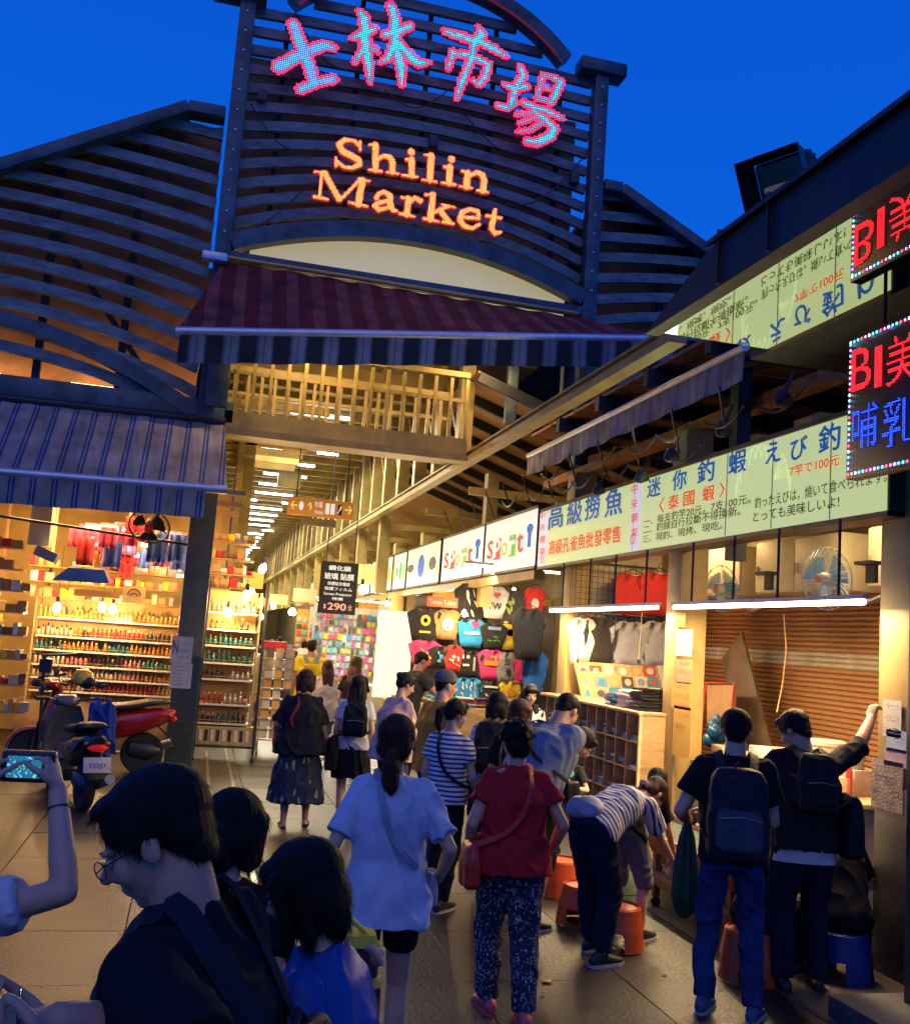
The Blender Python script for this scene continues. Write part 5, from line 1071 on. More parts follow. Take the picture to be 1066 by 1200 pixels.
stool(P(720, 1112, z=0).x, P(720, 1112, z=0).y, 'orange stool behind the legs of the bending striped woman', .27, rz=.4)
stool(P(668, 1060, z=0).x, P(668, 1050, z=0).y, 'orange stool half hidden behind the grey shirted man', .27, rz=.9)
q = P(878, 1150, z=0); stool(q.x, q.y, 'orange stool under the sitter between the two backpack men', .30, rz=.2)
q = P(985, 1150, z=0); stool(q.x, q.y, 'blue stool at the feet of the man leaning on the column', .3, col=M('blue_plastic', (.008, .03, .2), .4))
# cables and odds under the canopy
cb = M('black_cable', (.01, .01, .01), .4)
for i in range(12):
    y = 6.8 + i * .55; x = 4.4 - (i % 3) * .2; pts = [(x, y + .7 * u, 4.15 - .12 * math.sin(PI * u) - .05 * (i % 4)) for u in np.linspace(0, 1, 7)]
    MB().tube(pts, .012, 5).build('cable', cb, label='black cable loop under the canopy above the green sign', cat='cable', group='cables under the canopy')
for i, (px, py) in enumerate(((785, 535), (700, 575), (750, 560), (915, 470), (845, 505))):
    q = P(px, py, x=4.3); tt = thing('clip_lamp', 'unlit dark clip lamp above the green sign, %s from the far end' % ['third', 'first', 'second', 'fifth', 'fourth'][i], 'lamp', q, 'unlit clip lamps above the sign'); MB().lathe(q, [(.02, .06), (.05, .03), (.08, -.05), (.075, -.05)], 12, ax=(-1, 0, -1)).build('shade', m_darkb, tt); MB().bar(q, q + Vector((.1, 0, .25)), .02, .02).build('arm', m_darkb, tt)
# warm fill without fixtures, added to carry the tube glow into the stalls
area_lamp('stall_fill_a', (5.6, 10.8, 3.5), .8, 50, (1, .62, .25)); area_lamp('stall_fill_b', (5.5, 7.6, 3.5), .8, 40, (1, .65, .3))

# tube added to brighten the souvenir wall; lit clutter deep in the row
t = thing('fill_tube_lamp', 'fill tube added above the souvenir T-shirt wall behind the Sport signs', 'tube light', (4.8, 15.4, 3.2)); MB().cone((4.0, 15.4, 3.2), (5.6, 15.4, 3.2), .02, .02, 8).build('tube', m_wt, t); MB().span((4.0, 15.37, 3.22), (5.6, 15.43, 3.26)).build('batten', m_batten, t)
area_lamp('tshirt_wall_fill', (4.8, 15.3, 3.1), 1.6, 85, (1, .82, .55), rot=(R(30), 0, 0), sy=.1)
k = 0
for y in (20.5, 27.0, 30.5, 34.5, 39, 44, 50):
    w = thing('stall_display', 'cluttered lit stall display facing down the arcade in the right row', 'display', (5.6, y, 0), 'stall displays of the right row'); MB().span((4.7, y, 0), (7.3, y + .06, 3.0)).build('panel', m_papw if k % 2 else m_pap, w)
    for r_ in range(7):
        for c_ in range(9):
            kk = rs.randrange(8); share(blis, 'goods_pack', MATS['blister_' + bn[kk]], (4.85 + c_ * .27, y - .03, .5 + r_ * .33), w, scale=(rs.uniform(.14, .24), 2, rs.uniform(.18, .29)))
    point_lamp('stall_light', (4.9, y - 1.0, 2.7), 45, (1, .75, .42), .15); k += 1
for y in np.arange(21.5, 60, 2.4):
    MB().span((4.45, y, 0), (4.9, y + 2.1, 1.0)).build('stall_counter', [m_ply, m_papw, m_pap][int(y) % 3], label='lit stall counter of the far right row', cat='counter', group='stall counters of the far right row')
    for j in range(5):
        kk = rs.randrange(8); MB().box((4.6, y + .2 + .4 * j, 1.1), (.2, .25, .2)).build('goods_pack', MATS['blister_' + bn[kk]], label='%s pack on a far stall counter' % bn[kk], cat='pack', group='packs on the far stall counters')

# more odds and ends on the game table
nm_ = [('white', WHT), ('yellow', Y_), ('tan', (.5, .26, .1)), ('red', RED), ('cream2', (.55, .45, .28)), ('teal2', (.05, .25, .28))]
for i in range(34):
    n_, c_ = nm_[rs.randrange(6)]; y = 6.75 + rs.random() * 2.2; x = 4.85 + rs.random() * .9; w, d, h = rs.uniform(.06, .2), rs.uniform(.06, .2), rs.uniform(.04, .2)
    place = 'at the near end' if y < 7.4 else 'in the middle' if y < 8.2 else 'at the far end'
    if i % 4 == 0: MB().lathe((x, y, 1.02), [(w * .35, 0), (w * .4, .02), (w * .4, h), (w * .25, h * 1.15), (w * .2, h * 1.3)], 14).build('small_jar', cloth_mat(n_, c_), smooth='a', label='small %s jar on the game table %s' % (n_.strip('2'), place), cat='jar', group='small jars on the game table')
    else: MB().box((x, y, 1.02 + h / 2), (w, d, h), Matrix.Rotation(rs.uniform(-.6, .6), 3, 'Z')).build('small_carton', cloth_mat(n_, c_), bevel=.004, label='small %s carton on the game table %s' % (n_.strip('2'), place), cat='carton', group='small cartons on the game table')
area_lamp('table_tube_glow', (4.9, 7.6, 2.4), .3, 30, (1, .66, .34), sy=2.0)
# ------------------------------------------------------------------ shop at the left corner
rs = random.Random(21)
m_pill = M('pillar_paint', (.2, .17, .09), .5, var=.2); m_tile = M('green_mosaic', (.055, .075, .05), .3, var=.3, scale=20); m_grout = M('grout', (.12, .12, .1), .8)
t = thing('tiled_pillar', 'dark corner pillar faced below with small green tiles and carrying two notices', 'pillar', (-.07, 14.4, 0))
x0, x1 = P(193, 880, y=14.3).x, P(226, 880, y=14.3).x
MB().span((x0 + .01, 14.31, 0), (x1 - .01, 14.6, 4.7)).build('shaft', m_pill, t, bevel=.01); MB().span((x0, 14.3, 0), (x1, 14.605, 1.5)).build('tile_bed', m_grout, t)
mb = MB(); p = .058
for j in range(26):
    for i in range(int((x1 - x0) / p)): mb.box((x0 + p * (i + .5) + .005, 14.297, .03 + p * (j + .5)), (p - .007, .008, p - .007))
    for i in range(5): mb.box((x1 + .003, 14.33 + p * i, .03 + p * (j + .5)), (.008, p - .007, p - .007))
mb.build('mosaic_tiles', m_tile, t, kind='stuff')
notice(199, 747, 227, 776, 0, 'white notice with capital N taped high on the tiled pillar', m_papw, [('N', .2, .6, .25, .5, m_ink), ('一二三', .65, .7, .5, .12, m_ink), ('口日三', .65, .45, .5, .12, m_ink), ('一口二日', .6, .2, .6, .12, m_ink)], face='y', yv=14.29)
notice(198, 778, 226, 806, 0, 'white printed timetable below the notice on the tiled pillar', m_papw, [('三口日一二', .5, .85 - .14 * k, .8, .07, m_ink) for k in range(6)], face='y', yv=14.29)
# shell of the shop
m_shopw = M('shop_wall', (.6, .43, .16), .7, var=.2, scale=2)
MB().span((-3.9, 18.4, 0), (.4, 18.5, 4.4)).build('shop_back_wall', m_shopw, label='yellowish back wall behind the bottle racks', cat='wall')
MB().span((-4.0, 14.2, 0), (-3.9, 18.4, 4.4)).build('shop_side_wall', m_shopw, label='yellowish side wall at the left edge of the corner shop', cat='wall')
MB().span((-3.9, 14.2, 4.3), (-.1, 18.4, 4.4)).build('shop_ceiling', m_shopw, label='ceiling of the corner shop above the hanging cloths', cat='ceiling')
MB().span((-3.2, 14.25, 0), (-3.0, 14.5, 3.9)).build('shop_jamb', m_col, label='pale yellow door jamb at the left edge of the corner shop', cat='door jamb', bevel=.01)
side = thing('side_rack', 'side rack with small goods against the left wall of the corner shop', 'rack', (-2.95, 15.2, 0))
MB().bar((-2.85, 14.3, 0), (-2.85, 14.3, 2.9), .05, .05).build('rack_post', m_warmbar, side)
MB().bar((-2.85, 15.6, 0), (-2.85, 15.6, 2.9), .05, .05).build('rack_post', m_warmbar, side)
for z in (.3, .6, .9, 1.2, 1.5, 1.8, 2.1): MB().span((-3.1, 14.4, z), (-2.8, 16.4, z + .02)).build('shelf_board', m_warmbar, side)
for i in range(60):
    c = rs.choice(['white', 'yellow', 'red', 'ash', 'tan']); z = .32 + .3 * rs.randrange(7); h = rs.uniform(.08, .2)
    MB().box((-2.86, 14.5 + rs.random() * 1.8, z + h / 2), (.08, .08, h)).build('goods_box', MATS.get('cloth_' + c, m_papw), label='small %s box on the side rack at the left edge' % c, cat='box', group='small boxes on the side rack')
# bottle racks
m_rack = M('rack_wire', (.7, .5, .2), .35, .5)
def bottle_mesh(kind):
    mb = MB(); h, r = [(.15, .026), (.12, .03), (.17, .022)][kind]; mb.lathe((0, 0, 0), [(.001, 0), (r, .004), (r, h * .6), (r * .5, h * .72)], 8, mi=0).lathe((0, 0, 0), [(r * .45, h * .72), (r * .5, h), (.001, h)], 8, mi=1); return mb.mesh('nail_bottle')
bcol = {'amber': (.45, .17, .02), 'clear': (.6, .5, .35), 'green': (.03, .16, .09), 'pink': (.6, .2, .2), 'crimson': (.35, .02, .02), 'black': (.03, .02, .02), 'teal': (.02, .15, .16), 'gold': (.6, .36, .05), 'pale': (.7, .6, .42)}
caps_ = {'w': M('cap_white', (.7, .65, .5), .3), 'k': M('cap_black', (.03, .03, .03), .3), 'g': M('cap_gold', (.7, .45, .1), .3, .6)}
BM = {}
def bottle(kind, colr, cap):
    k = (kind, colr, cap)
    if k not in BM:
        me = bottle_mesh(kind); me.materials.append(M('bottle_' + colr, bcol[colr], .15, var=.2, scale=30)); me.materials.append(caps_[cap]); me.shade_smooth(); BM[k] = me
    return BM[k]
RW = ['top', 'second', 'third', 'fourth', 'fifth', 'sixth', 'seventh', 'eighth', 'bottom']
def rack(name, label, px0, px1, rows, y, pitch, cdef, short, nmax, ztop_px, zbot):
    xa, xb = P(px0, rows[0] + 60, y=y).x, P(px1, rows[0] + 60, y=y).x; zt_ = P((px0 + px1) / 2, ztop_px, y=y).z
    t = thing(name, label, 'rack', ((xa + xb) / 2, y, zbot)); cnt = 0
    for x in (xa - .04, xb + .04):
        for yy in (y - .14, y + .14): MB().bar((x, yy, zbot), (x, yy, zt_), .025, .025).build('rack_post', m_rack, t)
    MB().span((xa, y + .14, zbot), (xb, y + .15, zt_)).build('back_sheet', M('rack_back', (.55, .34, .10), .5, var=.2), t)
    for r_, py in enumerate(rows):
        z = P((px0 + px1) / 2, py, y=y).z
        MB().span((xa - .03, y - .15, z - .02), (xb + .03, y + .13, z - .005)).build('shelf_board', m_rack, t)
        MB().span((xa - .03, y - .165, z + .03), (xb + .03, y - .158, z + .036)).build('front_wire', m_rack, t)
        MB().span((xa, y - .17, z - .03), (xb, y - .165, z - .002)).build('price_rail', m_papw, t)
        x = xa + pitch * .4; seg = rs.choice(cdef[r_]); k = 0; sl = 6
        while x < xb:
            if k % sl == 0: seg = rs.choice(cdef[r_]); sl = rs.randrange(4, 9)
            if rs.random() < .96 and cnt < nmax:
                me = bottle(rs.randrange(3) if seg != 'crimson' else 0, seg, 'wkg'[(r_ + k // sl) % 3]); s = rs.uniform(.92, 1.08)
                third = ['left', 'middle', 'right'][min(2, int(3 * (x - xa) / (xb - xa)))]
                share(me, 'bottle', None, (x, y - .09, z - .005), scale=(s, s, s * 1.05), label='%s bottle on the %s shelf, %s third, of the %s' % (seg, RW[r_], third, short), cat='bottle', group='bottles on the %s' % short); cnt += 1
            x += pitch; k += 1
    return t, cnt
A_ = lambda *a: a
wide = [A_('amber', 'clear', 'gold'), A_('black', 'crimson', 'amber', 'clear'), A_('green', 'amber', 'teal'), A_('pink', 'black', 'green', 'clear'), A_('pale', 'amber', 'clear', 'pink'), A_('crimson', 'amber', 'pale', 'crimson')]
rack('wide_bottle_rack', 'wide lit rack with six shelves of small bottles behind the scooters', 38, 204, [727, 748, 764, 781, 796, 811], 16.6, .066, wide, 'wide rack', 205, 706, .62)
tall = [A_('amber', 'clear'), A_('amber', 'black'), A_('green', 'teal', 'amber'), A_('crimson', 'green', 'teal'), A_('teal', 'black', 'pale'), A_('crimson', 'clear', 'pink'), A_('black', 'teal')]
t, _ = rack('tall_bottle_rack', 'tall wheeled rack of bottles standing on the floor rails right of the pillar', 229, 296, [717, 737, 756, 776, 795, 824, 846], 15.6, .074, tall, 'tall rack', 92, 692, .2)
xa, xb = P(228, 860, y=15.6).x, P(297, 860, y=15.6).x
MB().span((xa, 15.45, .24), (xb, 15.72, .5)).build('lower_bin', M('bin_yellow', (.6, .42, .15), .5), t)
for i in range(9): MB().box((xa + .08 + i * (xb - xa - .1) / 9, 15.44, .37), (.045, .02, .16)).build('bin_slot', m_darkb if i % 2 else m_papw, t)
for x in (xa, xb): MB().bar((x, 15.42, .1), (x, 15.42, 2.62), .04, .04).build('outer_post', m_darkb, t); MB().lathe((x, 15.42, .06), [(.01, -.02), (.055, -.018), (.055, .018), (.01, .02)], 14, ax=(1, 0, 0)).build('wheel', m_darkb, t)
MB().span((xa, 15.4, .2), (xb, 15.44, .23)).build('kick_bar', m_darkb, t)
# loose wire rack at the mouth of the arcade and a postcard spinner
def card_rack(px0, px1, py0, py1, y, label, n, zb=.25):
    xa, xb = P(px0, (py0 + py1) / 2, y=y).x, P(px1, (py0 + py1) / 2, y=y).x; zt_ = P((px0 + px1) / 2, py0, y=y).z
    t = thing('wire_card_rack', label, 'rack', ((xa + xb) / 2, y, 0))
    for x in (xa, xb):
        for yy in (y, y + .4): MB().bar((x, yy, .05), (x, yy, zt_), .02, .02).build('rack_post', m_gris, t)
    for i in range(n):
        z = zb + (zt_ - zb) * i / n
        MB().span((xa, y - .02, z), (xb, y + .4, z + .012)).build('shelf_board', m_gris, t)
        for j in range(3):
            w = (xb - xa) / 3; MB().box((xa + w * (j + .5), y - .01, z + .11), (w * .8, .02, .15), Matrix.Rotation(R(-12), 3, 'X')).build('card', rs.choice([m_papw, m_pap, MATS['card_tan'], MATS['card_orange'], MATS['card_black']]), t)
            MB().box((xb + .01, y + .07 + .13 * j, z + .11), (.02, .1, .15)).build('card', rs.choice([m_papw, m_pap, MATS['card_tan'], MATS['card_cream']]), t)
    for x in (xa, xb): MB().lathe((x, y, .05), [(.01, -.015), (.045, -.012), (.045, .012), (.01, .015)], 12, ax=(1, 0, 0)).build('castor', m_darkb, t)
    return t
card_rack(306, 340, 762, 880, 16.2, 'tall grey wire rack of cards by the long skirted woman', 9)
card_rack(298, 306, 770, 870, 17.4, 'narrow wire rack of cards just behind the tall bottle rack', 8)
q = P(322, 757, y=16.2); MB().box((q.x, 16.3, q.z), (.4, .08, .14)).build('red_logo_box', M('red_logo', (.6, .04, .03), .4), label='small red box on top of the grey wire card rack', cat='box', bevel=.01)
# warm bulbs
for (px, py, y, lb, pw) in ((289, 697, 15.1, 'brightest bare bulb above the tall bottle rack', 130), (268, 717, 15.3, 'small bulb on the top edge of the tall bottle rack', 40), (132, 713, 15.9, 'bulb glowing over the middle of the wide rack', 90), (120, 711, 16.0, 'fainter bulb just left of the middle bulb of the wide rack', 0), (67, 711, 15.8, 'bulb at the left end of the wide rack', 80), (307, 666, 16.5, 'bulb hanging at the mouth of the arcade', 80), (309, 664, 18.6, 'farther bulb behind the one at the arcade mouth', 0)):
    bulb(P(px, py, y=y), lb, pw * .75, .9, 1.5)
# ceiling of the shop: warm tubes, pink, red and blue cloths
for i, (px, py, w, y) in enumerate(((130, 617, 60, 15.6), (175, 650, 60, 17), (190, 664, 45, 17.6), (195, 672, 40, 18), (190, 639, 50, 16.4))):
    a, b = P(px - w / 2, py, y=y), P(px + w / 2, py, y=y); b.z = a.z
    t = thing('shop_tube_light', 'warm tube under the corner shop ceiling, %s of five' % ['nearest', 'third', 'fourth', 'fifth', 'second'][i], 'tube light', a, 'warm tubes in the corner shop'); MB().cone(a, b, .022, .022, 8).build('tube', E('shop_tube', (1, .7, .35), 12), t); MB().bar(a + Vector((0, 0, .04)), b + Vector((0, 0, .04)), .05, .03).build('batten', m_batten, t)
area_lamp('shop_glow', (-1.6, 15.6, 3.9), 2.2, 260, (1, .60, .22), sy=1.2); area_lamp('shop_glow_b', (-1.5, 16.0, 3.2), 2.2, 60, (1, .6, .25), rot=(R(60), 0, 0), sy=.4)
for i in range(56):
    px = rs.uniform(85, 212); y = rs.uniform(15.3, 17.8); py = rs.uniform(600, 636) + (y - 15.3) * 9; q = P(px, py, y=y); c, nm = rs.choice([((.7, .06, .15), 'pink'), ((.65, .03, .04), 'red'), ((.7, .12, .25), 'rosy'), ((.05, .1, .45), 'blue'), ((.65, .35, .05), 'orange')])
    w, h = rs.uniform(.16, .3), rs.uniform(.25, .42); mb = MB()
    mb.loft([[Vector((q.x - w / 2 + w * k / 8, y + .015 * math.sin(k * 1.7 + i) * (1 + j), q.z - h * j / 4)) for k in range(9)] + [Vector((q.x + w / 2 - w * k / 8, y + .008 + .015 * math.sin((8 - k) * 1.7 + i) * (1 + j), q.z - h * j / 4)) for k in range(9)] for j in range(5)])
    mb.build('hanging_cloth', cloth_mat('hang_' + nm, c), smooth=True, label='%s cloth hanging from the corner shop ceiling, %s' % (nm, 'left part' if px < 130 else 'middle part' if px < 172 else 'right part'), cat='cloth', group='%s cloths under the shop ceiling' % nm)
q = P(85, 665, y=15.0); MB().prism([(P(60, 680, y=15).x, 15, P(60, 680, y=15).z), (P(80, 665, y=15).x, 15, P(80, 665, y=15).z), (P(122, 668, y=15).x, 15, P(122, 668, y=15).z), (P(128, 684, y=15).x, 15, P(128, 684, y=15).z)], (0, .5, .05)).build('metal_lamp_hood', m_steel, label='wide metal hood hanging in the corner shop', cat='lamp hood')
a, b = P(87, 690, y=15.5), P(140, 702, y=15.5); t = thing('orange_shop_sign', 'orange board with small letters above the wide rack', 'sign', a); MB().span((a.x, 15.5, b.z), (b.x, 15.53, a.z)).build('board', M('orange_board', (.65, .25, .04), .5, emit=(1, .35, .05), es=.3), t); letters('一口二日三口', (a.x + .08, 15.498, b.z + .06), (1, 0, 0), (0, 0, 1), (b.x - a.x) * .8, (a.z - b.z) * .3, m_papw, t)
a, b = P(145, 686, y=15.5), P(169, 708, y=15.5); t = thing('round_face_sign', 'square yellow sign with a red arc hung above the wide rack', 'sign', a); MB().span((a.x, 15.5, b.z), (b.x, 15.53, a.z)).build('board', M('yellow_board', (.75, .5, .1), .5, emit=(1, .6, .15), es=.4), t)
MB().tube([((a.x + b.x) / 2 + .09 * math.cos(q), 15.49, (a.z + b.z) / 2 - .01 + .09 * math.sin(q)) for q in np.linspace(0, PI, 12)], .012, 5).build('arc_mark', m_redp, t); MB().tube([((a.x + b.x) / 2 + .05 * math.cos(q), 15.49, (a.z + b.z) / 2 - .03 + .05 * math.sin(q)) for q in np.linspace(0, PI, 12)], .01, 5).build('arc_mark', m_redp, t)
# round ventilator fan under the awning
c = P(175, 617, y=14.2); t = thing('ceiling_wall_fan', 'dark oscillating fan hung under the striped awning', 'fan', c); d = Vector((-.1, -.75, -.6)).normalized(); sd, u, _ = frame_of(d)
mb = MB(); rr_ = .27
for k in range(26): a = 2 * PI * k / 26; q = sd * math.cos(a) + u * math.sin(a); mb.tube([c + q * .04 + d * .08, c + q * rr_ * .7 + d * .07, c + q * rr_, c + q * rr_ * .6 - d * .07], .004, 4)
mb.tube([c + (sd * math.cos(2 * PI * k / 28) + u * math.sin(2 * PI * k / 28)) * rr_ for k in range(29)], .012, 6); mb.build('cage', m_hang, t)
for k in range(3):
    a0 = 2 * PI * k / 3; vs = [c + (sd * math.cos(a0 + .25 * j) + u * math.sin(a0 + .25 * j)) * q + d * .01 * j for q in (.05, .22) for j in range(6)]; MB().add(vs, [(j, j + 1, j + 7, j + 6) for j in range(5)]).build('blade', M('fan_blade_dark', (.04, .03, .03), .4), t)
MB().lathe(c, [(.05, -.15), (.07, -.04), (.05, .09), (.01, .1)], 14, ax=d).build('hub', m_red, t); MB().bar(c, c + Vector((.2, .2, .45)), .04, .04).build('arm', m_darkb, t)
# cable tray / rods across
MB().cone((-3.2, 14.5, 3.25), (-.1, 14.5, 3.05), .02, .02, 8).build('hanging_rod', m_hang, label='thin dark rod stretched across the corner shop opening', cat='rod')
a, b = P(60, 620, y=14.9), P(80, 645, y=14.9); MB().span((P(36, 600, y=14.9).x, 14.9, P(50, 640, y=14.9).z), (P(62, 600, y=14.9).x, 15.2, P(50, 592, y=14.9).z)).build('air_conditioner', m_cup, label='pale air conditioner high up at the left of the corner shop', cat='air conditioner', bevel=.02)
MB().box(P(55, 650, y=14.8), (.3, .3, .14), Matrix.Rotation(R(20), 3, 'Y')).build('speaker_box', m_gris, label='grey box tilted under the air conditioner', cat='speaker', bevel=.01)
# low cabinet below the wide rack
MB().span((-2.5, 16.5, 0), (-.25, 16.9, .68)).build('rack_cabinet', M('tan_cabinet', (.35, .22, .1), .6, var=.3), label='tan cabinet below the wide bottle rack behind the scooters', cat='cabinet', bevel=.01)
MB().span((-1.2, 16.3, .60), (-.7, 16.48, .66)).build('dark_keyboard_case', m_darkb, label='flat dark case on the cabinet below the wide rack', cat='case')
# yellow price notices in the depth
for i, (px, py, y) in enumerate(((298, 680, 17.4), (258, 690, 17.2))):
    q = P(px, py, y=y); MB().box(q, (.3, .02, .28)).build('yellow_notice', m_pap, label='yellow price notice hung above the tall rack, %s' % ('right one' if i == 0 else 'left one'), cat='notice')
# stalls on the left side of the arcade receding
t = thing('left_arcade_wall', 'cluttered stall fronts receding down the left of the arcade', 'stall front', (.7, 30, 0)); MB().span((.55, 19, 0), (.75, 70, 5.6)).build('wall', m_olive, t)
for i in range(20):
    y = 19.5 + i * 2.2; MB().span((.76, y, 2.3), (.86, y + 1.8, 3.0)).build('stall_sign', E('leftsign_%d' % (i % 4), [(.9, .7, .4), (.7, .8, .6), (.9, .5, .2), (.8, .8, .8)][i % 4], .8), t); MB().span((.76, y, .4), (1.1, y + 1.8, 2.0)).build('stall_goods', M('goods_%d' % (i % 5), [(.5, .3, .1), (.3, .1, .1), (.1, .2, .4), (.6, .5, .3), (.4, .4, .35)][i % 5], .6, var=.6, scale=14), t)
MB().span((-4, 98, 0), (12, 98.2, 7)).build('arcade_end_wall', m_olive, label='far end wall of the long arcade', cat='wall')
for i in range(12): point_lamp('far_lamp', (2.4, 27 + i * 5.5, 3.0), 70, (1, .72, .4), .3)
for i in range(60):   # goods on the right side stalls further down
    y = 19 + (i // 4) * 1.2; k = i % 4; c = rs.choice([(.6, .1, .1), (.1, .3, .6), (.7, .6, .2), (.7, .7, .65), (.1, .1, .1)])
    MB().box((5.0 - .1 * k, y + rs.random() * .4, .9 + .45 * k), (.3, .5, .35)).build('stall_goods', M('far_goods_%d' % int(c[0] * 9 + c[1] * 90), c, .6), label='bright goods stacked on the far right stalls', cat='goods box', group='goods on the far right stalls') if y > 24.5 else None

# clutter over the racks: hung packets, frames, boxes, strip lights behind the bottles
cl = ['white', 'yellow', 'red', 'ash', 'tan', 'black', 'magenta', 'azure']
for k, nm in enumerate(cl): cloth_mat(nm, dict(white=WHT, yellow=Y_, red=RED, ash=(.33, .32, .31), tan=(.5, .26, .1), black=BLK, magenta=PK, azure=BL)[nm])
wh = ['far left', 'left', 'middle', 'right', 'far right']
wc = ['tan', 'yellow', 'ash', 'white', 'red', 'tan', 'amberbox', 'brownbox', 'amberbox', 'cream']
cloth_mat('amberbox', (.5, .28, .06)); cloth_mat('brownbox', (.2, .1, .04)); cloth_mat('cream', (.55, .45, .28))
def stock(px0, px1, rows, y, place, grp):
    """shelves packed with small stock boxes"""
    for r_, py in enumerate(rows):
        a, b = P(px0, py, y=y), P(px1, py, y=y); b.z = a.z; x = a.x
        MB().span((a.x, y - .16, a.z - .02), (b.x, y + .16, a.z)).build('stock_board', m_warmbar, label='thin shelf board, %s one %s' % (RW[r_], place), cat='shelf board')
        while x < b.x - .05:
            w, h, dd = rs.uniform(.045, .15), rs.uniform(.07, .17), rs.uniform(.1, .2); nm = rs.choice(wc)
            if rs.random() < .88: MB().box((x + w / 2, y - .14 + dd / 2 + rs.uniform(0, .04), a.z + h / 2), (w * .94, dd, h), Matrix.Rotation(rs.uniform(-.12, .12), 3, 'Z')).build('stock_box', MATS['cloth_' + nm], label='%s stock box on the %s board %s' % (nm.replace('box', ''), RW[r_], place), cat='box', group=grp)
            x += w
stock(36, 206, (662, 680, 698), 16.75, 'over the wide bottle rack', 'stock boxes over the wide rack')
stock(232, 298, (632, 652, 670, 686), 16.2, 'over the tall bottle rack', 'stock boxes over the tall rack')
stock(-8, 30, (640, 665, 690, 715, 742, 770, 800, 832), 14.9, 'in the shelf at the left edge', 'stock boxes at the left edge')
for i, (x, z0_, z1_) in enumerate(((-3.0, 2.2, 4.2), (-2.3, 2.4, 4.2), (-1.2, 2.5, 4.2), (.2, 2.7, 4.6))): MB().bar((x, 16.9, z0_), (x, 16.9, z1_), .04, .04).build('ceiling_strut', m_warmbar, label='thin metal strut above the racks', cat='strut', group='thin struts above the racks')
for i in range(5): MB().bar((-3.6, 14.9 + i * .7, 3.9 - .1 * (i % 2)), (.5, 14.9 + i * .7, 3.9 - .1 * (i % 2)), .05, .07).build('ceiling_bar', m_warmbar, label='pale bar crossing the corner shop ceiling', cat='bar', group='bars crossing the shop ceiling')

# small glowing lamps strung down the arcade
for i in range(22):
    y = 21 + i * 3.1; sd_ = i % 2; x = (1.25 if sd_ else 3.25) + rs.uniform(-.25, .25); z = rs.uniform(2.5, 3.2)
    bulb(Vector((x, y, z)), 'glowing bulb strung over the %s side of the receding arcade' % ('left' if sd_ else 'right'), 0, 1.2, 2.0 + i * .12, None, 'bulbs strung down the arcade')
for i in range(10):
    y = 22 + i * 5.5; x = .95 if i % 2 else 3.3; c = [(.9, .6, .2), (.8, .85, .8), (.9, .3, .15), (.6, .8, .9)][i % 4]
    MB().box((x, y, 3.3 - .1 * (i % 3)), (.75, .06, .42)).build('hanging_shop_sign', E('hang_sign_%d' % (i % 4), c, .9, c), label='small lit %s sign hung across the far arcade' % ['amber', 'white', 'red', 'pale blue'][i % 4], cat='sign', group='lit signs hung down the arcade', bevel=.01)
# ------------------------------------------------------------------ figures
def remesh(mb, voxel, it=2, fac=.6):
    me = mb.mesh('tmp'); o = bpy.data.objects.new('tmp', me)
    bm = bmesh.new(); bm.from_mesh(me); bmesh.ops.recalc_face_normals(bm, faces=bm.faces); bm.to_mesh(me); bm.free()
    m = o.modifiers.new('r', 'REMESH'); m.mode = 'VOXEL'; m.voxel_size = voxel; m.use_smooth_shade = True
    if it: s = o.modifiers.new('s', 'SMOOTH'); s.factor = fac; s.iterations = it
    r = evaluated_mesh(o); bpy.data.objects.remove(o); bpy.data.meshes.remove(me); return r
def get_co(me):
    a = np.empty(len(me.vertices) * 3, np.float32); me.vertices.foreach_get('co', a); n = np.empty(len(me.vertices) * 3, np.float32); me.vertices.foreach_get('normal', n); return a.reshape(-1, 3), n.reshape(-1, 3)
def folds(me, amp, seed, fz=9., fr=26., hang=True):
    """soft cloth folds pushed along the surface normal"""
    co, nn = get_co(me); r = np.random.RandomState(seed); x, y, z = co.T; p = r.uniform(0, 6.28, 8)
    w = .35 * np.sin(x * 9 + p[0] + z * 4) + .35 * np.sin(y * 8 + p[1] - z * 5)
    d = .45 * np.sin((x * .8 + y * .6) * fr + w * 3 + p[2] + z * (3 if hang else 12)) + .35 * np.sin((x - y) * fr * .55 + z * fz + w * 4 + p[3]) + .3 * np.sin(z * fz * 2.6 + w * 6 + p[4]) + .2 * np.sin((y * 1.2 - x * .5) * fr * 1.9 + z * 7 + p[5] + w * 5)
    d = (1 - 2 * np.abs(np.sin(d * 1.6 + .3))) * .75 + d * .45; amp = amp * 1.55
    co = co + nn * (d * amp)[:, None]; me.vertices.foreach_set('co', co.ravel().astype(np.float32)); me.update()
def streaks(me, amp, seed, c, strands=60):
    """hair: ridges running from the crown downward"""
    co, nn = get_co(me); r = np.random.RandomState(seed); q = co - np.array(c); a = np.arctan2(q[:, 0], q[:, 1]); z = q[:, 2]; p = r.uniform(0, 6.28, 6)
    d = .5 * np.sin(a * strands * .5 + 2 * np.sin(z * 22 + p[0]) + p[1]) + .35 * np.sin(a * strands + 3 * np.sin(z * 16 + p[2]) + p[3]) + .5 * np.sin(a * 7 + z * 18 + p[4])
    co = co + nn * (d * amp)[:, None]; me.vertices.foreach_set('co', co.ravel().astype(np.float32)); me.update()
SKIN = [M('skin_a', (.55, .30, .19), .5, var=.12, scale=14, bump=.06, bscale=120), M('skin_b', (.62, .37, .25), .5, var=.1, scale=14, bump=.06, bscale=120), M('skin_c', (.47, .24, .14), .5, var=.12, scale=14, bump=.06, bscale=120)]
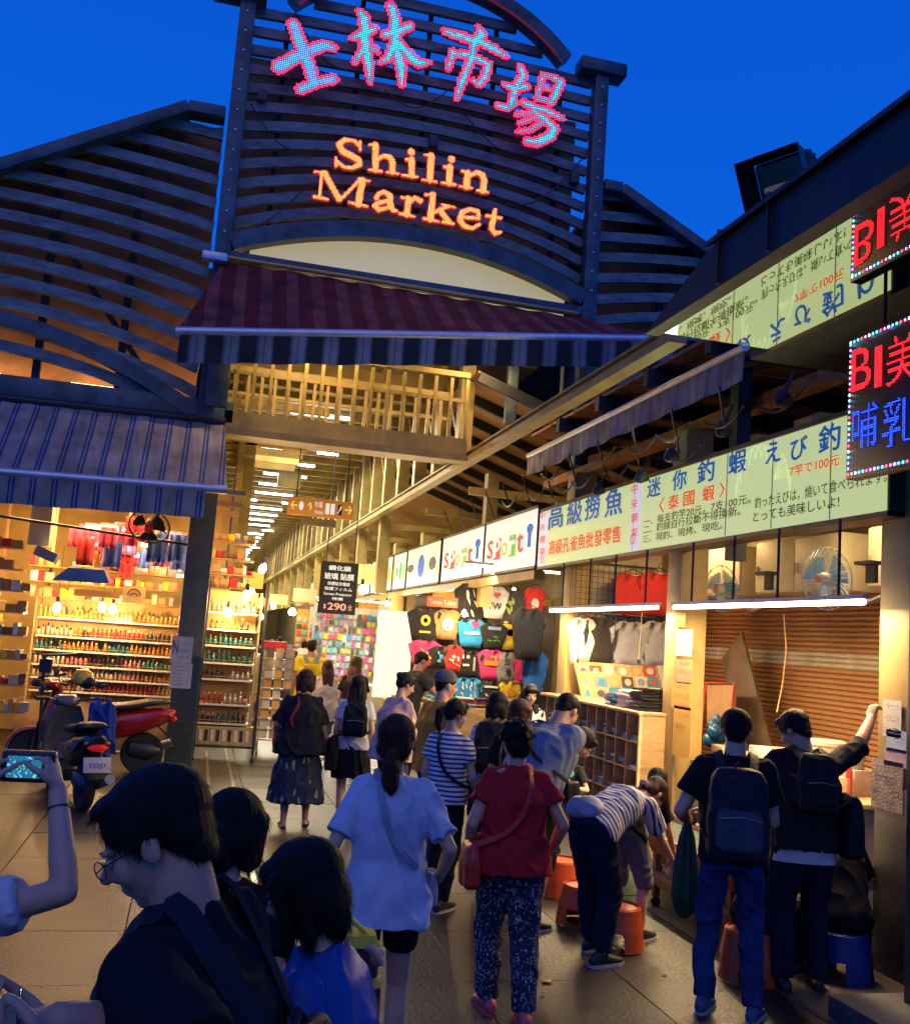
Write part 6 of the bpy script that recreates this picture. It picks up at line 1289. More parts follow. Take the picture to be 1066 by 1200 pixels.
for s_ in SKIN:
    b_ = s_.node_tree.nodes['Principled BSDF']; b_.inputs['Subsurface Weight'].default_value = .08; b_.inputs['Subsurface Radius'].default_value = (.02, .008, .004); b_.inputs['Subsurface Scale'].default_value = .3
def hair_mat(name, c): return M('hair_' + name, c, .5, var=.6, scale=30, bump=.7, bscale=90, stretch=(3, 3, .35), spec=.22)
HB, HBR, HLB = hair_mat('black', (.012, .009, .008)), hair_mat('brown', (.07, .03, .014)), hair_mat('light_brown', (.17, .085, .04))
eye_w = M('eye_white', (.6, .58, .55), .2, bump=0); eye_d = M('eye_dark', (.015, .01, .008), .1, bump=0); lip_m = M('lip', (.4, .13, .11), .4, bump=0)
V = Vector
def hand(mb, w, d, n, s, k=1., curl=.5, thumb=.5, spread=.05, grip=0.):
    """w wrist, d towards fingers, n palm side, s thumb side"""
    d = V(d).normalized(); n = (V(n) - d * V(n).dot(d)).normalized(); s = (V(s) - d * V(s).dot(d) - n * V(s).dot(n)).normalized(); w = V(w)
    rg = lambda c, a, b: [c + s * (a * math.cos(2 * PI * i / 12)) + n * (b * math.sin(2 * PI * i / 12)) for i in range(12)]
    mb.loft([rg(w - d * .015 * k, .026 * k, .018 * k), rg(w + d * .02 * k, .032 * k, .017 * k), rg(w + d * .055 * k, .041 * k, .016 * k), rg(w + d * .092 * k, .041 * k, .012 * k)])
    for i, (o, L, r) in enumerate(((.031, .070, .0088), (.0105, .078, .0092), (-.0105, .072, .0088), (-.031, .056, .0078))):
        p = w + d * (.082 - .004 * abs(i - 1.3)) * k + s * o * k; ang = 0; c = curl * (1 + .08 * i); dir0 = (d + s * (o * spread * 25)).normalized()
        for j, f in enumerate((.45, .32, .25)):
            ang += c * (1.05, 1.25, .8)[j]; dd = dir0 * math.cos(ang) + n * math.sin(ang); q = p + dd * L * f * k; mb.caps(p, q, r * k * (1 - .1 * j), r * k * (.92 - .1 * j), 8); p = q
    p = w + d * .022 * k + s * .028 * k; t1 = (d * .62 + s * .62 + n * .35).normalized(); t2 = (d * .8 + s * (.35 - thumb * .5) + n * (.35 + grip * .5)).normalized(); t3 = (d * .75 - s * thumb * .7 + n * (.3 + grip * .6)).normalized()
    for dd, L, r in ((t1, .042, .0135), (t2, .032, .0108), (t3, .026, .0095)):
        q = p + dd * L * k; mb.caps(p, q, r * k, r * k * .92, 8); p = q
def ring(c, r, f, a, b, n=20, sq=1.): 
    out = []
    for i in range(n):
        t = 2 * PI * i / n; cx, cy = math.cos(t), math.sin(t); out.append(c + r * (a * math.copysign(abs(cx) ** sq, cx)) + f * (b * math.copysign(abs(cy) ** sq, cy)))
    return out
class Person:
    def __init__(s, foot, rz, H, label, skin=1, build=1., fem=True, lean=0., lean2=None, side=0., drop=0., back=None, twist=0., stance=.1, feet=None, hands=None, pole=None, head=(0., 0.), voxel=.010, group=None, hk=1.):
        s.root = thing('person', label, 'person', foot, group, rz=R(rz), local=True); s.H = H; s.b = build; s.fem = fem; s.vox = voxel; s.skin = SKIN[skin]; s.loc = foot; s.rz = R(rz); s.seed = int(abs(foot[0] * 100 + foot[1] * 37)) % 9999
        L1 = R(lean); L2 = R(lean if lean2 is None else lean2); sd = R(side)
        hb = math.sin(L1) * .10 * H if back is None else back
        s.hip = V((0, -hb, .525 * H - drop)); u1 = V((math.sin(sd), math.sin(L1), math.cos(L1))).normalized(); u2 = V((math.sin(sd), math.sin(L2), math.cos(L2))).normalized()
        tw = R(twist); s.r0 = V((1, 0, 0)); s.r = V((math.cos(tw), math.sin(tw), 0)); s.r = (s.r - u2 * s.r.dot(u2)).normalized(); s.u1, s.u2 = u1, u2
        s.f1 = u1.cross(s.r0).normalized(); s.f2 = u2.cross(s.r).normalized()
        s.waist = s.hip + u1 * .095 * H; s.chest = s.waist + (u1 + u2).normalized() * .11 * H; s.nb = s.chest + u2 * .105 * H
        sw = (.084 if fem else .102) * H * (1 + (build - 1) * .4); s.sh = {-1: s.nb - s.r * sw - u2 * .042 * H, 1: s.nb + s.r * sw - u2 * .042 * H}
        # head
        hy, hp = R(head[0]), R(head[1]); f = V((math.sin(-hy) * math.cos(hp), math.cos(hy) * math.cos(hp), -math.sin(hp))); s.hf = f.normalized(); s.hr = f.cross(V((0, 0, 1))).normalized(); s.hu = s.hr.cross(s.hf).normalized()
        nd = (u2 * .6 + s.hu * .4).normalized(); s.k = .139 * H / .225 * hk; s.hc = s.nb + nd * .040 * H + s.hu * .046 * H * hk + s.hf * .012
        # legs
        s.hj = {i: s.hip + s.r0 * i * .05 * H - V((0, 0, .01 * H)) for i in (-1, 1)}; feet = feet or {}
        s.ank = {}; s.toe = {}; s.knee = {}
        for i in (-1, 1):
            fx, fy, *fz = feet.get(i, (i * stance, 0)); fz = fz[0] if fz else 0; fa = feet.get('a%d' % i, 8 * i); s.ank[i] = V((fx, fy - .03, .06 + fz)); s.toe[i] = V((math.sin(R(fa)), math.cos(R(fa)), 0))
            s.knee[i] = s.ik(s.hj[i], s.ank[i], .245 * H, .245 * H, V((.12 * i, 1, .1)) if not pole or ('k', i) not in pole else V(pole[('k', i)]))
        # arms
        hands = hands or {}; s.wr = {}; s.el = {}; s.hd = {}
        for i in (-1, 1):
            spec = hands.get(i) or dict(p=s.sh[i] + V((i * .05, .04, -.31 * H)), d=(0, .1, -1), n=(-i, 0, 0), s=(0, 1, 0))
            tgt = V(spec['p']); po = spec.get('pole', (i * .5, -.9, -.3)); s.wr[i] = s.clampt(s.sh[i], tgt, .318 * H); s.el[i] = s.ik(s.sh[i], s.wr[i], .168 * H, .155 * H, V(po)); s.hd[i] = spec
        s.parts = {}
    @staticmethod
    def clampt(a, t, L): d = t - a; return a + d.normalized() * min(d.length, L)
    @staticmethod
    def ik(a, b, l1, l2, pole):
        d = b - a; L = min(d.length, (l1 + l2) * .999); dn = d.normalized(); x = (l1 * l1 - l2 * l2 + L * L) / (2 * L); h = math.sqrt(max(0, l1 * l1 - x * x)); pv = (pole - dn * pole.dot(dn)).normalized(); return a + dn * x + pv * h
    def hp(s, x, y, z): return s.hc + s.hr * x * s.k + s.hf * y * s.k + s.hu * z * s.k
    def body(s, detail=False, vox=None):
        mb = MB(); H, b = s.H, s.b; k = s.k; F = s.fem; fr = (s.hr, s.hf, s.hu)
        E_ = lambda x, y, z, a, c, d: mb.ell(s.hp(x, y, z), (a * k, c * k, d * k), fr, 20, 14)
        E_(0, -.012, .035, .073, .092, .078); E_(0, .020, -.02, .058, .062, .082); E_(0, .05, -.078, .028, .026, .022); E_(0, .03, -.06, .046, .045, .036)
        for i in (-1, 1): E_(.034 * i, .056, -.022, .024, .022, .028); E_(.075 * i, -.008, -.004, .010, .019, .03); E_(.032 * i, .071, .021, .022, .014, .008)
        mb.caps(s.hp(0, .076, .014), s.hp(0, .106, -.018), .009 * k, .0125 * k, 10); mb.caps(s.hp(-.011, .086, -.027), s.hp(.011, .086, -.027), .009 * k, .009 * k, 8)
        mb.caps(s.hp(-.016, .077, -.047), s.hp(.016, .077, -.047), .0085 * k, .0085 * k, 8); mb.caps(s.hp(-.014, .075, -.057), s.hp(.014, .075, -.057), .0085 * k, .0085 * k, 8)
        nr = (.029 if F else .035) * H * (1 + (b - 1) * .5) ; mb.caps(s.nb - s.u2 * .035 * H, s.hp(0, -.026, -.02), nr * 1.15, nr * .92, 16)
        w = (1 + (b - 1) * 1.0)
        mb.loft([ring(s.hip - s.u1 * .05 * H, s.r0, s.f1, .07 * H * w, .06 * H * w), ring(s.hip, s.r0, s.f1, (.098 if F else .092) * H * w, .068 * H * w), ring(s.waist, s.r0, s.f1, (.075 if F else .086) * H * w, .057 * H * w), ring(s.chest, s.r, s.f2, (.085 if F else .098) * H * w, .066 * H * w), ring(s.nb - s.u2 * .04 * H, s.r, s.f2, (.078 if F else .092) * H, .048 * H), ring(s.nb, s.r, s.f2, .035 * H, .032 * H)])
        aw = (.0225 if F else .0275) * H * (1 + (b - 1) * .8)
        for i in (-1, 1):
            mb.caps(s.sh[i], s.el[i], aw * 1.22, aw * .88); m_ = s.el[i].lerp(s.wr[i], .3); mb.caps(s.el[i], m_, aw * .86, aw * .92); mb.caps(m_, s.wr[i], aw * .92, aw * .62)
            mb.caps(s.nb - s.u2 * .015 * H, s.sh[i], .026 * H, aw * 1.15)
            h = s.hd[i]; hand(mb, s.wr[i], h['d'], h['n'], h['s'], s.H / 1.68 * (.93 if F else 1.02), h.get('curl', .35), h.get('thumb', .4), h.get('spread', .05), h.get('grip', 0))
            tr = (.050 if F else .048) * H * w
            mb.caps(s.hj[i], s.knee[i], tr, .032 * H * w); c_ = s.knee[i].lerp(s.ank[i], .32) - s.toe[i] * .012; mb.caps(s.knee[i], c_, .031 * H * w, .031 * H * w); mb.caps(c_, s.ank[i] + V((0, 0, .02)), .031 * H * w, .019 * H)
            mb.caps(s.ank[i] - s.toe[i] * .02 - V((0, 0, .02)), s.ank[i] + s.toe[i] * .12 - V((0, 0, .035)), .028, .022)
        me = remesh(mb, vox or s.vox, 2, .5); s.bodyo = put(me, 'body', s.skin, s.root, smooth=True)
        if detail is not None:
            for i in (-1, 1):
                MB().ell(s.hp(.031 * i, .0765, .004), (.0125 * k, .008 * k, .0058 * k), fr, 12, 8).build('eye', eye_w, s.root, smooth=True); MB().ell(s.hp(.031 * i, .0815, .004), (.0055 * k, .0045 * k, .0055 * k), fr, 10, 8).build('pupil', eye_d, s.root, smooth=True)
                MB().tube([s.hp(.017 * i, .083, .021), s.hp(.031 * i, .084, .026), s.hp(.048 * i, .074, .021)], .003 * k, 6).build('eyebrow', HB, s.root)
            MB().tube([s.hp(-.02, .078, -.052), s.hp(0, .0865, -.050), s.hp(.02, .078, -.052)], [.002 * k, .0052 * k, .002 * k], 6).build('lips', lip_m, s.root, smooth=True)
        return s
    def shirt(s, mat, hem=.02, sleeve=.55, loose=1., name='shirt', flare=1., neck=.0, fold=.006, collar=None, vox=None):
        """hem: how far below the hip joint the shirt ends, as a share of height"""
        mb = MB(); H, F = s.H, s.fem; w = (1 + (s.b - 1)) * loose; L = []
        dn = -s.u1
        if hem > 0: L.append(ring(s.hip + dn * hem * H, s.r0, s.f1, (.112 if F else .108) * H * w * flare, .084 * H * w * flare, 28, .85))
        L += [ring(s.hip + s.u1 * .012 * H, s.r0, s.f1, (.110 if F else .106) * H * w * (1 + (flare - 1) * .6), .082 * H * w * (1 + (flare - 1) * .6), 28, .85), ring(s.waist, s.r0, s.f1, (.094 if F else .102) * H * w, .074 * H * w, 28, .85), ring(s.chest, s.r, s.f2, (.099 if F else .111) * H * w, .078 * H * w, 28, .85),
              ring(s.nb - s.u2 * .045 * H, s.r, s.f2, (.086 if F else .104) * H, .060 * H, 28, .9), ring(s.nb - s.u2 * .016 * H, s.r, s.f2, .062 * H, .048 * H, 28), ring(s.nb + s.u2 * .004 * H, s.r, s.f2, .043 * H, .040 * H, 28)]
        mb.loft(L); aw = (.024 if F else .029) * H * (1 + (s.b - 1) * .8)
        for i in (-1, 1):
            mb.caps(s.nb - s.u2 * .018 * H, s.sh[i] - s.r * i * .01, .032 * H, aw * 1.46)
            pts = [s.sh[i]] ; tot = sleeve
            if tot <= 1: e = s.sh[i].lerp(s.el[i], tot); mb.cone(s.sh[i], e, aw * 1.46, aw * 1.62 + .005 * loose, 18); mb.ell(s.sh[i], (aw * 1.46,) * 3)
            else:
                mb.caps(s.sh[i], s.el[i], aw * 1.46, aw * 1.3); e = s.el[i].lerp(s.wr[i], tot - 1); mb.cone(s.el[i], e, aw * 1.32, aw * 1.1, 16)
        if collar: mb.loft([ring(s.nb - s.u2 * .006 * H, s.r, s.f2, .044 * H, .041 * H, 20), ring(s.nb + s.u2 * .010 * H, s.r, s.f2, .040 * H, .039 * H, 20)])
        me = remesh(mb, vox or s.vox, 2); folds(me, fold, s.seed); s.shirto = put(me, name, mat, s.root, smooth=True); return s
    def legs(s, mat, to=1.95, loose=1., name='trousers', fold=.005, top=.07, vox=None, cuff=1.):
        """to: 1 = knee, 2 = ankle"""
        mb = MB(); H = s.H; w = (1 + (s.b - 1)) * loose; F = s.fem
        mb.loft([ring(s.hip - s.u1 * .055 * H, s.r0, s.f1, .085 * H * w, .07 * H * w), ring(s.hip, s.r0, s.f1, (.109 if F else .104) * H * w, .081 * H * w), ring(s.hip + s.u1 * top * H, s.r0, s.f1, (.088 if F else .096) * H * w, .068 * H * w)])
        for i in (-1, 1):
            tr = (.060 if F else .058) * H * w; f = min(1, to); e = s.hj[i].lerp(s.knee[i], f)
            if to <= 1: mb.cone(s.hj[i], e, tr, (tr * (1 - f) + .042 * H * w * f) * cuff, 18); mb.ell(s.hj[i], (tr,) * 3)
            else: mb.caps(s.hj[i], s.knee[i], tr, .044 * H * w); cc = s.knee[i].lerp(s.ank[i], .32) - s.toe[i] * .012; e = s.knee[i].lerp(s.ank[i], to - 1); mb.caps(s.knee[i], cc, .043 * H * w, .042 * H * w) if to > 1.4 else None; mb.cone(cc if to > 1.4 else s.knee[i], e, (.042 if to > 1.4 else .044) * H * w, .035 * H * w * cuff, 16)
        me = remesh(mb, vox or s.vox, 2); folds(me, fold, s.seed + 5, 14, 20, False); s.parts['trousers'] = put(me, name, mat, s.root, smooth=True); return s
    def skirt(s, mat, length=.36, flare=1.5, name='skirt', fold=.014):
        mb = MB(); H = s.H; b = s.hip - V((0, 0, length * H)); mb.loft([ring(b, s.r0, s.f1, .112 * H * flare, .09 * H * flare, 36), ring(s.hip - V((0, 0, length * .4 * H)), s.r0, s.f1, .115 * H * (1 + (flare - 1) * .5), .092 * H, 36), ring(s.hip, s.r0, s.f1, .108 * H, .08 * H, 36), ring(s.hip + s.u1 * .08 * H, s.r0, s.f1, .085 * H, .065 * H, 36)])
        me = remesh(mb, s.vox, 2); folds(me, fold, s.seed + 9, 3, 30); put(me, name, mat, s.root, smooth=True); return s
    def shoes(s, mat, sole=None, kind='shoe'):
        for i in (-1, 1):
            a, t = s.ank[i], s.toe[i]; sd = t.cross(V((0, 0, 1))); base = V((a.x, a.y, a.z - .052)); g = lambda d_, z, w_, h: [base + t * d_ + sd * (w_ * math.cos(q)) + V((0, 0, z + h * math.sin(q))) for q in np.linspace(0, 2 * PI, 15)[:-1]]
            if kind == 'sandal': L = [g(-.07, .018, .026, .01), g(0, .018, .034, .012), g(.1, .018, .04, .012), g(.165, .016, .02, .01)]; mb = MB().loft(L); mb.tube([base + t * .09 + sd * .04 + V((0, 0, .02)), base + t * .08 + V((0, 0, .06)), base + t * .09 - sd * .04 + V((0, 0, .02))], .012, 6)
            else: mb = MB().loft([g(-.088, .04, .02, .025), g(-.07, .046, .033, .038), g(-.01, .056, .037, .05), g(.05, .045, .042, .036), (g(.12, .035, .043, .024)), g(.165, .03, .032, .018), g(.182, .027, .012, .01)]); mb.cone(base + V((0, 0, .06)) - t * .03, a + V((0, 0, .03)) - t * .005, .04, .036, 14)
            me = remesh(mb, .006, 2); sh = put(me, 'shoe' if kind != 'sandal' else 'sandal', mat, s.root, smooth=True)
            if sole: MB().loft([[base + t * d_ + sd * (w_ * math.cos(q)) + V((0, 0, z_)) for d_, w_, q in [(dd, ww, 0) for dd, ww in ((-.085, .022), (-.05, .036), (.03, .039), (.11, .046), (.165, .032), (.186, .012))] + [(dd, ww, PI) for dd, ww in ((.186, .012), (.165, .032), (.11, .046), (.03, .039), (-.05, .036), (-.085, .022))]] for z_ in (-.006, .022)]).build('sole', sole, sh)
        return s
    def hair(s, style, mat, vox=.006, length=.25, part=0, amp=.0018):
        mb = MB(); k = s.k; fr = (s.hr, s.hf, s.hu); E_ = lambda x, y, z, a, c, d: mb.ell(s.hp(x, y, z), (a * k, c * k, d * k), fr, 24, 16); dn = V((0, 0, -1))
        if style == 'short': E_(0, -.020, .046, .084, .098, .081); E_(0, -.052, .005, .070, .052, .062); E_(0, -.058, -.035, .052, .036, .040); E_(0, .034, .090, .062, .048, .022); [E_(.073 * i, -.002, .028, .012, .03, .034) for i in (-1, 1)]
        elif style == 'crop': E_(0, -.018, .046, .080, .096, .078); E_(0, -.050, .008, .068, .050, .055); E_(0, -.056, -.032, .050, .034, .036)
        elif style == 'curly':
            E_(0, -.022, .05, .093, .103, .084); E_(0, -.055, -.01, .078, .056, .080)
            r = random.Random(s.seed); 
            for _ in range(70):
                a, e = r.uniform(0, 6.28), r.uniform(-.5, 1.5); x, y, z = .088 * math.cos(a) * math.cos(e), -.025 + .098 * math.sin(a) * math.cos(e), .045 + .08 * math.sin(e)
                if y > .04 and z < .07: continue
                E_(x, y, z, .018, .018, .018)
        elif style == 'bob':
            E_(0, -.018, .048, .090, .100, .084); E_(0, -.045, -.015, .090, .066, .092); E_(0, .060, .072, .062, .034, .030)
            for i in (-1, 1): mb.caps(s.hp(.080 * i, .012, .05), s.hp(.078 * i, .022, -.075), .024 * k, .020 * k); mb.caps(s.hp(.075 * i, -.03, .04), s.hp(.070 * i, -.02, -.09), .03 * k, .024 * k)
            mb.caps(s.hp(0, -.07, .0), s.hp(0, -.06, -.085), .045 * k, .042 * k)
        else:
            E_(0, -.018, .046, .084, .098, .080); E_(0, -.055, .010, .072, .05, .066); E_(0, .048, .086, .058, .040, .026); [E_(.073 * i, .0, .02, .012, .026, .04) for i in (-1, 1)]
            if style == 'long':
                for i in (-1, -.4, .4, 1):
                    a = s.hp(.055 * i, -.055 + .03 * abs(i), .0); b = a.lerp(s.nb - s.f2 * .075 + s.r * .06 * i, .8); c = s.nb - s.f2 * (.095 + .01 * abs(i)) + s.r * .055 * i - s.u2 * length
                    mb.caps(a, b, .045 * k, .042 * k); mb.caps(b, c, .042 * k, .02 * k)
            if style == 'pony':
                a = s.hp(0, -.095, .03); b = s.hp(0.005, -.150, -.01); c = b + dn * length * .6 - s.hf * .01; d = b + dn * length + s.hf * .01; mb.caps(a, b, .022 * k, .033 * k); mb.caps(b, c, .034 * k, .028 * k); mb.caps(c, d, .028 * k, .008 * k)
            if style == 'lowpony':
                a = s.hp(0, -.07, -.05); b = a - s.hf * .03 + dn * .05; d = b + dn * length; mb.caps(a, b, .035 * k, .036 * k); mb.caps(b, b.lerp(d, .6), .038 * k, .036 * k); mb.caps(b.lerp(d, .6), d, .036 * k, .01 * k); E_(0, -.05, -.02, .078, .05, .07)
            if style == 'bun': E_(0, -.105, .06, .036, .034, .034)
        me = remesh(mb, vox, 2); streaks(me, amp, s.seed, s.hc); s.hairo = put(me, 'hair', mat, s.root, smooth=True); return s
    def strands(s, mat, n, L=.05, w=.0012, seed=1, grav=1.):
        """loose hairs lying on the hair surface"""
        me = s.hairo.data; co, nn = get_co(me); r = np.random.RandomState(seed); idx = r.randint(0, len(co), n); mb = MB(); c = np.array(s.hc)
        crown = np.array(s.hp(0, -.04, .12))
        for i in idx:
            p, m_ = V(co[i]), V(nn[i]); f = V(co[i] - crown) ; f = f - m_ * f.dot(m_) + V((0, 0, -.03)) * grav
            if f.length < 1e-4: continue
            f = (f.normalized() + V(r.normal(0, .16, 3))).normalized(); sd = f.cross(m_).normalized() * w; l = L * r.uniform(.5, 1.3); lift = r.uniform(.0005, .0035)
            a = p + m_ * .0002; b = p + f * l * .5 + m_ * lift; d = p + f * l - m_ * (l * l * 2.2 - lift * .5); mb.add([a - sd, a + sd, b + sd * .8, b - sd * .8, d], [(0, 1, 2, 3), (3, 2, 4)])
        put(mb.mesh('loose_hair'), 'loose_hair', mat, s.root, smooth=True, kind='stuff'); return s
    def done(s): return s.root
    # carried things: top-level, modelled in the figure's own space
    def carry(s, name, label, cat, group=None): return thing(name, label, cat, s.loc, group, rz=s.rz, local=True)
    def backpack(s, mat, label, w=.29, h=.44, d=.16, trim=None, low=0., strapm=None):
        t = s.carry('backpack', label, 'backpack'); H = s.H; c = s.chest - s.f2 * (.085 * H * s.b + d / 2) - s.u2 * (.03 * H + low); fr = (s.r, s.f2, s.u2)
        mb = MB(); sh_ = lambda z, a, b: ring(c + s.u2 * z, s.r, s.f2, a, b, 24, .55); mb.loft([sh_(-h / 2, w * .40, d * .4), sh_(-h * .46, w * .49, d * .5), sh_(0, w * .5, d * .52), sh_(h * .36, w * .46, d * .42), sh_(h * .47, w * .36, d * .3), sh_(h / 2, w * .2, d * .2)])
        me = remesh(mb, .009, 2); folds(me, .004, s.seed + 3, 12, 22, False); put(me, 'main_bag', mat, t, smooth=True)
        mb = MB(); q = c - s.f2 * (d * .52) - s.u2 * h * .14; mb.loft([ring(q + s.u2 * z, s.r, s.f2, a, b, 20, .5) for z, a, b in ((-h * .26, w * .3, d * .14), (-h * .2, w * .38, d * .2), (h * .12, w * .37, d * .2), (h * .2, w * .3, d * .1))]); me = remesh(mb, .008, 2); folds(me, .003, s.seed + 4, 12, 22, False); put(me, 'front_pocket', trim or mat, t, smooth=True)
        MB().tube([q - s.f2 * d * .2 + s.u2 * h * .1 + s.r * w * .33, q - s.f2 * d * .215 + s.u2 * h * .13, q - s.f2 * d * .2 + s.u2 * h * .1 - s.r * w * .33], .0035, 5).build('zip', m_gris, t)
        MB().tube([c + s.u2 * h * .47 + s.r * .04, c + s.u2 * h * .56, c + s.u2 * h * .47 - s.r * .04], .008, 6).build('top_handle', strapm or mat, t)
        for i in (-1, 1):
            top = s.sh[i].lerp(s.nb, .42) + s.u2 * .034 * H; pts = [c + s.u2 * h * .40 + s.r * i * w * .25 + s.f2 * d * .3, top - s.f2 * .05, top, top + s.f2 * .055 - s.u2 * .02, s.chest + s.r * i * .07 * H + s.f2 * .095 * H, s.waist + s.r * i * .10 * H + s.f2 * .04 * H, c - s.u2 * h * .38 + s.r * i * w * .42 + s.f2 * d * .3]
            mb = MB(); n = len(pts); sm = [pts[0]] 
            for j in range(n - 1):
                p0, p1, p2, p3 = pts[max(j - 1, 0)], pts[j], pts[j + 1], pts[min(j + 2, n - 1)]
                for u in (.33, .66, 1.): sm.append(.5 * ((2 * p1) + (-p0 + p2) * u + (2 * p0 - 5 * p1 + 4 * p2 - p3) * u * u + (-p0 + 3 * p1 - 3 * p2 + p3) * u ** 3))
            rings = []
            for j, p in enumerate(sm):
                out = (p - (s.chest if (p - s.chest).length > .01 else s.waist)); out.normalize(); tn = (sm[min(j + 1, len(sm) - 1)] - sm[max(j - 1, 0)]).normalized(); sd = tn.cross(out).normalized(); o2 = sd.cross(tn); ww = .022 * H / 1.7 * 1.2; rings.append([p + sd * ww + o2 * .006, p + sd * ww - o2 * .006, p - sd * ww - o2 * .006, p - sd * ww + o2 * .006])
            mb.loft(rings).build('strap', strapm or mat, t, smooth='a')
        return t
    def crossbag(s, mat, label, side=-1, size=(.24, .18, .09), drop=.02, fwd=.0, strapmat=None, bagpos=None, name='shoulder_bag', cat='bag', over=True, sw=.012):
        """over: strap runs across the body from the opposite shoulder"""
        t = s.carry(name, label, cat); H = s.H; c = V(bagpos) if bagpos else s.hip + s.r0 * side * (.135 * H * s.b) + V((0, fwd, -drop)); w, h, d = size
        mb = MB(); g = lambda z, a, b: [c + V((b * math.copysign(abs(math.cos(q)) ** .6, math.cos(q)), a * math.copysign(abs(math.sin(q)) ** .6, math.sin(q)), z)) for q in np.linspace(0, 2 * PI, 21)[:-1]]
        mb.loft([g(-h / 2, w * .38, d * .4), g(-h * .42, w * .48, d * .5), g(0, w * .5, d * .5), g(h * .4, w * .42, d * .36), g(h / 2, w * .36, d * .16)]); me = remesh(mb, .007, 2); folds(me, .004, s.seed + 7, 10, 25, False); put(me, 'bag_body', mat, t, smooth=True)
        oth = -side if over else side; top = s.sh[oth].lerp(s.nb, .45) + s.u2 * .035 * H; bk = -s.f2; nrm = lambda p, out, k_: p + out * k_
        back = [top, nrm(s.nb.lerp(s.chest, .55) + s.r * oth * .03 * H, bk, .082 * H * s.b), nrm(s.chest.lerp(s.waist, .4) + s.r * (.0 if over else oth * .07) * H, bk, .092 * H * s.b), nrm(s.waist + s.r * side * .06 * H, bk, .085 * H * s.b), c + V((0, -w * .3, h * .45))]
        fr_ = [top, nrm(s.nb.lerp(s.chest, .55) + s.r * oth * .03 * H, -bk, .085 * H * s.b), nrm(s.waist + s.r * side * .06 * H, -bk, .085 * H * s.b), c + V((0, w * .3, h * .45))]
        for pts in (back, fr_):
            sm = []; n = len(pts)
            for j in range(n - 1):
                p0, p1, p2, p3 = pts[max(j - 1, 0)], pts[j], pts[j + 1], pts[min(j + 2, n - 1)]
                for u in (0, .25, .5, .75) + ((1.,) if j == n - 2 else ()): sm.append(.5 * ((2 * p1) + (-p0 + p2) * u + (2 * p0 - 5 * p1 + 4 * p2 - p3) * u * u + (-p0 + 3 * p1 - 3 * p2 + p3) * u ** 3))
            rings = []
            for j, p in enumerate(sm):
                ctr = s.chest.lerp(s.hip, min(1, max(0, (s.chest - p).dot(s.u1) / .35))); out = (p - ctr).normalized(); tn = (sm[min(j + 1, len(sm) - 1)] - sm[max(j - 1, 0)]).normalized(); sd = tn.cross(out).normalized(); o2 = sd.cross(tn); rings.append([p + sd * sw + o2 * .004, p + sd * sw - o2 * .004, p - sd * sw - o2 * .004, p - sd * sw + o2 * .004])
            MB().loft(rings).build('strap', strapmat or mat, t, smooth='a')
        return t
def LC(foot, rz, w): return Matrix.Rotation(-R(rz), 3, 'Z') @ (V(w) - V(foot))
cm = lambda n, c, **k: M('garment_' + n, c, k.pop('rough', .85), var=k.pop('var', .15), scale=k.pop('scale', 7), bump=k.pop('bump', .45), bscale=k.pop('bscale', 17), spec=.12, **k)
C_black = cm('black', (.014, .014, .018)); C_black2 = cm('black_soft', (.022, .022, .027)); C_navy = cm('navy', (.012, .015, .035)); C_jean = cm('denim', (.03, .055, .16), scale=12, var=.35); C_blue = cm('pale_blue', (.50, .58, .74)); C_white = cm('white_cotton', (.66, .66, .68)); C_red = cm('red_cotton', (.42, .022, .03)); C_roy = cm('royal_satin', (.02, .09, .36), rough=.4); C_or = cm('orange_cotton', (.65, .28, .04)); C_pink = cm('pale_pink', (.62, .42, .38)); C_yel = cm('yellow_cotton', (.75, .62, .03)); C_grey = cm('grey_blue_cotton', (.20, .25, .33)); C_gsh = cm('grey_shorts', (.16, .18, .22)); C_char = cm('charcoal', (.045, .045, .05)); C_teal = cm('teal', (.12, .4, .42)); C_sand = cm('sand', (.55, .5, .42))
P_floral = blotch('floral_trousers', (.45, .47, .5), (.012, .016, .04), 52, .30, 'VORONOI', stretch=(1, 1, .6)); P_leaf = blotch('leaf_skirt', (.25, .28, .2), (.012, .018, .04), 15, .24, 'VORONOI', stretch=(1, 1, .35))
P_str = bands('striped_tee', [(0, (.66, .66, .7)), (.58, (.03, .04, .09))], .034, 'Z', dirt=.1)
S_blk = M('shoe_black', (.02, .02, .022), .4, bump=.05); S_wht = M('shoe_white', (.5, .48, .45), .5); S_sol = M('sole_white', (.55, .53, .5), .6); S_blu = M('shoe_blue_grey', (.06, .1, .18), .6); S_pnk = M('shoe_coral', (.7, .12, .1), .5)
B_blk = M('bag_black', (.012, .012, .014), .55, spec=.2, bump=.3, bscale=200); B_red = M('bag_red', (.5, .03, .015), .35, bump=.3, bscale=60); B_gry = M('bag_grey_blue', (.25, .3, .38), .6, bump=.3, bscale=150); B_navy = M('bag_navy', (.014, .016, .028), .55, spec=.2, bump=.35, bscale=150)

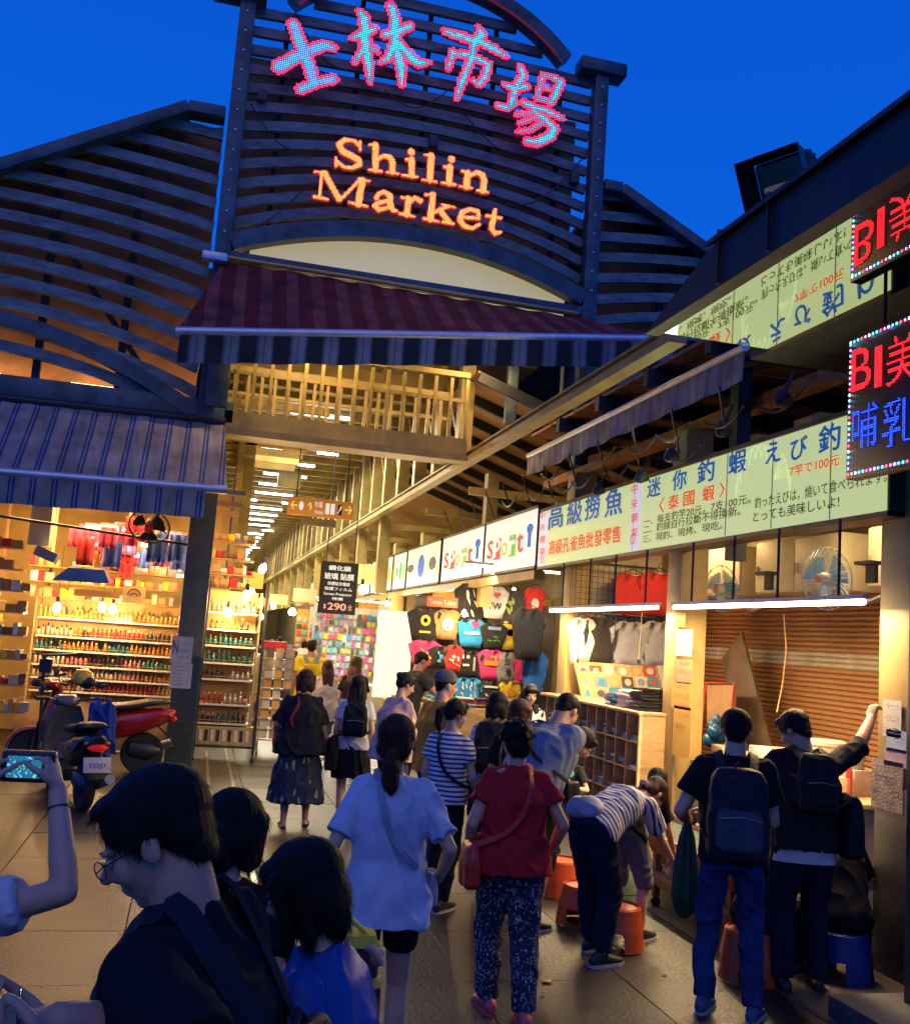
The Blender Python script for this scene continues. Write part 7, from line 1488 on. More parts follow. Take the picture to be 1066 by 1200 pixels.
# --- foreground: man with glasses bent over his phone
ft = (.10, 2.06, 0); rz = 62
ph = P(-4, 1205, y=1.80)
p = Person(ft, rz, 1.735, 'man in black polo with glasses looking down at the phone in his hand, bottom left', 0, 1.1, False, lean=6, lean2=12, head=(14, 32), voxel=.0075, hk=1.04,
           hands={1: dict(p=LC(ft, rz, ph + V((.09, .05, -.01))), d=LC((0, 0, 0), rz, (-1, -.25, .12)), n=(0, 0, 1), s=LC((0, 0, 0), rz, (.1, 1, .3)), curl=.55, grip=.3, pole=(.4, -1, -.8)), -1: dict(p=LC(ft, rz, ph + V((.10, -.02, -.04))), d=LC((0, 0, 0), rz, (-1, .1, .15)), n=LC((0, 0, 0), rz, (0, .8, .6)), s=(0, 0, 1), curl=.5, grip=.3, pole=(-.6, -1, -.6))})
p.body(True, .006).shirt(C_black, .03, .62, 1.06, 'polo_shirt', collar=True, fold=.005).legs(C_navy).shoes(S_blk, S_sol).hair('short', HB, .0045, amp=.0012).strands(HB, 5200, .032, .0006)
gl = p.carry('eyeglasses', 'thin black framed glasses on the man looking at his phone', 'glasses'); fm_ = M('glasses_frame', (.01, .01, .012), .25)
for i in (-1, 1):
    c = p.hp(.031 * i, .098, .0); MB().tube([c + p.hr * (.021 * p.k * math.cos(a)) + p.hu * (.016 * p.k * math.sin(a)) for a in np.linspace(0, 2 * PI, 25)], .0014, 6).build('rim', fm_, gl); MB().tube([c + p.hr * .021 * i, p.hp(.070 * i, .075, .005), p.hp(.077 * i, .01, .006), p.hp(.078 * i, -.02, -.006)], .0016, 6).build('temple', fm_, gl)
    MB().add([c + p.hr * (.020 * p.k * math.cos(a)) + p.hu * (.015 * p.k * math.sin(a)) for a in np.linspace(0, 2 * PI, 25)[:-1]], [tuple(range(24))]).build('lens', M('lens_glass', (.8, .85, .9), .05, alpha=.18, var=0, bump=0), gl)
MB().tube([p.hp(-.010, .099, .004), p.hp(0, .103, .006), p.hp(.010, .099, .004)], .0014, 6).build('bridge', fm_, gl)
p.backpack(B_navy, 'dark navy backpack on the man with glasses', .25, .38, .09, low=.17)
t = thing('smartphone', 'dark smartphone held by the man with glasses at the bottom left corner', 'phone', ph); rt = Matrix.Rotation(R(-30), 3, 'Y') @ Matrix.Rotation(R(15), 3, 'X')
MB().box(ph, (.075, .15, .008), rt).build('case', M('phone_black', (.015, .015, .018), .2), t, bevel=.003); MB().box(ph + rt @ V((0, 0, .0048)), (.068, .14, .001), rt).build('screen', M('screen_dim', (.02, .03, .05), .08, emit=(.2, .35, .7), es=.06), t)

# --- person behind him, holding a bag out to the right
ft = (.14, 3.0, 0); rz = -12; fist = P(442, 1112, y=2.85)
p = Person(ft, rz, 1.535, 'dark haired person in black behind the man with glasses, fist stretched to the right', 1, 1., True, lean=4, head=(-10, 20), voxel=.009, hands={1: dict(p=LC(ft, rz, fist + V((-.06, .0, .0))), d=LC((0, 0, 0), rz, (1, -.15, -.25)), n=LC((0, 0, 0), rz, (0, -.7, -.7)), s=LC((0, 0, 0), rz, (.2, -.6, .8)), curl=1.25, thumb=.9, grip=.6, pole=(.3, -.8, -1))})
p.body(True, .007).shirt(C_black, .04, .6, 1.08).legs(C_navy).shoes(S_blk, S_sol).hair('bob', HB, .005).strands(HB, 3000, .036, .0007)
t = thing('wristwatch', 'black band round the outstretched wrist at the bottom centre', 'wristwatch', fist); w_ = V(ft) + Matrix.Rotation(R(rz), 3, 'Z') @ p.wr[1]; dd = (w_ - (V(ft) + Matrix.Rotation(R(rz), 3, 'Z') @ p.el[1])).normalized(); MB().cone(w_ - dd * .035, w_ - dd * .015, .030, .029, 20, cap=False).cone(w_ - dd * .035, w_ - dd * .015, .032, .031, 20).build('band', S_blk, t, smooth='a')
t = thing('tote_bag', 'maroon and yellow tote bag hanging from the outstretched fist', 'bag', (fist.x - .08, fist.y, .6)); bx, by, bz = fist.x - .09, fist.y + .02, fist.z
for i, (z0_, z1_, m_, hw) in enumerate(((.0, -.03, M('bag_yellow', (.8, .6, .02), .5), .085), (-.03, -.11, M('bag_maroon', (.10, .02, .03), .6, bump=.3), .09), (-.11, -.14, MATS['bag_yellow'], .095), (-.14, -.42, MATS['bag_maroon'], .11))):
    MB().loft([ring(V((bx, by, bz + z0_ + .04)), V((1, 0, 0)), V((0, 1, 0)), hw, .05, 24, .6), ring(V((bx, by, bz + z1_ + .041)), V((1, 0, 0)), V((0, 1, 0)), hw + .008, .058, 24, .6)]).build('band', m_, t, smooth='a')
MB().tube([(bx - .06, by, bz + .03), (bx - .02, by, bz + .10), (fist.x - .0, fist.y, fist.z + .012), (bx + .07, by, bz + .03)], .008, 6).build('handle', MATS['bag_yellow'], t)

# --- girl with the black bob and blue blouse
ft = (.40, 2.40, 0); rz = 62
p = Person(ft, rz, 1.53, 'girl with a black bob and royal blue blouse, back to us at the bottom centre', 1, .88, True, lean=8, lean2=10, head=(-5, 24), voxel=.008, hands={-1: dict(p=(-.20, .16, .82), d=(0, .3, -1), n=(1, 0, 0), s=(0, 1, 0), pole=(-.7, -.6, -.3)), 1: dict(p=(.18, .25, .95), d=(-.2, .8, .3), n=(-1, 0, 0), s=(0, 0, 1))})
p.body(True, .007).shirt(C_roy, .03, .62, 1.06, 'blouse', fold=.008, collar=True).legs(C_black).shoes(S_blk, S_sol).hair('bob', HB, .0045, amp=.0012).strands(HB, 6000, .046, .0006)

# --- person at the left edge holding up a camera
ft = (-.62, 2.66, 0); rz = -8; cp = P(34, 898, y=2.72)
p = Person(ft, rz, 1.60, 'person in white tee holding a camera up with both hands at the left edge', 1, 1., True, lean=0, head=(0, -8), voxel=.0085, hands={1: dict(p=LC(ft, rz, cp + V((.075, -.02, -.05))), d=LC((0, 0, 0), rz, (-.35, .3, .9)), n=LC((0, 0, 0), rz, (-.9, .3, -.1)), s=LC((0, 0, 0), rz, (-.3, -.9, .1)), curl=.75, grip=.5, pole=(1.2, -.6, -.9)), -1: dict(p=LC(ft, rz, cp + V((-.10, -.02, -.06))), d=LC((0, 0, 0), rz, (.3, .3, .9)), n=LC((0, 0, 0), rz, (.9, .3, 0)), s=LC((0, 0, 0), rz, (.3, -.9, 0)), curl=.75, grip=.5, pole=(-1, -.6, -.9))})
p.body(True, .007).shirt(C_white, .05, .62, 1.15, fold=.009).legs(C_jean).shoes(S_wht, S_sol).hair('long', HLB, .006).strands(HLB, 700, .05, .0008)
t = thing('camera', 'small black camera with a bright blue green screen held up at the left edge', 'camera', cp); MB().box(cp, (.125, .035, .075)).build('camera_body', M('camera_black', (.012, .012, .014), .35), t, bevel=.006); MB().box(cp + V((-.008, -.0185, 0)), (.08, .002, .052)).build('screen', blotch('camera_screen', (.2, .8, .8), (.02, .15, .25), 60, .4, 'NOISE', .2), t)
sb = MATS['camera_screen'].node_tree; sb.links.new(sb.nodes['Color Ramp'].outputs[0] if 'Color Ramp' in sb.nodes else sb.nodes['ColorRamp'].outputs[0], sb.nodes['Principled BSDF'].inputs['Emission Color']); sb.nodes['Principled BSDF'].inputs['Emission Strength'].default_value = 1.0
for i in range(3): MB().cone(cp + V((.048, -.018, .02 - .02 * i)), cp + V((.048, -.021, .02 - .02 * i)), .005, .005, 10).build('button', m_gris, t)
MB().lathe(cp + V((0, .017, 0)), [(.028, 0), (.028, .03), (.022, .032)], 16, ax=(0, 1, 0)).build('lens', fm_, t)
w_ = V(ft) + Matrix.Rotation(R(rz), 3, 'Z') @ p.wr[1]; dd = (w_ - (V(ft) + Matrix.Rotation(R(rz), 3, 'Z') @ p.el[1])).normalized(); t = thing('bracelet', 'thin dark cord bracelet on the raised wrist at the left edge', 'bracelet', w_); MB().cone(w_ - dd * .05, w_ - dd * .046, .028, .028, 20).build('band', S_blk, t)

# --- woman in the pale blue tee
ft = (.92, 4.55, 0); rz = -6
p = Person(ft, rz, 1.655, 'woman in pale blue tee and black shorts walking away with low ponytail, centre', 1, .96, True, lean=3, head=(-12, 8), voxel=.009, feet={-1: (-.12, -.16), 1: (.10, .12)}, hands={-1: dict(p=(-.27, .02, .84), d=(0, .2, -1), n=(1, 0, 0), s=(0, 1, 0)), 1: dict(p=(.26, .12, .92), d=(-.3, .7, -.5), n=(-1, 0, 0), s=(0, 0, 1))})
p.body(True).shirt(C_blue, .075, .8, 1.08, flare=1.14, fold=.010, vox=.008).legs(C_black, .55, 1.0, 'shorts', fold=.002).shoes(S_wht, S_sol).hair('lowpony', HBR, .005, length=.15).strands(HBR, 3500, .045, .0007)
p.crossbag(B_gry, 'grey strapped bag on the woman in the pale blue tee', 1, (.16, .14, .07), .0, .12, over=True, strapmat=B_gry)
# --- woman in red
ft = (1.80, 5.45, 0); rz = -3
p = Person(ft, rz, 1.585, 'older woman in red polo and speckled trousers with a red bag, walking away', 0, 1.12, True, lean=4, head=(4, 10), voxel=.009, feet={-1: (-.07, .10), 1: (.08, -.12)}, hands={-1: dict(p=(-.22, .12, .86), d=(.3, .6, -.6), n=(1, 0, 0), s=(0, .6, .6)), 1: dict(p=(.25, .10, .86), d=(0, .4, -1), n=(-1, 0, 0), s=(0, 1, 0))})
p.body(True).shirt(C_red, .045, .55, 1.08, 'polo_shirt', flare=1.06, fold=.007, collar=True, vox=.008).legs(P_floral, 1.93, 1.04).shoes(S_pnk, S_pnk).hair('curly', HB, .005).strands(HB, 3000, .025, .0007)
p.crossbag(B_red, 'bright red shoulder bag at the left hip of the woman in red', -1, (.22, .24, .10), .02, -.02, strapmat=B_red, sw=.014)
# --- girl with ponytail and striped tee
ft = (1.96, 7.62, 0); rz = -38
p = Person(ft, rz, 1.56, 'girl with ponytail in a striped tee and black trousers standing behind the woman in red', 1, .95, True, lean=3, head=(-42, 12), feet={-1: (-.1, .12), 1: (.08, -.1)}, hands={1: dict(p=(.20, .14, .80), d=(0, .3, -1), n=(-1, 0, 0), s=(0, 1, 0))})
p.body().shirt(P_str, .03, .6, 1.02).legs(C_black, 1.92, .95).shoes(S_blk, S_sol).hair('pony', HB, .006, length=.15).strands(HB, 700, .035, .001)
p.crossbag(B_blk, 'black bag carried by the ponytail girl in stripes', 1, (.2, .2, .08), .02, .1, over=True)
# --- skirt woman
ft = (1.14, 10.55, 0)
p = Person(ft, -5, 1.60, 'woman in black blouse and long leaf patterned skirt walking away with a red bag', 0, 1.1, True, lean=3, head=(-12, 8), feet={-1: (-.1, .0), 1: (.12, .14)}, hands={1: dict(p=(.28, .08, .74), d=(0, .2, -1), n=(-1, 0, 0), s=(0, 1, 0)), -1: dict(p=(-.24, .14, .85), d=(.1, .4, -1), n=(1, 0, 0), s=(0, 1, 0))})
p.body().shirt(C_black2, .06, .9, 1.25, 'blouse', flare=1.12, fold=.012).skirt(P_leaf, .36, 1.6).shoes(S_blk, None, 'sandal').hair('bob', HBR, .006).strands(HBR, 600, .03, .001)
p.crossbag(B_red, 'small red bag at the left side of the long skirted woman', -1, (.16, .2, .08), -.03, .1, over=False)
# --- woman with long hair and big black bag
ft = (1.70, 10.65, 0)
p = Person(ft, -8, 1.58, 'woman with long black hair, white sleeves and a big black shoulder bag', 1, .98, True, lean=3, head=(-8, 5), feet={-1: (-.08, -.05), 1: (.09, .14)})
p.body().shirt(C_white, .02, .6, 1.03).skirt(C_black, .20, 1.15).shoes(S_wht, S_sol).hair('long', HB, .006, length=.1).strands(HB, 600, .05, .001)
p.crossbag(B_blk, 'big slouchy black bag on the left side of the long haired woman in white sleeves', -1, (.34, .36, .14), .06, -.06, over=False, sw=.012); p.backpack(B_blk, 'small black backpack of the long haired woman in white sleeves', .26, .34, .1)
# --- yellow tee, long hair white, blond black tee
p = Person((1.90, 17.0, 0), -5, 1.86, 'tall man in bright yellow tee walking away down the arcade', 2, 1.05, False, head=(-15, 0), voxel=.014); p.body(None).shirt(C_yel, .05, .6, 1.15).legs(C_char, 1.1, 1.1, 'shorts').shoes(S_wht, S_sol).hair('crop', HB, .008); p.backpack(cm('mustard', (.55, .42, .02)), 'small yellow backpack of the tall man in yellow', .24, .3, .1, strapm=C_grey)
p = Person((2.02, 15.7, 0), 5, 1.57, 'woman with long brown hair and loose white top behind the man in yellow', 1, .95, True, head=(0, 5), voxel=.012); p.body(None).shirt(C_sand, .12, 1.2, 1.2, flare=1.1).legs(C_grey, 1.7, .95).shoes(S_blk).hair('long', HBR, .008, length=.14)
p = Person((2.28, 14.6, 0), -25, 1.68, 'woman with light brown hair in black tee facing the bright booth', 1, 1., True, head=(-25, 5), voxel=.012); p.body(None).shirt(C_black, .02, .6, 1.05).legs(C_jean).shoes(S_wht).hair('long', HLB, .008, length=.10)
# --- pink wrap, dark tee vendor, orange cap man
p = Person((2.02, 10.1, 0), -62, 1.66, 'woman in pale pink wrap with tied up hair looking right', 1, 1.05, True, lean=6, head=(-10, 22), voxel=.011, hands={1: dict(p=(.1, .3, 1.0), d=(0, 1, .1), n=(-1, 0, 0), s=(0, 0, 1)), -1: dict(p=(-.1, .3, 1.0), d=(0, 1, .1), n=(1, 0, 0), s=(0, 0, 1))}); p.body().shirt(C_pink, .06, 1.7, 1.25, 'wrap', fold=.014).legs(C_char).shoes(S_blk).hair('bun', HB, .006)
p = Person((3.0, 14.1, 0), -80, 1.84, 'man in dark tee reaching over the counter toward the bright goods', 0, 1.05, False, lean=14, head=(0, 14), voxel=.012, hands={1: dict(p=(.22, .56, 1.12), d=(0, 1, -.3), n=(0, 0, -1), s=(-1, 0, 0)), -1: dict(p=(-.2, .40, 1.1), d=(0, 1, -.2), n=(0, 0, -1), s=(1, 0, 0))}); p.body().shirt(C_char, .03, .6, 1.06).legs(C_black).shoes(S_blk).hair('crop', HB, .007)
p = Person((2.16, 8.9, 0), -72, 1.73, 'man in orange tee with grey cap worn backwards, in profile to the right', 1, 1., False, lean=5, head=(-8, 10), voxel=.010); p.body().shirt(C_or, .05, .7, 1.12).legs(C_jean).shoes(S_wht, S_sol).hair('crop', HB, .006)
cpp = p.carry('baseball_cap', 'grey cap worn backwards by the man in orange', 'cap'); k = p.k; mb = MB(); mb.ell(p.hp(0, -.020, .062), (.090 * k, .106 * k, .078 * k), (p.hr, p.hf, p.hu), 20, 12); me = remesh(mb, .006, 2)
bmm = bmesh.new(); bmm.from_mesh(me); cut = p.hp(0, 0, .038); bmesh.ops.bisect_plane(bmm, geom=bmm.verts[:] + bmm.edges[:] + bmm.faces[:], plane_co=cut, plane_no=(p.hu * .97 + p.hf * -.24).normalized(), clear_inner=True); bmm.to_mesh(me); bmm.free(); put(me, 'crown', cm('cap_grey', (.14, .15, .15)), cpp, smooth=True)
mb = MB(); a = [p.hp(.075 * math.cos(q), -.085 - .075 * math.sin(q), .03 - .012 * math.sin(q)) for q in np.linspace(0, PI, 12)]; mb.prism(a, p.hu * .006); mb.build('brim', MATS['garment_cap_grey'], cpp, smooth='a')
# --- two heads with backpacks before the T-shirt wall
p = Person((2.50, 8.25, 0), -22, 1.605, 'dark haired woman in pale striped tee with black backpack, before the T-shirt wall', 0, 1., True, lean=8, head=(-15, 14)); p.body().shirt(bands('pale_stripe_tee', [(0, (.55, .6, .7)), (.7, (.2, .26, .4))], .05, 'Z'), .02, .62, 1.05).legs(C_black, 1.1, 1.1).shoes(S_wht, S_sol).hair('bob', HB, .006).strands(HB, 500, .03, .001); p.backpack(B_blk, 'black backpack with bottle on the woman in pale stripes', .30, .42, .16)
q = V((2.42, 8.02, 1.02)); t = thing('water_bottle', 'clear plastic bottle with blue cap in the side of a black backpack', 'bottle', q); MB().lathe(q, [(.03, 0), (.033, .02), (.033, .14), (.014, .18)], 14).build('flask', M('clear_plastic', (.6, .7, .8), .1, alpha=.55, var=.05), t, smooth='a'); MB().lathe(q + V((0, 0, .18)), [(.016, 0), (.016, .022)], 12).build('cap', C_roy, t)
p = Person((2.50, 7.62, 0), -12, 1.585, 'woman with short reddish brown hair and black backpack, beside the woman in red', 0, 1.05, True, lean=6, head=(-28, 8)); p.body().shirt(C_black, .02, .7, 1.08).legs(C_black).shoes(S_blk).hair('bob', hair_mat('auburn', (.10, .035, .014)), .006).strands(MATS['hair_auburn'], 600, .03, .001); p.backpack(B_blk, 'black backpack on the woman with reddish brown hair', .3, .42, .17)
# --- girl facing us
p = Person((3.72, 11.0, 0), 172, 1.575, 'girl with straight bangs facing the camera before the second stall', 1, .95, True, lean=3, head=(5, 10)); p.body().shirt(C_white, .02, 1.3, 1.02).legs(C_black).shoes(S_blk).hair('bob', HB, .006).strands(HB, 500, .04, .001)
mb = MB(); H = p.H
for i in (-1, 1): mb.caps(p.nb + p.r * i * .06 + p.f2 * .03, p.hip + p.r0 * i * .10 + p.f1 * .06, .045, .05); mb.caps(p.sh[i], p.el[i], .055, .05)
me = remesh(mb, .01, 2); folds(me, .006, 3); put(me, 'cardigan', C_black2, p.root, smooth=True)
# --- big man in grey leaning in
ft = (2.50, 7.15, 0); rz = -58
p = Person(ft, rz, 1.80, 'big man in grey tee leaning forward with hands behind his back', 0, 1.28, False, lean=26, lean2=40, head=(0, 40), voxel=.010, feet={-1: (-.12, .06), 1: (.14, -.08)},
           hands={-1: dict(p=(.05, -.22, 1.02), d=(1, -.1, -.1), n=(0, -1, 0), s=(0, 0, 1), curl=.6, pole=(-1, -.8, .2)), 1: dict(p=(-.03, -.24, .98), d=(-1, -.1, .1), n=(0, -1, 0), s=(0, 0, 1), curl=.6, pole=(1, -.8, .2))})
p.body().shirt(C_grey, .05, .72, 1.06, fold=.009).legs(C_black, 1.12, 1.08, 'shorts').shoes(S_blk, S_sol).hair('crop', HB, .006).strands(HB, 500, .02, .001)
p.crossbag(B_blk, 'dark strap bag across the back of the big man in grey', 1, (.16, .14, .06), -.05, .12, over=True, sw=.014)
# --- bending woman in stripes
ft = (2.78, 6.42, 0); rz = -64
p = Person(ft, rz, 1.60, 'woman in striped tee bending far over the trough, grey waist bag on her back', 1, 1., True, lean=58, lean2=80, head=(-5, 72), voxel=.009, back=.16, feet={-1: (-.14, .08), 1: (.12, -.12)},
           hands={-1: dict(p=(-.12, .56, .62), d=(0, .3, -1), n=(0, -1, -.2), s=(1, 0, 0), pole=(-.4, -1, .2)), 1: dict(p=(.10, .58, .58), d=(0, .3, -1), n=(0, -1, -.2), s=(-1, 0, 0), pole=(.4, -1, .2))})
ws = bands('striped_tee_bent', [(0, (.66, .66, .7)), (.58, (.03, .04, .09))], .032, 'Z', rot=(R(70), 0, 0), dirt=.1)
p.body(vox=.008).shirt(ws, .015, .75, 1.05, fold=.006).legs(C_navy, 1.88, 1.08).shoes(S_blk, S_sol).hair('lowpony', HBR, .006, length=.1).strands(HBR, 800, .05, .001)
t = p.carry('waist_bag', 'grey blue waist bag on the back of the bending striped woman', 'bag'); c = p.hip - p.f1 * .13 + p.u1 * .04 - p.r0 * .04; mb = MB(); mb.ell(c, (.15, .07, .095), (p.r0, p.f1, p.u1), 20, 12); me = remesh(mb, .008, 2); folds(me, .005, 3, 14, 22, False); put(me, 'pouch', B_gry, t, smooth=True); MB().tube([c + p.r0 * .12, p.waist + p.r0 * .15 + p.f1 * .02, p.waist + p.f1 * .12, p.waist - p.r0 * .15 + p.f1 * .02, c - p.r0 * .12], .012, 6).build('belt', B_blk, t)
sc_ = p.carry('hair_scrunchie', 'pale patterned scrunchie in the hair of the bending woman', 'scrunchie'); a = p.hp(0, -.085, -.06); MB().tube([a + p.hr * .03 * math.cos(q) + p.hf * .03 * math.sin(q) for q in np.linspace(0, 2 * PI, 14)], .016, 8).build('band', blotch('scrunchie', (.6, .55, .5), (.25, .1, .1), 70, .4), sc_, smooth=True)
# --- child in grey shorts beside her, man with teal sleeve, child looking up
p = Person((3.16, 6.85, 0), -50, 1.42, 'child in black top and grey shorts stooping beside the bending woman', 1, .95, True, lean=48, lean2=62, head=(0, 55), back=.12, hands={-1: dict(p=(-.1, .45, .55), d=(0, .3, -1), n=(0, -1, 0), s=(1, 0, 0)), 1: dict(p=(.12, .45, .55), d=(0, .3, -1), n=(0, -1, 0), s=(-1, 0, 0))}); p.body().shirt(C_black, .03, .7, 1.06).legs(C_gsh, 1.12, 1.15, 'shorts').shoes(S_blk, S_sol).hair('short', HB, .006)
p = Person((2.72, 7.95, 0), -108, 1.66, 'man in teal sleeved tee bowing low over the trough, face down', 0, 1.05, False, lean=45, lean2=62, head=(5, 55), back=.12, hands={-1: dict(p=(-.14, .46, .70), d=(0, .4, -1), n=(0, -1, 0), s=(1, 0, 0)), 1: dict(p=(.12, .46, .66), d=(0, .4, -1), n=(0, -1, 0), s=(-1, 0, 0))}); p.body().shirt(C_teal, .03, .6, 1.05).legs(C_black, 1.08, 1.1, 'shorts').shoes(S_blu, S_sol).hair('short', HB, .006).strands(HB, 500, .02, .001)
p = Person((3.62, 9.35, 0), 150, 1.28, 'child with long black hair crouching at the far end of the trough', 1, .92, True, lean=25, head=(0, 30), drop=.12, hands={-1: dict(p=(-.12, .36, .72), d=(0, .4, -1), n=(0, -1, 0), s=(1, 0, 0)), 1: dict(p=(.12, .36, .70), d=(0, .4, -1), n=(0, -1, 0), s=(-1, 0, 0))}); p.body().shirt(C_black2, .03, .7, 1.06).legs(C_jean).shoes(S_blk).hair('bob', HB, .006)
# --- man with green umbrella
ft = (3.12, 5.42, 0); rz = -24
p = Person(ft, rz, 1.725, 'man in black tee and jeans with a big grey backpack and green umbrella', 1, .98, False, lean=2, head=(-4, 16), voxel=.009, feet={-1: (-.13, .02), 1: (.14, -.04), 'a-1': 20, 'a1': 20}, hands={-1: dict(p=(-.24, .20, 1.02), d=(.2, .9, .1), n=(1, 0, 0), s=(0, 0, 1), curl=1., grip=.4), 1: dict(p=(.12, .30, 1.06), d=(-.3, .9, .1), n=(-1, 0, 0), s=(0, 0, 1), curl=.8, grip=.4)})
p.body(True, .008).shirt(C_black, .03, .62, 1.08, fold=.008).legs(C_jean, 1.93, .98, fold=.007).shoes(S_blu, S_sol).hair('short', HB, .005).strands(HB, 3000, .024, .0007)
p.backpack(B_navy, 'big dark backpack with grey blue front pocket of the man with the umbrella', .34, .50, .20, trim=cm('pack_grey', (.06, .075, .11)), low=.06)
t = p.carry('umbrella', 'folded dark green umbrella hanging from the left hand of the man in jeans', 'umbrella'); a = p.wr[-1] + V((.0, .07, -.0)); mb = MB(); rings = []
for z, r_ in ((0.0, .018), (-.08, .04), (-.25, .062), (-.42, .070), (-.52, .05), (-.56, .02)): rings.append([a + V((r_ * (1 + .22 * math.sin(q * 8)) * math.cos(q), r_ * (1 + .22 * math.sin(q * 8)) * math.sin(q), z - .02)) for q in np.linspace(0, 2 * PI, 49)[:-1]])
mb.loft(rings).build('folded_canopy', M('umbrella_green', (.01, .085, .04), .45, var=.3, bump=.2), t, smooth=True); MB().cone(a + V((0, 0, -.02)), a + V((0, 0, .05)), .011, .011, 8).build('handle', S_blk, t); MB().cone(a + V((0, 0, -.6)), a + V((0, 0, -.56)), .006, .01, 8).build('tip', m_alu, t)
# --- man leaning on the column
ft = (3.82, 5.78, 0); rz = -12
p = Person(ft, rz, 1.74, 'man in dark shirt with one arm raised against the column, black bags on him', 0, 1.05, False, lean=6, lean2=12, side=2, head=(38, 34), voxel=.009, feet={-1: (-.12, .0), 1: (.12, .06)}, hands={1: dict(p=LC(ft, rz, (4.50, 6.0, 1.72)), d=LC((0, 0, 0), rz, (.35, .2, 1)), n=LC((0, 0, 0), rz, (1, .2, 0)), s=LC((0, 0, 0), rz, (-.2, 1, 0)), curl=.7, pole=(1.2, .2, -.6)), -1: dict(p=(-.22, .25, .98), d=(.3, .8, .2), n=(1, 0, 0), s=(0, 0, 1))})
p.body(True, .008).shirt(C_black2, .03, 1.15, 1.10, fold=.009).legs(C_navy, 1.93, 1.06).shoes(S_blk, S_blk).hair('short', HB, .005).strands(HB, 2600, .024, .0007)
mb = MB(); mb.loft([ring(p.hip - p.u1 * .075 * p.H, p.r0, p.f1, .112 * p.H, .086 * p.H), ring(p.hip - p.u1 * .02 * p.H, p.r0, p.f1, .108 * p.H, .084 * p.H)]); mb.build('undershirt_hem', C_white, p.root, smooth='a')
p.crossbag(B_blk, 'black sling bag hanging at the right side of the man leaning on the column', 1, (.26, .38, .14), -.12, -.08, over=False, sw=.016); p.backpack(B_blk, 'flat black backpack high on the man leaning on the column', .26, .36, .10, low=-.03)
# --- sitters
for (px, py, rz_, lb, c2) in ((884, 1150, -58, 'person in dark clothes sitting low on a stool between the two backpack men', C_black2), (990, 1150, -20, 'person in shorts sitting on the blue stool behind the man at the column', C_black)):
    q = P(px, py, z=0); ft = (q.x, q.y, 0)
    p = Person(ft, rz_, 1.60, lb, 1, .9, True, lean=22, lean2=34, head=(0, 30), drop=.525 * 1.6 - .40, back=.0, feet={-1: (-.13, .40), 1: (.13, .36)}, pole={('k', -1): (-.15, 1, 1), ('k', 1): (.15, 1, 1)}, hands={-1: dict(p=(-.12, .50, .62), d=(0, 1, 0), n=(0, 0, -1), s=(1, 0, 0)), 1: dict(p=(.12, .5, .6), d=(0, 1, 0), n=(0, 0, -1), s=(-1, 0, 0))})
    p.body().shirt(c2, .02, .7, 1.06).legs(C_navy if px < 900 else C_black, 1.9 if px < 900 else .95, 1.05).shoes(S_blk, S_sol).hair('short', HB, .006)
# --- distant shoppers
for i, (px, py, y, H_, c, hs, sk, lb) in enumerate(((300, 742, 26, 1.6, C_white, 'bob', 'f', 'distant shopper in white at the left of the arcade'), (357, 750, 33, 1.66, C_pink, 'bob', 'f', 'far shopper in pink in the middle of the arcade'), (328, 748, 36, 1.7, C_char, 'crop', 'f', 'farthest shopper in grey in the middle of the arcade'), (320, 737, 24, 1.72, C_sand, 'crop', 'f', 'distant shopper in pale shirt beside the wire rack'), (333, 742, 27, 1.65, C_char, 'bob', 'f', 'distant shopper in dark top far down the arcade'), (345, 752, 21, 1.6, C_grey, 'short', 'f', 'shopper in blue grey top left of the man in yellow'), (392, 748, 30, 1.7, C_red, 'crop', 'f', 'distant shopper in red beyond the light brown haired woman'), (308, 745, 29, 1.68, C_navy, 'short', 'f', 'distant shopper in navy deep in the left of the arcade'))):
    q = P(px, py, y=y); p = Person((q.x, y, 0), random.Random(i).uniform(-40, 40), H_, lb, i % 3, 1., i % 2 == 0, voxel=.016); p.body(None).shirt(c, .04, .7, 1.1).legs(C_jean if i % 2 else C_char).shoes(S_blk).hair(hs, HB, .012)
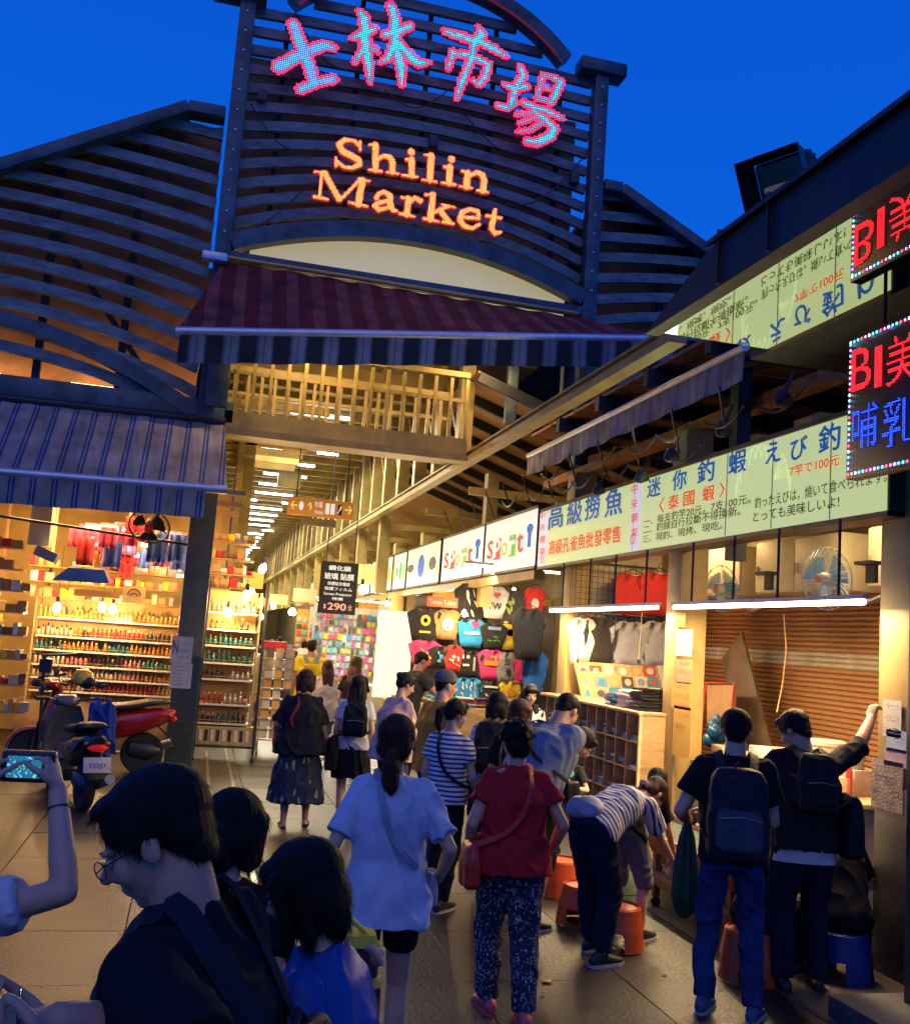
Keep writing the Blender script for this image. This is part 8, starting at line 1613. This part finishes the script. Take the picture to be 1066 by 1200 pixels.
# ------------------------------------------------------------------ scooters
m_tyre = M('tyre', (.015, .015, .016), .8, bump=.3); m_chrome = M('chrome', (.6, .6, .6), .15, 1.); m_blkpl = M('black_plastic', (.02, .02, .022), .35, bump=.08); m_seat = M('seat_vinyl', (.018, .017, .017), .5, bump=.2, bscale=150); m_tail = M('tail_lens', (.5, .01, .01), .1, emit=(1, .02, .01), es=.25); m_headl = M('headlamp_lens', (.7, .7, .7), .08)
def scooter(foot, rz, label, paint, panel, plate=True, steer=0.):
    """modelled with its nose toward +y, 1.8 m long"""
    t = thing('motor_scooter', label, 'motor scooter', foot, rz=R(rz), local=True); A = 16
    rgx = lambda y, z, a, b, n=18, sq=.8: ring(V((0, y, z)), V((1, 0, 0)), V((0, 0, 1)), a, b, n, sq)
    for y in (.62, -.60):
        w = MB().lathe((-.05, y, .24), [(.17, 0), (.225, .0), (.245, .03), (.245, .07), (.225, .10), (.17, .10)], 32, ax=(1, 0, 0)).build('wheel', m_tyre, t, smooth='a')
        MB().lathe((-.035, y, .24), [(.05, 0), (.175, .01), (.17, .03), (.05, .04), (.04, .07)], 24, ax=(1, 0, 0)).build('rim', m_gris, w, smooth='a'); mb = MB()
        for k in range(5): a = 2 * PI * k / 5; mb.bar((0, y, .24), (0, y + .16 * math.cos(a), .24 + .16 * math.sin(a)), .03, .03)
        mb.build('spokes', m_gris, w)
    # rear body: tapering loft from the seat back to the tail
    mb = MB(); mb.loft([rgx(-.12, .50, .12, .13), rgx(-.3, .56, .16, .17), rgx(-.55, .62, .165, .15), rgx(-.78, .68, .13, .11), rgx(-.93, .72, .07, .06)]); put(remesh(mb, .012, 3), 'tail_body', panel, t, smooth=True)
    for i in (-1, 1): MB().prism([(i * .172, -.25, .62), (i * .176, -.55, .68), (i * .15, -.85, .735), (i * .16, -.70, .60), (i * .172, -.35, .50)], (i * .012, 0, 0)).build('side_panel', paint, t, bevel=.004)
    mb = MB(); mb.loft([rgx(.0, .74, .10, .03), rgx(-.15, .76, .15, .05), rgx(-.4, .79, .165, .055), rgx(-.62, .84, .15, .05), rgx(-.8, .86, .10, .03)]); put(remesh(mb, .010, 3), 'seat', m_seat, t, smooth=True)
    mb = MB(); mb.loft([rgx(.40, .27, .17, .035, sq=.5), rgx(.0, .25, .17, .045, sq=.5), rgx(-.25, .30, .17, .06, sq=.5)]); put(remesh(mb, .012, 2), 'footboard', m_blkpl, t, smooth=True)
    # leg shield and front
    mb = MB(); 
    L = []
    for z, hw, y in ((.28, .13, .40), (.45, .20, .44), (.65, .22, .42), (.82, .19, .38), (.95, .13, .34)): L.append([V((hw * math.sin(q), y + .10 * math.cos(q) * (1.3 - z * .3) + .02, z)) for q in np.linspace(-1.5, 1.5, 11)] + [V((hw * .94 * math.sin(q), y + .06 * math.cos(q), z)) for q in np.linspace(1.5, -1.5, 11)])
    mb.loft(L).build('leg_shield', paint, t, smooth='a')
    mb = MB(); mb.loft([rgx(.36, .98, .05, .03), rgx(.42, 1.00, .13, .06), rgx(.50, 1.0, .15, .07), rgx(.58, .97, .10, .05)]); put(remesh(mb, .010, 3), 'handlebar_cowl', paint, t, smooth=True)
    MB().ell((0, .585, .955), (.085, .03, .05)).build('headlight', m_headl, t, smooth=True)
    for i in (-1, 1):
        h = MB().tube([(i * .1, .42, 1.0), (i * .22, .38, 1.03), (i * .34, .32, 1.03)], .014, 8).build('handlebar', m_blkpl, t); MB().cone((i * .25, .365, 1.03), (i * .36, .31, 1.03), .02, .02, 12).build('grip', m_seat, h); MB().tube([(i * .23, .43, 1.01), (i * .33, .40, 1.0)], .007, 6).build('brake_lever', m_chrome, h)
        mrr = MB().tube([(i * .2, .40, 1.04), (i * .24, .42, 1.14), (i * .30, .42, 1.17)], .006, 6).build('mirror', m_blkpl, t); MB().ell((i * .33, .425, 1.18), (.06, .015, .04)).build('mirror_shell', m_blkpl, mrr, smooth=True)
        MB().tube([(i * .06, .50, .85), (i * .065, .60, .45), (i * .065, .62, .25)], .022, 8).build('fork', m_blkpl, t); MB().ell((i * .10, -.88, .70), (.03, .02, .018)).build('turn_signal', M('amber_lens', (.6, .2, .02), .15), t, smooth=True)
    mb = MB(); mb.loft([[V((w_ * math.sin(q), .62 + (.27 + d_) * math.cos(a_), .24 + (.27 + d_) * math.sin(a_))) for q, d_, w_ in ((-1.5, -.02, .07), (-.8, .01, .07), (0, .02, .07), (.8, .01, .07), (1.5, -.02, .07), (0, 0, .05))] for a_ in np.linspace(.1, 2.6, 12)]); mb.build('front_mudguard', paint, t, smooth='a')
    mb = MB(); mb.loft([rgx(-.45, .30, .10, .10), rgx(-.65, .27, .10, .12), rgx(-.80, .27, .06, .06)]); e = mb.build('engine_cover', m_blkpl, t, smooth='a'); MB().tube([(.12, -.3, .22), (.14, -.55, .24), (.14, -.95, .36)], [.025, .045, .05], 12).build('exhaust', m_gris, t, smooth='a')
    MB().bar((0, -.74, .58), (0, -.98, .36), .16, .02).build('rear_mudguard', m_blkpl, t); MB().ell((0, -.93, .66), (.10, .035, .035)).build('tail_light', m_tail, t, smooth=True)
    MB().tube([(-.12, -.6, .82), (-.1, -.86, .86), (.1, -.86, .86), (.12, -.6, .82)], .014, 8).build('grab_rail', m_blkpl, t)
    if plate:
        pl = MB().box((0, -.965, .50), (.26, .01, .15), Matrix.Rotation(R(-18), 3, 'X')).build('number_plate', m_papw, t, bevel=.003); letters('top', (-.09, -.985, .465), (1, 0, 0), (0, -.3, .95), .16, .07, MATS['blue_ink'], t, 'plate_letters', lift=.006)
    for i in (-1, 1): MB().bar((i * .1, -.1, .2), (i * .16, -.18, .0), .025, .025).build('stand', m_blkpl, t)
    return t
m_red_s = M('scooter_red', (.33, .01, .01), .2, coat=.6, var=.05, bump=0); m_grys = M('scooter_graphite', (.10, .10, .10), .3, coat=.5, var=.08, bump=0); m_blks = M('scooter_black', (.012, .012, .014), .2, coat=.6, var=.05, bump=0)
q = P(84, 958, z=0); sc1 = scooter((q.x - .16, q.y + .95, 0), 20, 'dark graphite scooter with its number plate toward us, parked before the bottle racks', m_grys, m_blks); sc1.scale = (1.04, 1.04, 1.02)
q = P(140, 908, z=0); sc2 = scooter((q.x - .42, q.y + .1, 0), 97, 'red and black scooter parked side on with a blue jacket hung over it', m_red_s, m_red_s, False); sc2.scale = (1.1, 1.1, 1.08)
q = P(97, 796, y=12.6); t = thing('helmet', 'yellow helmet with dark visor hanging on the scooter handlebar', 'helmet', q)
mb = MB(); mb.ell(q, (.13, .15, .125), None, 24, 16); me = remesh(mb, .008, 1); bmm = bmesh.new(); bmm.from_mesh(me); bmesh.ops.bisect_plane(bmm, geom=bmm.verts[:] + bmm.edges[:] + bmm.faces[:], plane_co=q - V((0, 0, .05)), plane_no=(.3, 0, .95), clear_inner=True); bmm.to_mesh(me); bmm.free(); put(me, 'shell', M('helmet_yellow', (.75, .42, .02), .2, coat=.5, var=.05, bump=0), t, smooth=True)
MB().ell(q + V((.06, -.10, -.03)), (.10, .05, .07)).build('visor', m_blkpl, t, smooth=True); MB().tube([q + V((-.1, -.05, -.05)), q + V((-.12, -.08, -.2)), q + V((-.02, -.1, -.25))], .008, 6).build('chin_strap', m_hang, t)
q = P(120, 838, y=11.9); t = thing('jacket', 'royal blue jacket draped over the red scooter', 'jacket', q - V((0, 0, .5))); mb = MB()
for i in range(6): mb.caps(q + V((-.10 + .04 * i, -.03 + .03 * (i % 2), .12 + .04 * math.sin(i * 2))), q + V((-.13 + .055 * i, -.10 + .05 * (i % 2), -.30 - .07 * (i * 2 % 3))), .035, .04)
me = remesh(mb, .012, 2); folds(me, .012, 8, 6, 24); put(me, 'jacket_cloth', cm('jacket_blue', (.015, .06, .30), rough=.6), t, smooth=True)
# dark stand with crossbars (bicycle handlebars) behind the graphite scooter
q0 = P(48, 860, y=13.2); q1 = P(52, 768, y=13.2); t = thing('folding_bicycle', 'black folding bicycle seen end on behind the scooters, bars above the rack', 'bicycle', (q0.x, 13.2, 0))
MB().tube([(q0.x, 13.2, .3), (q1.x, 13.2, q1.z)], .02, 8).build('stem', m_blkpl, t); a, b = P(38, 766, y=13.2), P(90, 767, y=13.2); MB().tube([a, (q1.x, 13.2, q1.z), b], .015, 8).build('handlebar', m_blkpl, t); a, b = P(45, 794, y=13.3), P(78, 790, y=13.3); MB().tube([a, b], .022, 8).build('saddle_bar', m_blkpl, t); MB().box((q1.x + .03, 13.2, q1.z - .12), (.14, .1, .16)).build('basket_mount', m_blkpl, t)
for dx in (-.0, .0):
    pass
mb = MB(); mb.tube([(q0.x + .02 * math.cos(a), 13.2 + .2 * math.sin(a), .22 + .2 * math.cos(a)) for a in np.linspace(0, 2 * PI, 25)], .02, 6); mb.build('wheel', m_tyre, t)
for i in range(8): a = 2 * PI * i / 8; MB().cone((q0.x, 13.2, .22), (q0.x, 13.2 + .19 * math.sin(a), .22 + .19 * math.cos(a)), .003, .003, 5).build('spoke', m_chrome, t)
MB().tube([(q0.x, 13.0, .3), (q0.x + .5, 13.3, .45), (q0.x + .8, 13.3, .3)], .02, 8).build('frame', m_blkpl, t)
bpy.data.scenes.remove(TMP)
# bits on the floor
rs = random.Random(77)
gum = MB()
for i in range(240):
    y = rs.uniform(2.5, 13.5); x = rs.uniform(-2.2 - .1 * y, 3.6); r_ = rs.uniform(.008, .022); gum.add([(x + r_ * rs.uniform(.7, 1.1) * math.cos(a), y + r_ * rs.uniform(.7, 1.1) * math.sin(a), .0165) for a in np.linspace(0, 2 * PI, 8)[:-1]], [tuple(range(7))])
put(gum.mesh('gum_spots'), 'gum_spots', M('old_gum', (.012, .011, .01), .7), kind='stuff', recenter=False)
for i, (px, py, lb) in enumerate(((215, 1050, 'crumpled white scrap of paper on the paving left of the bob haired girl'), (470, 1105, 'small paper scrap near the feet of the woman in the blue tee'), (300, 955, 'paper ticket on the floor by the rails'), (640, 1150, 'cigarette pack scrap right of the woman in red'), (120, 1010, 'torn leaflet on the floor before the scooters'))):
    q = P(px, py, z=.02); mb = MB(); n = 7; mb.add([(q.x + rs.uniform(.02, .04) * math.cos(a), q.y + rs.uniform(.02, .04) * math.sin(a), .018 + rs.uniform(0, .012)) for a in np.linspace(0, 2 * PI, n + 1)[:-1]] + [(q.x, q.y, .03)], [(k, (k + 1) % n, n) for k in range(n)]); mb.build('paper_scrap', m_papw if i != 3 else m_pap, label=lb, cat='litter')
t = thing('floor_strip', 'thin steel strip running along the lane into the hall', 'floor strip', (1.0, 10, .02)); MB().span((.62, 7.5, .0165), (.66, 60, .019)).build('strip', m_steel, t)

for o in list(bpy.data.objects):
    for k_ in ('_base', '_local'):
        if k_ in o: del o[k_]
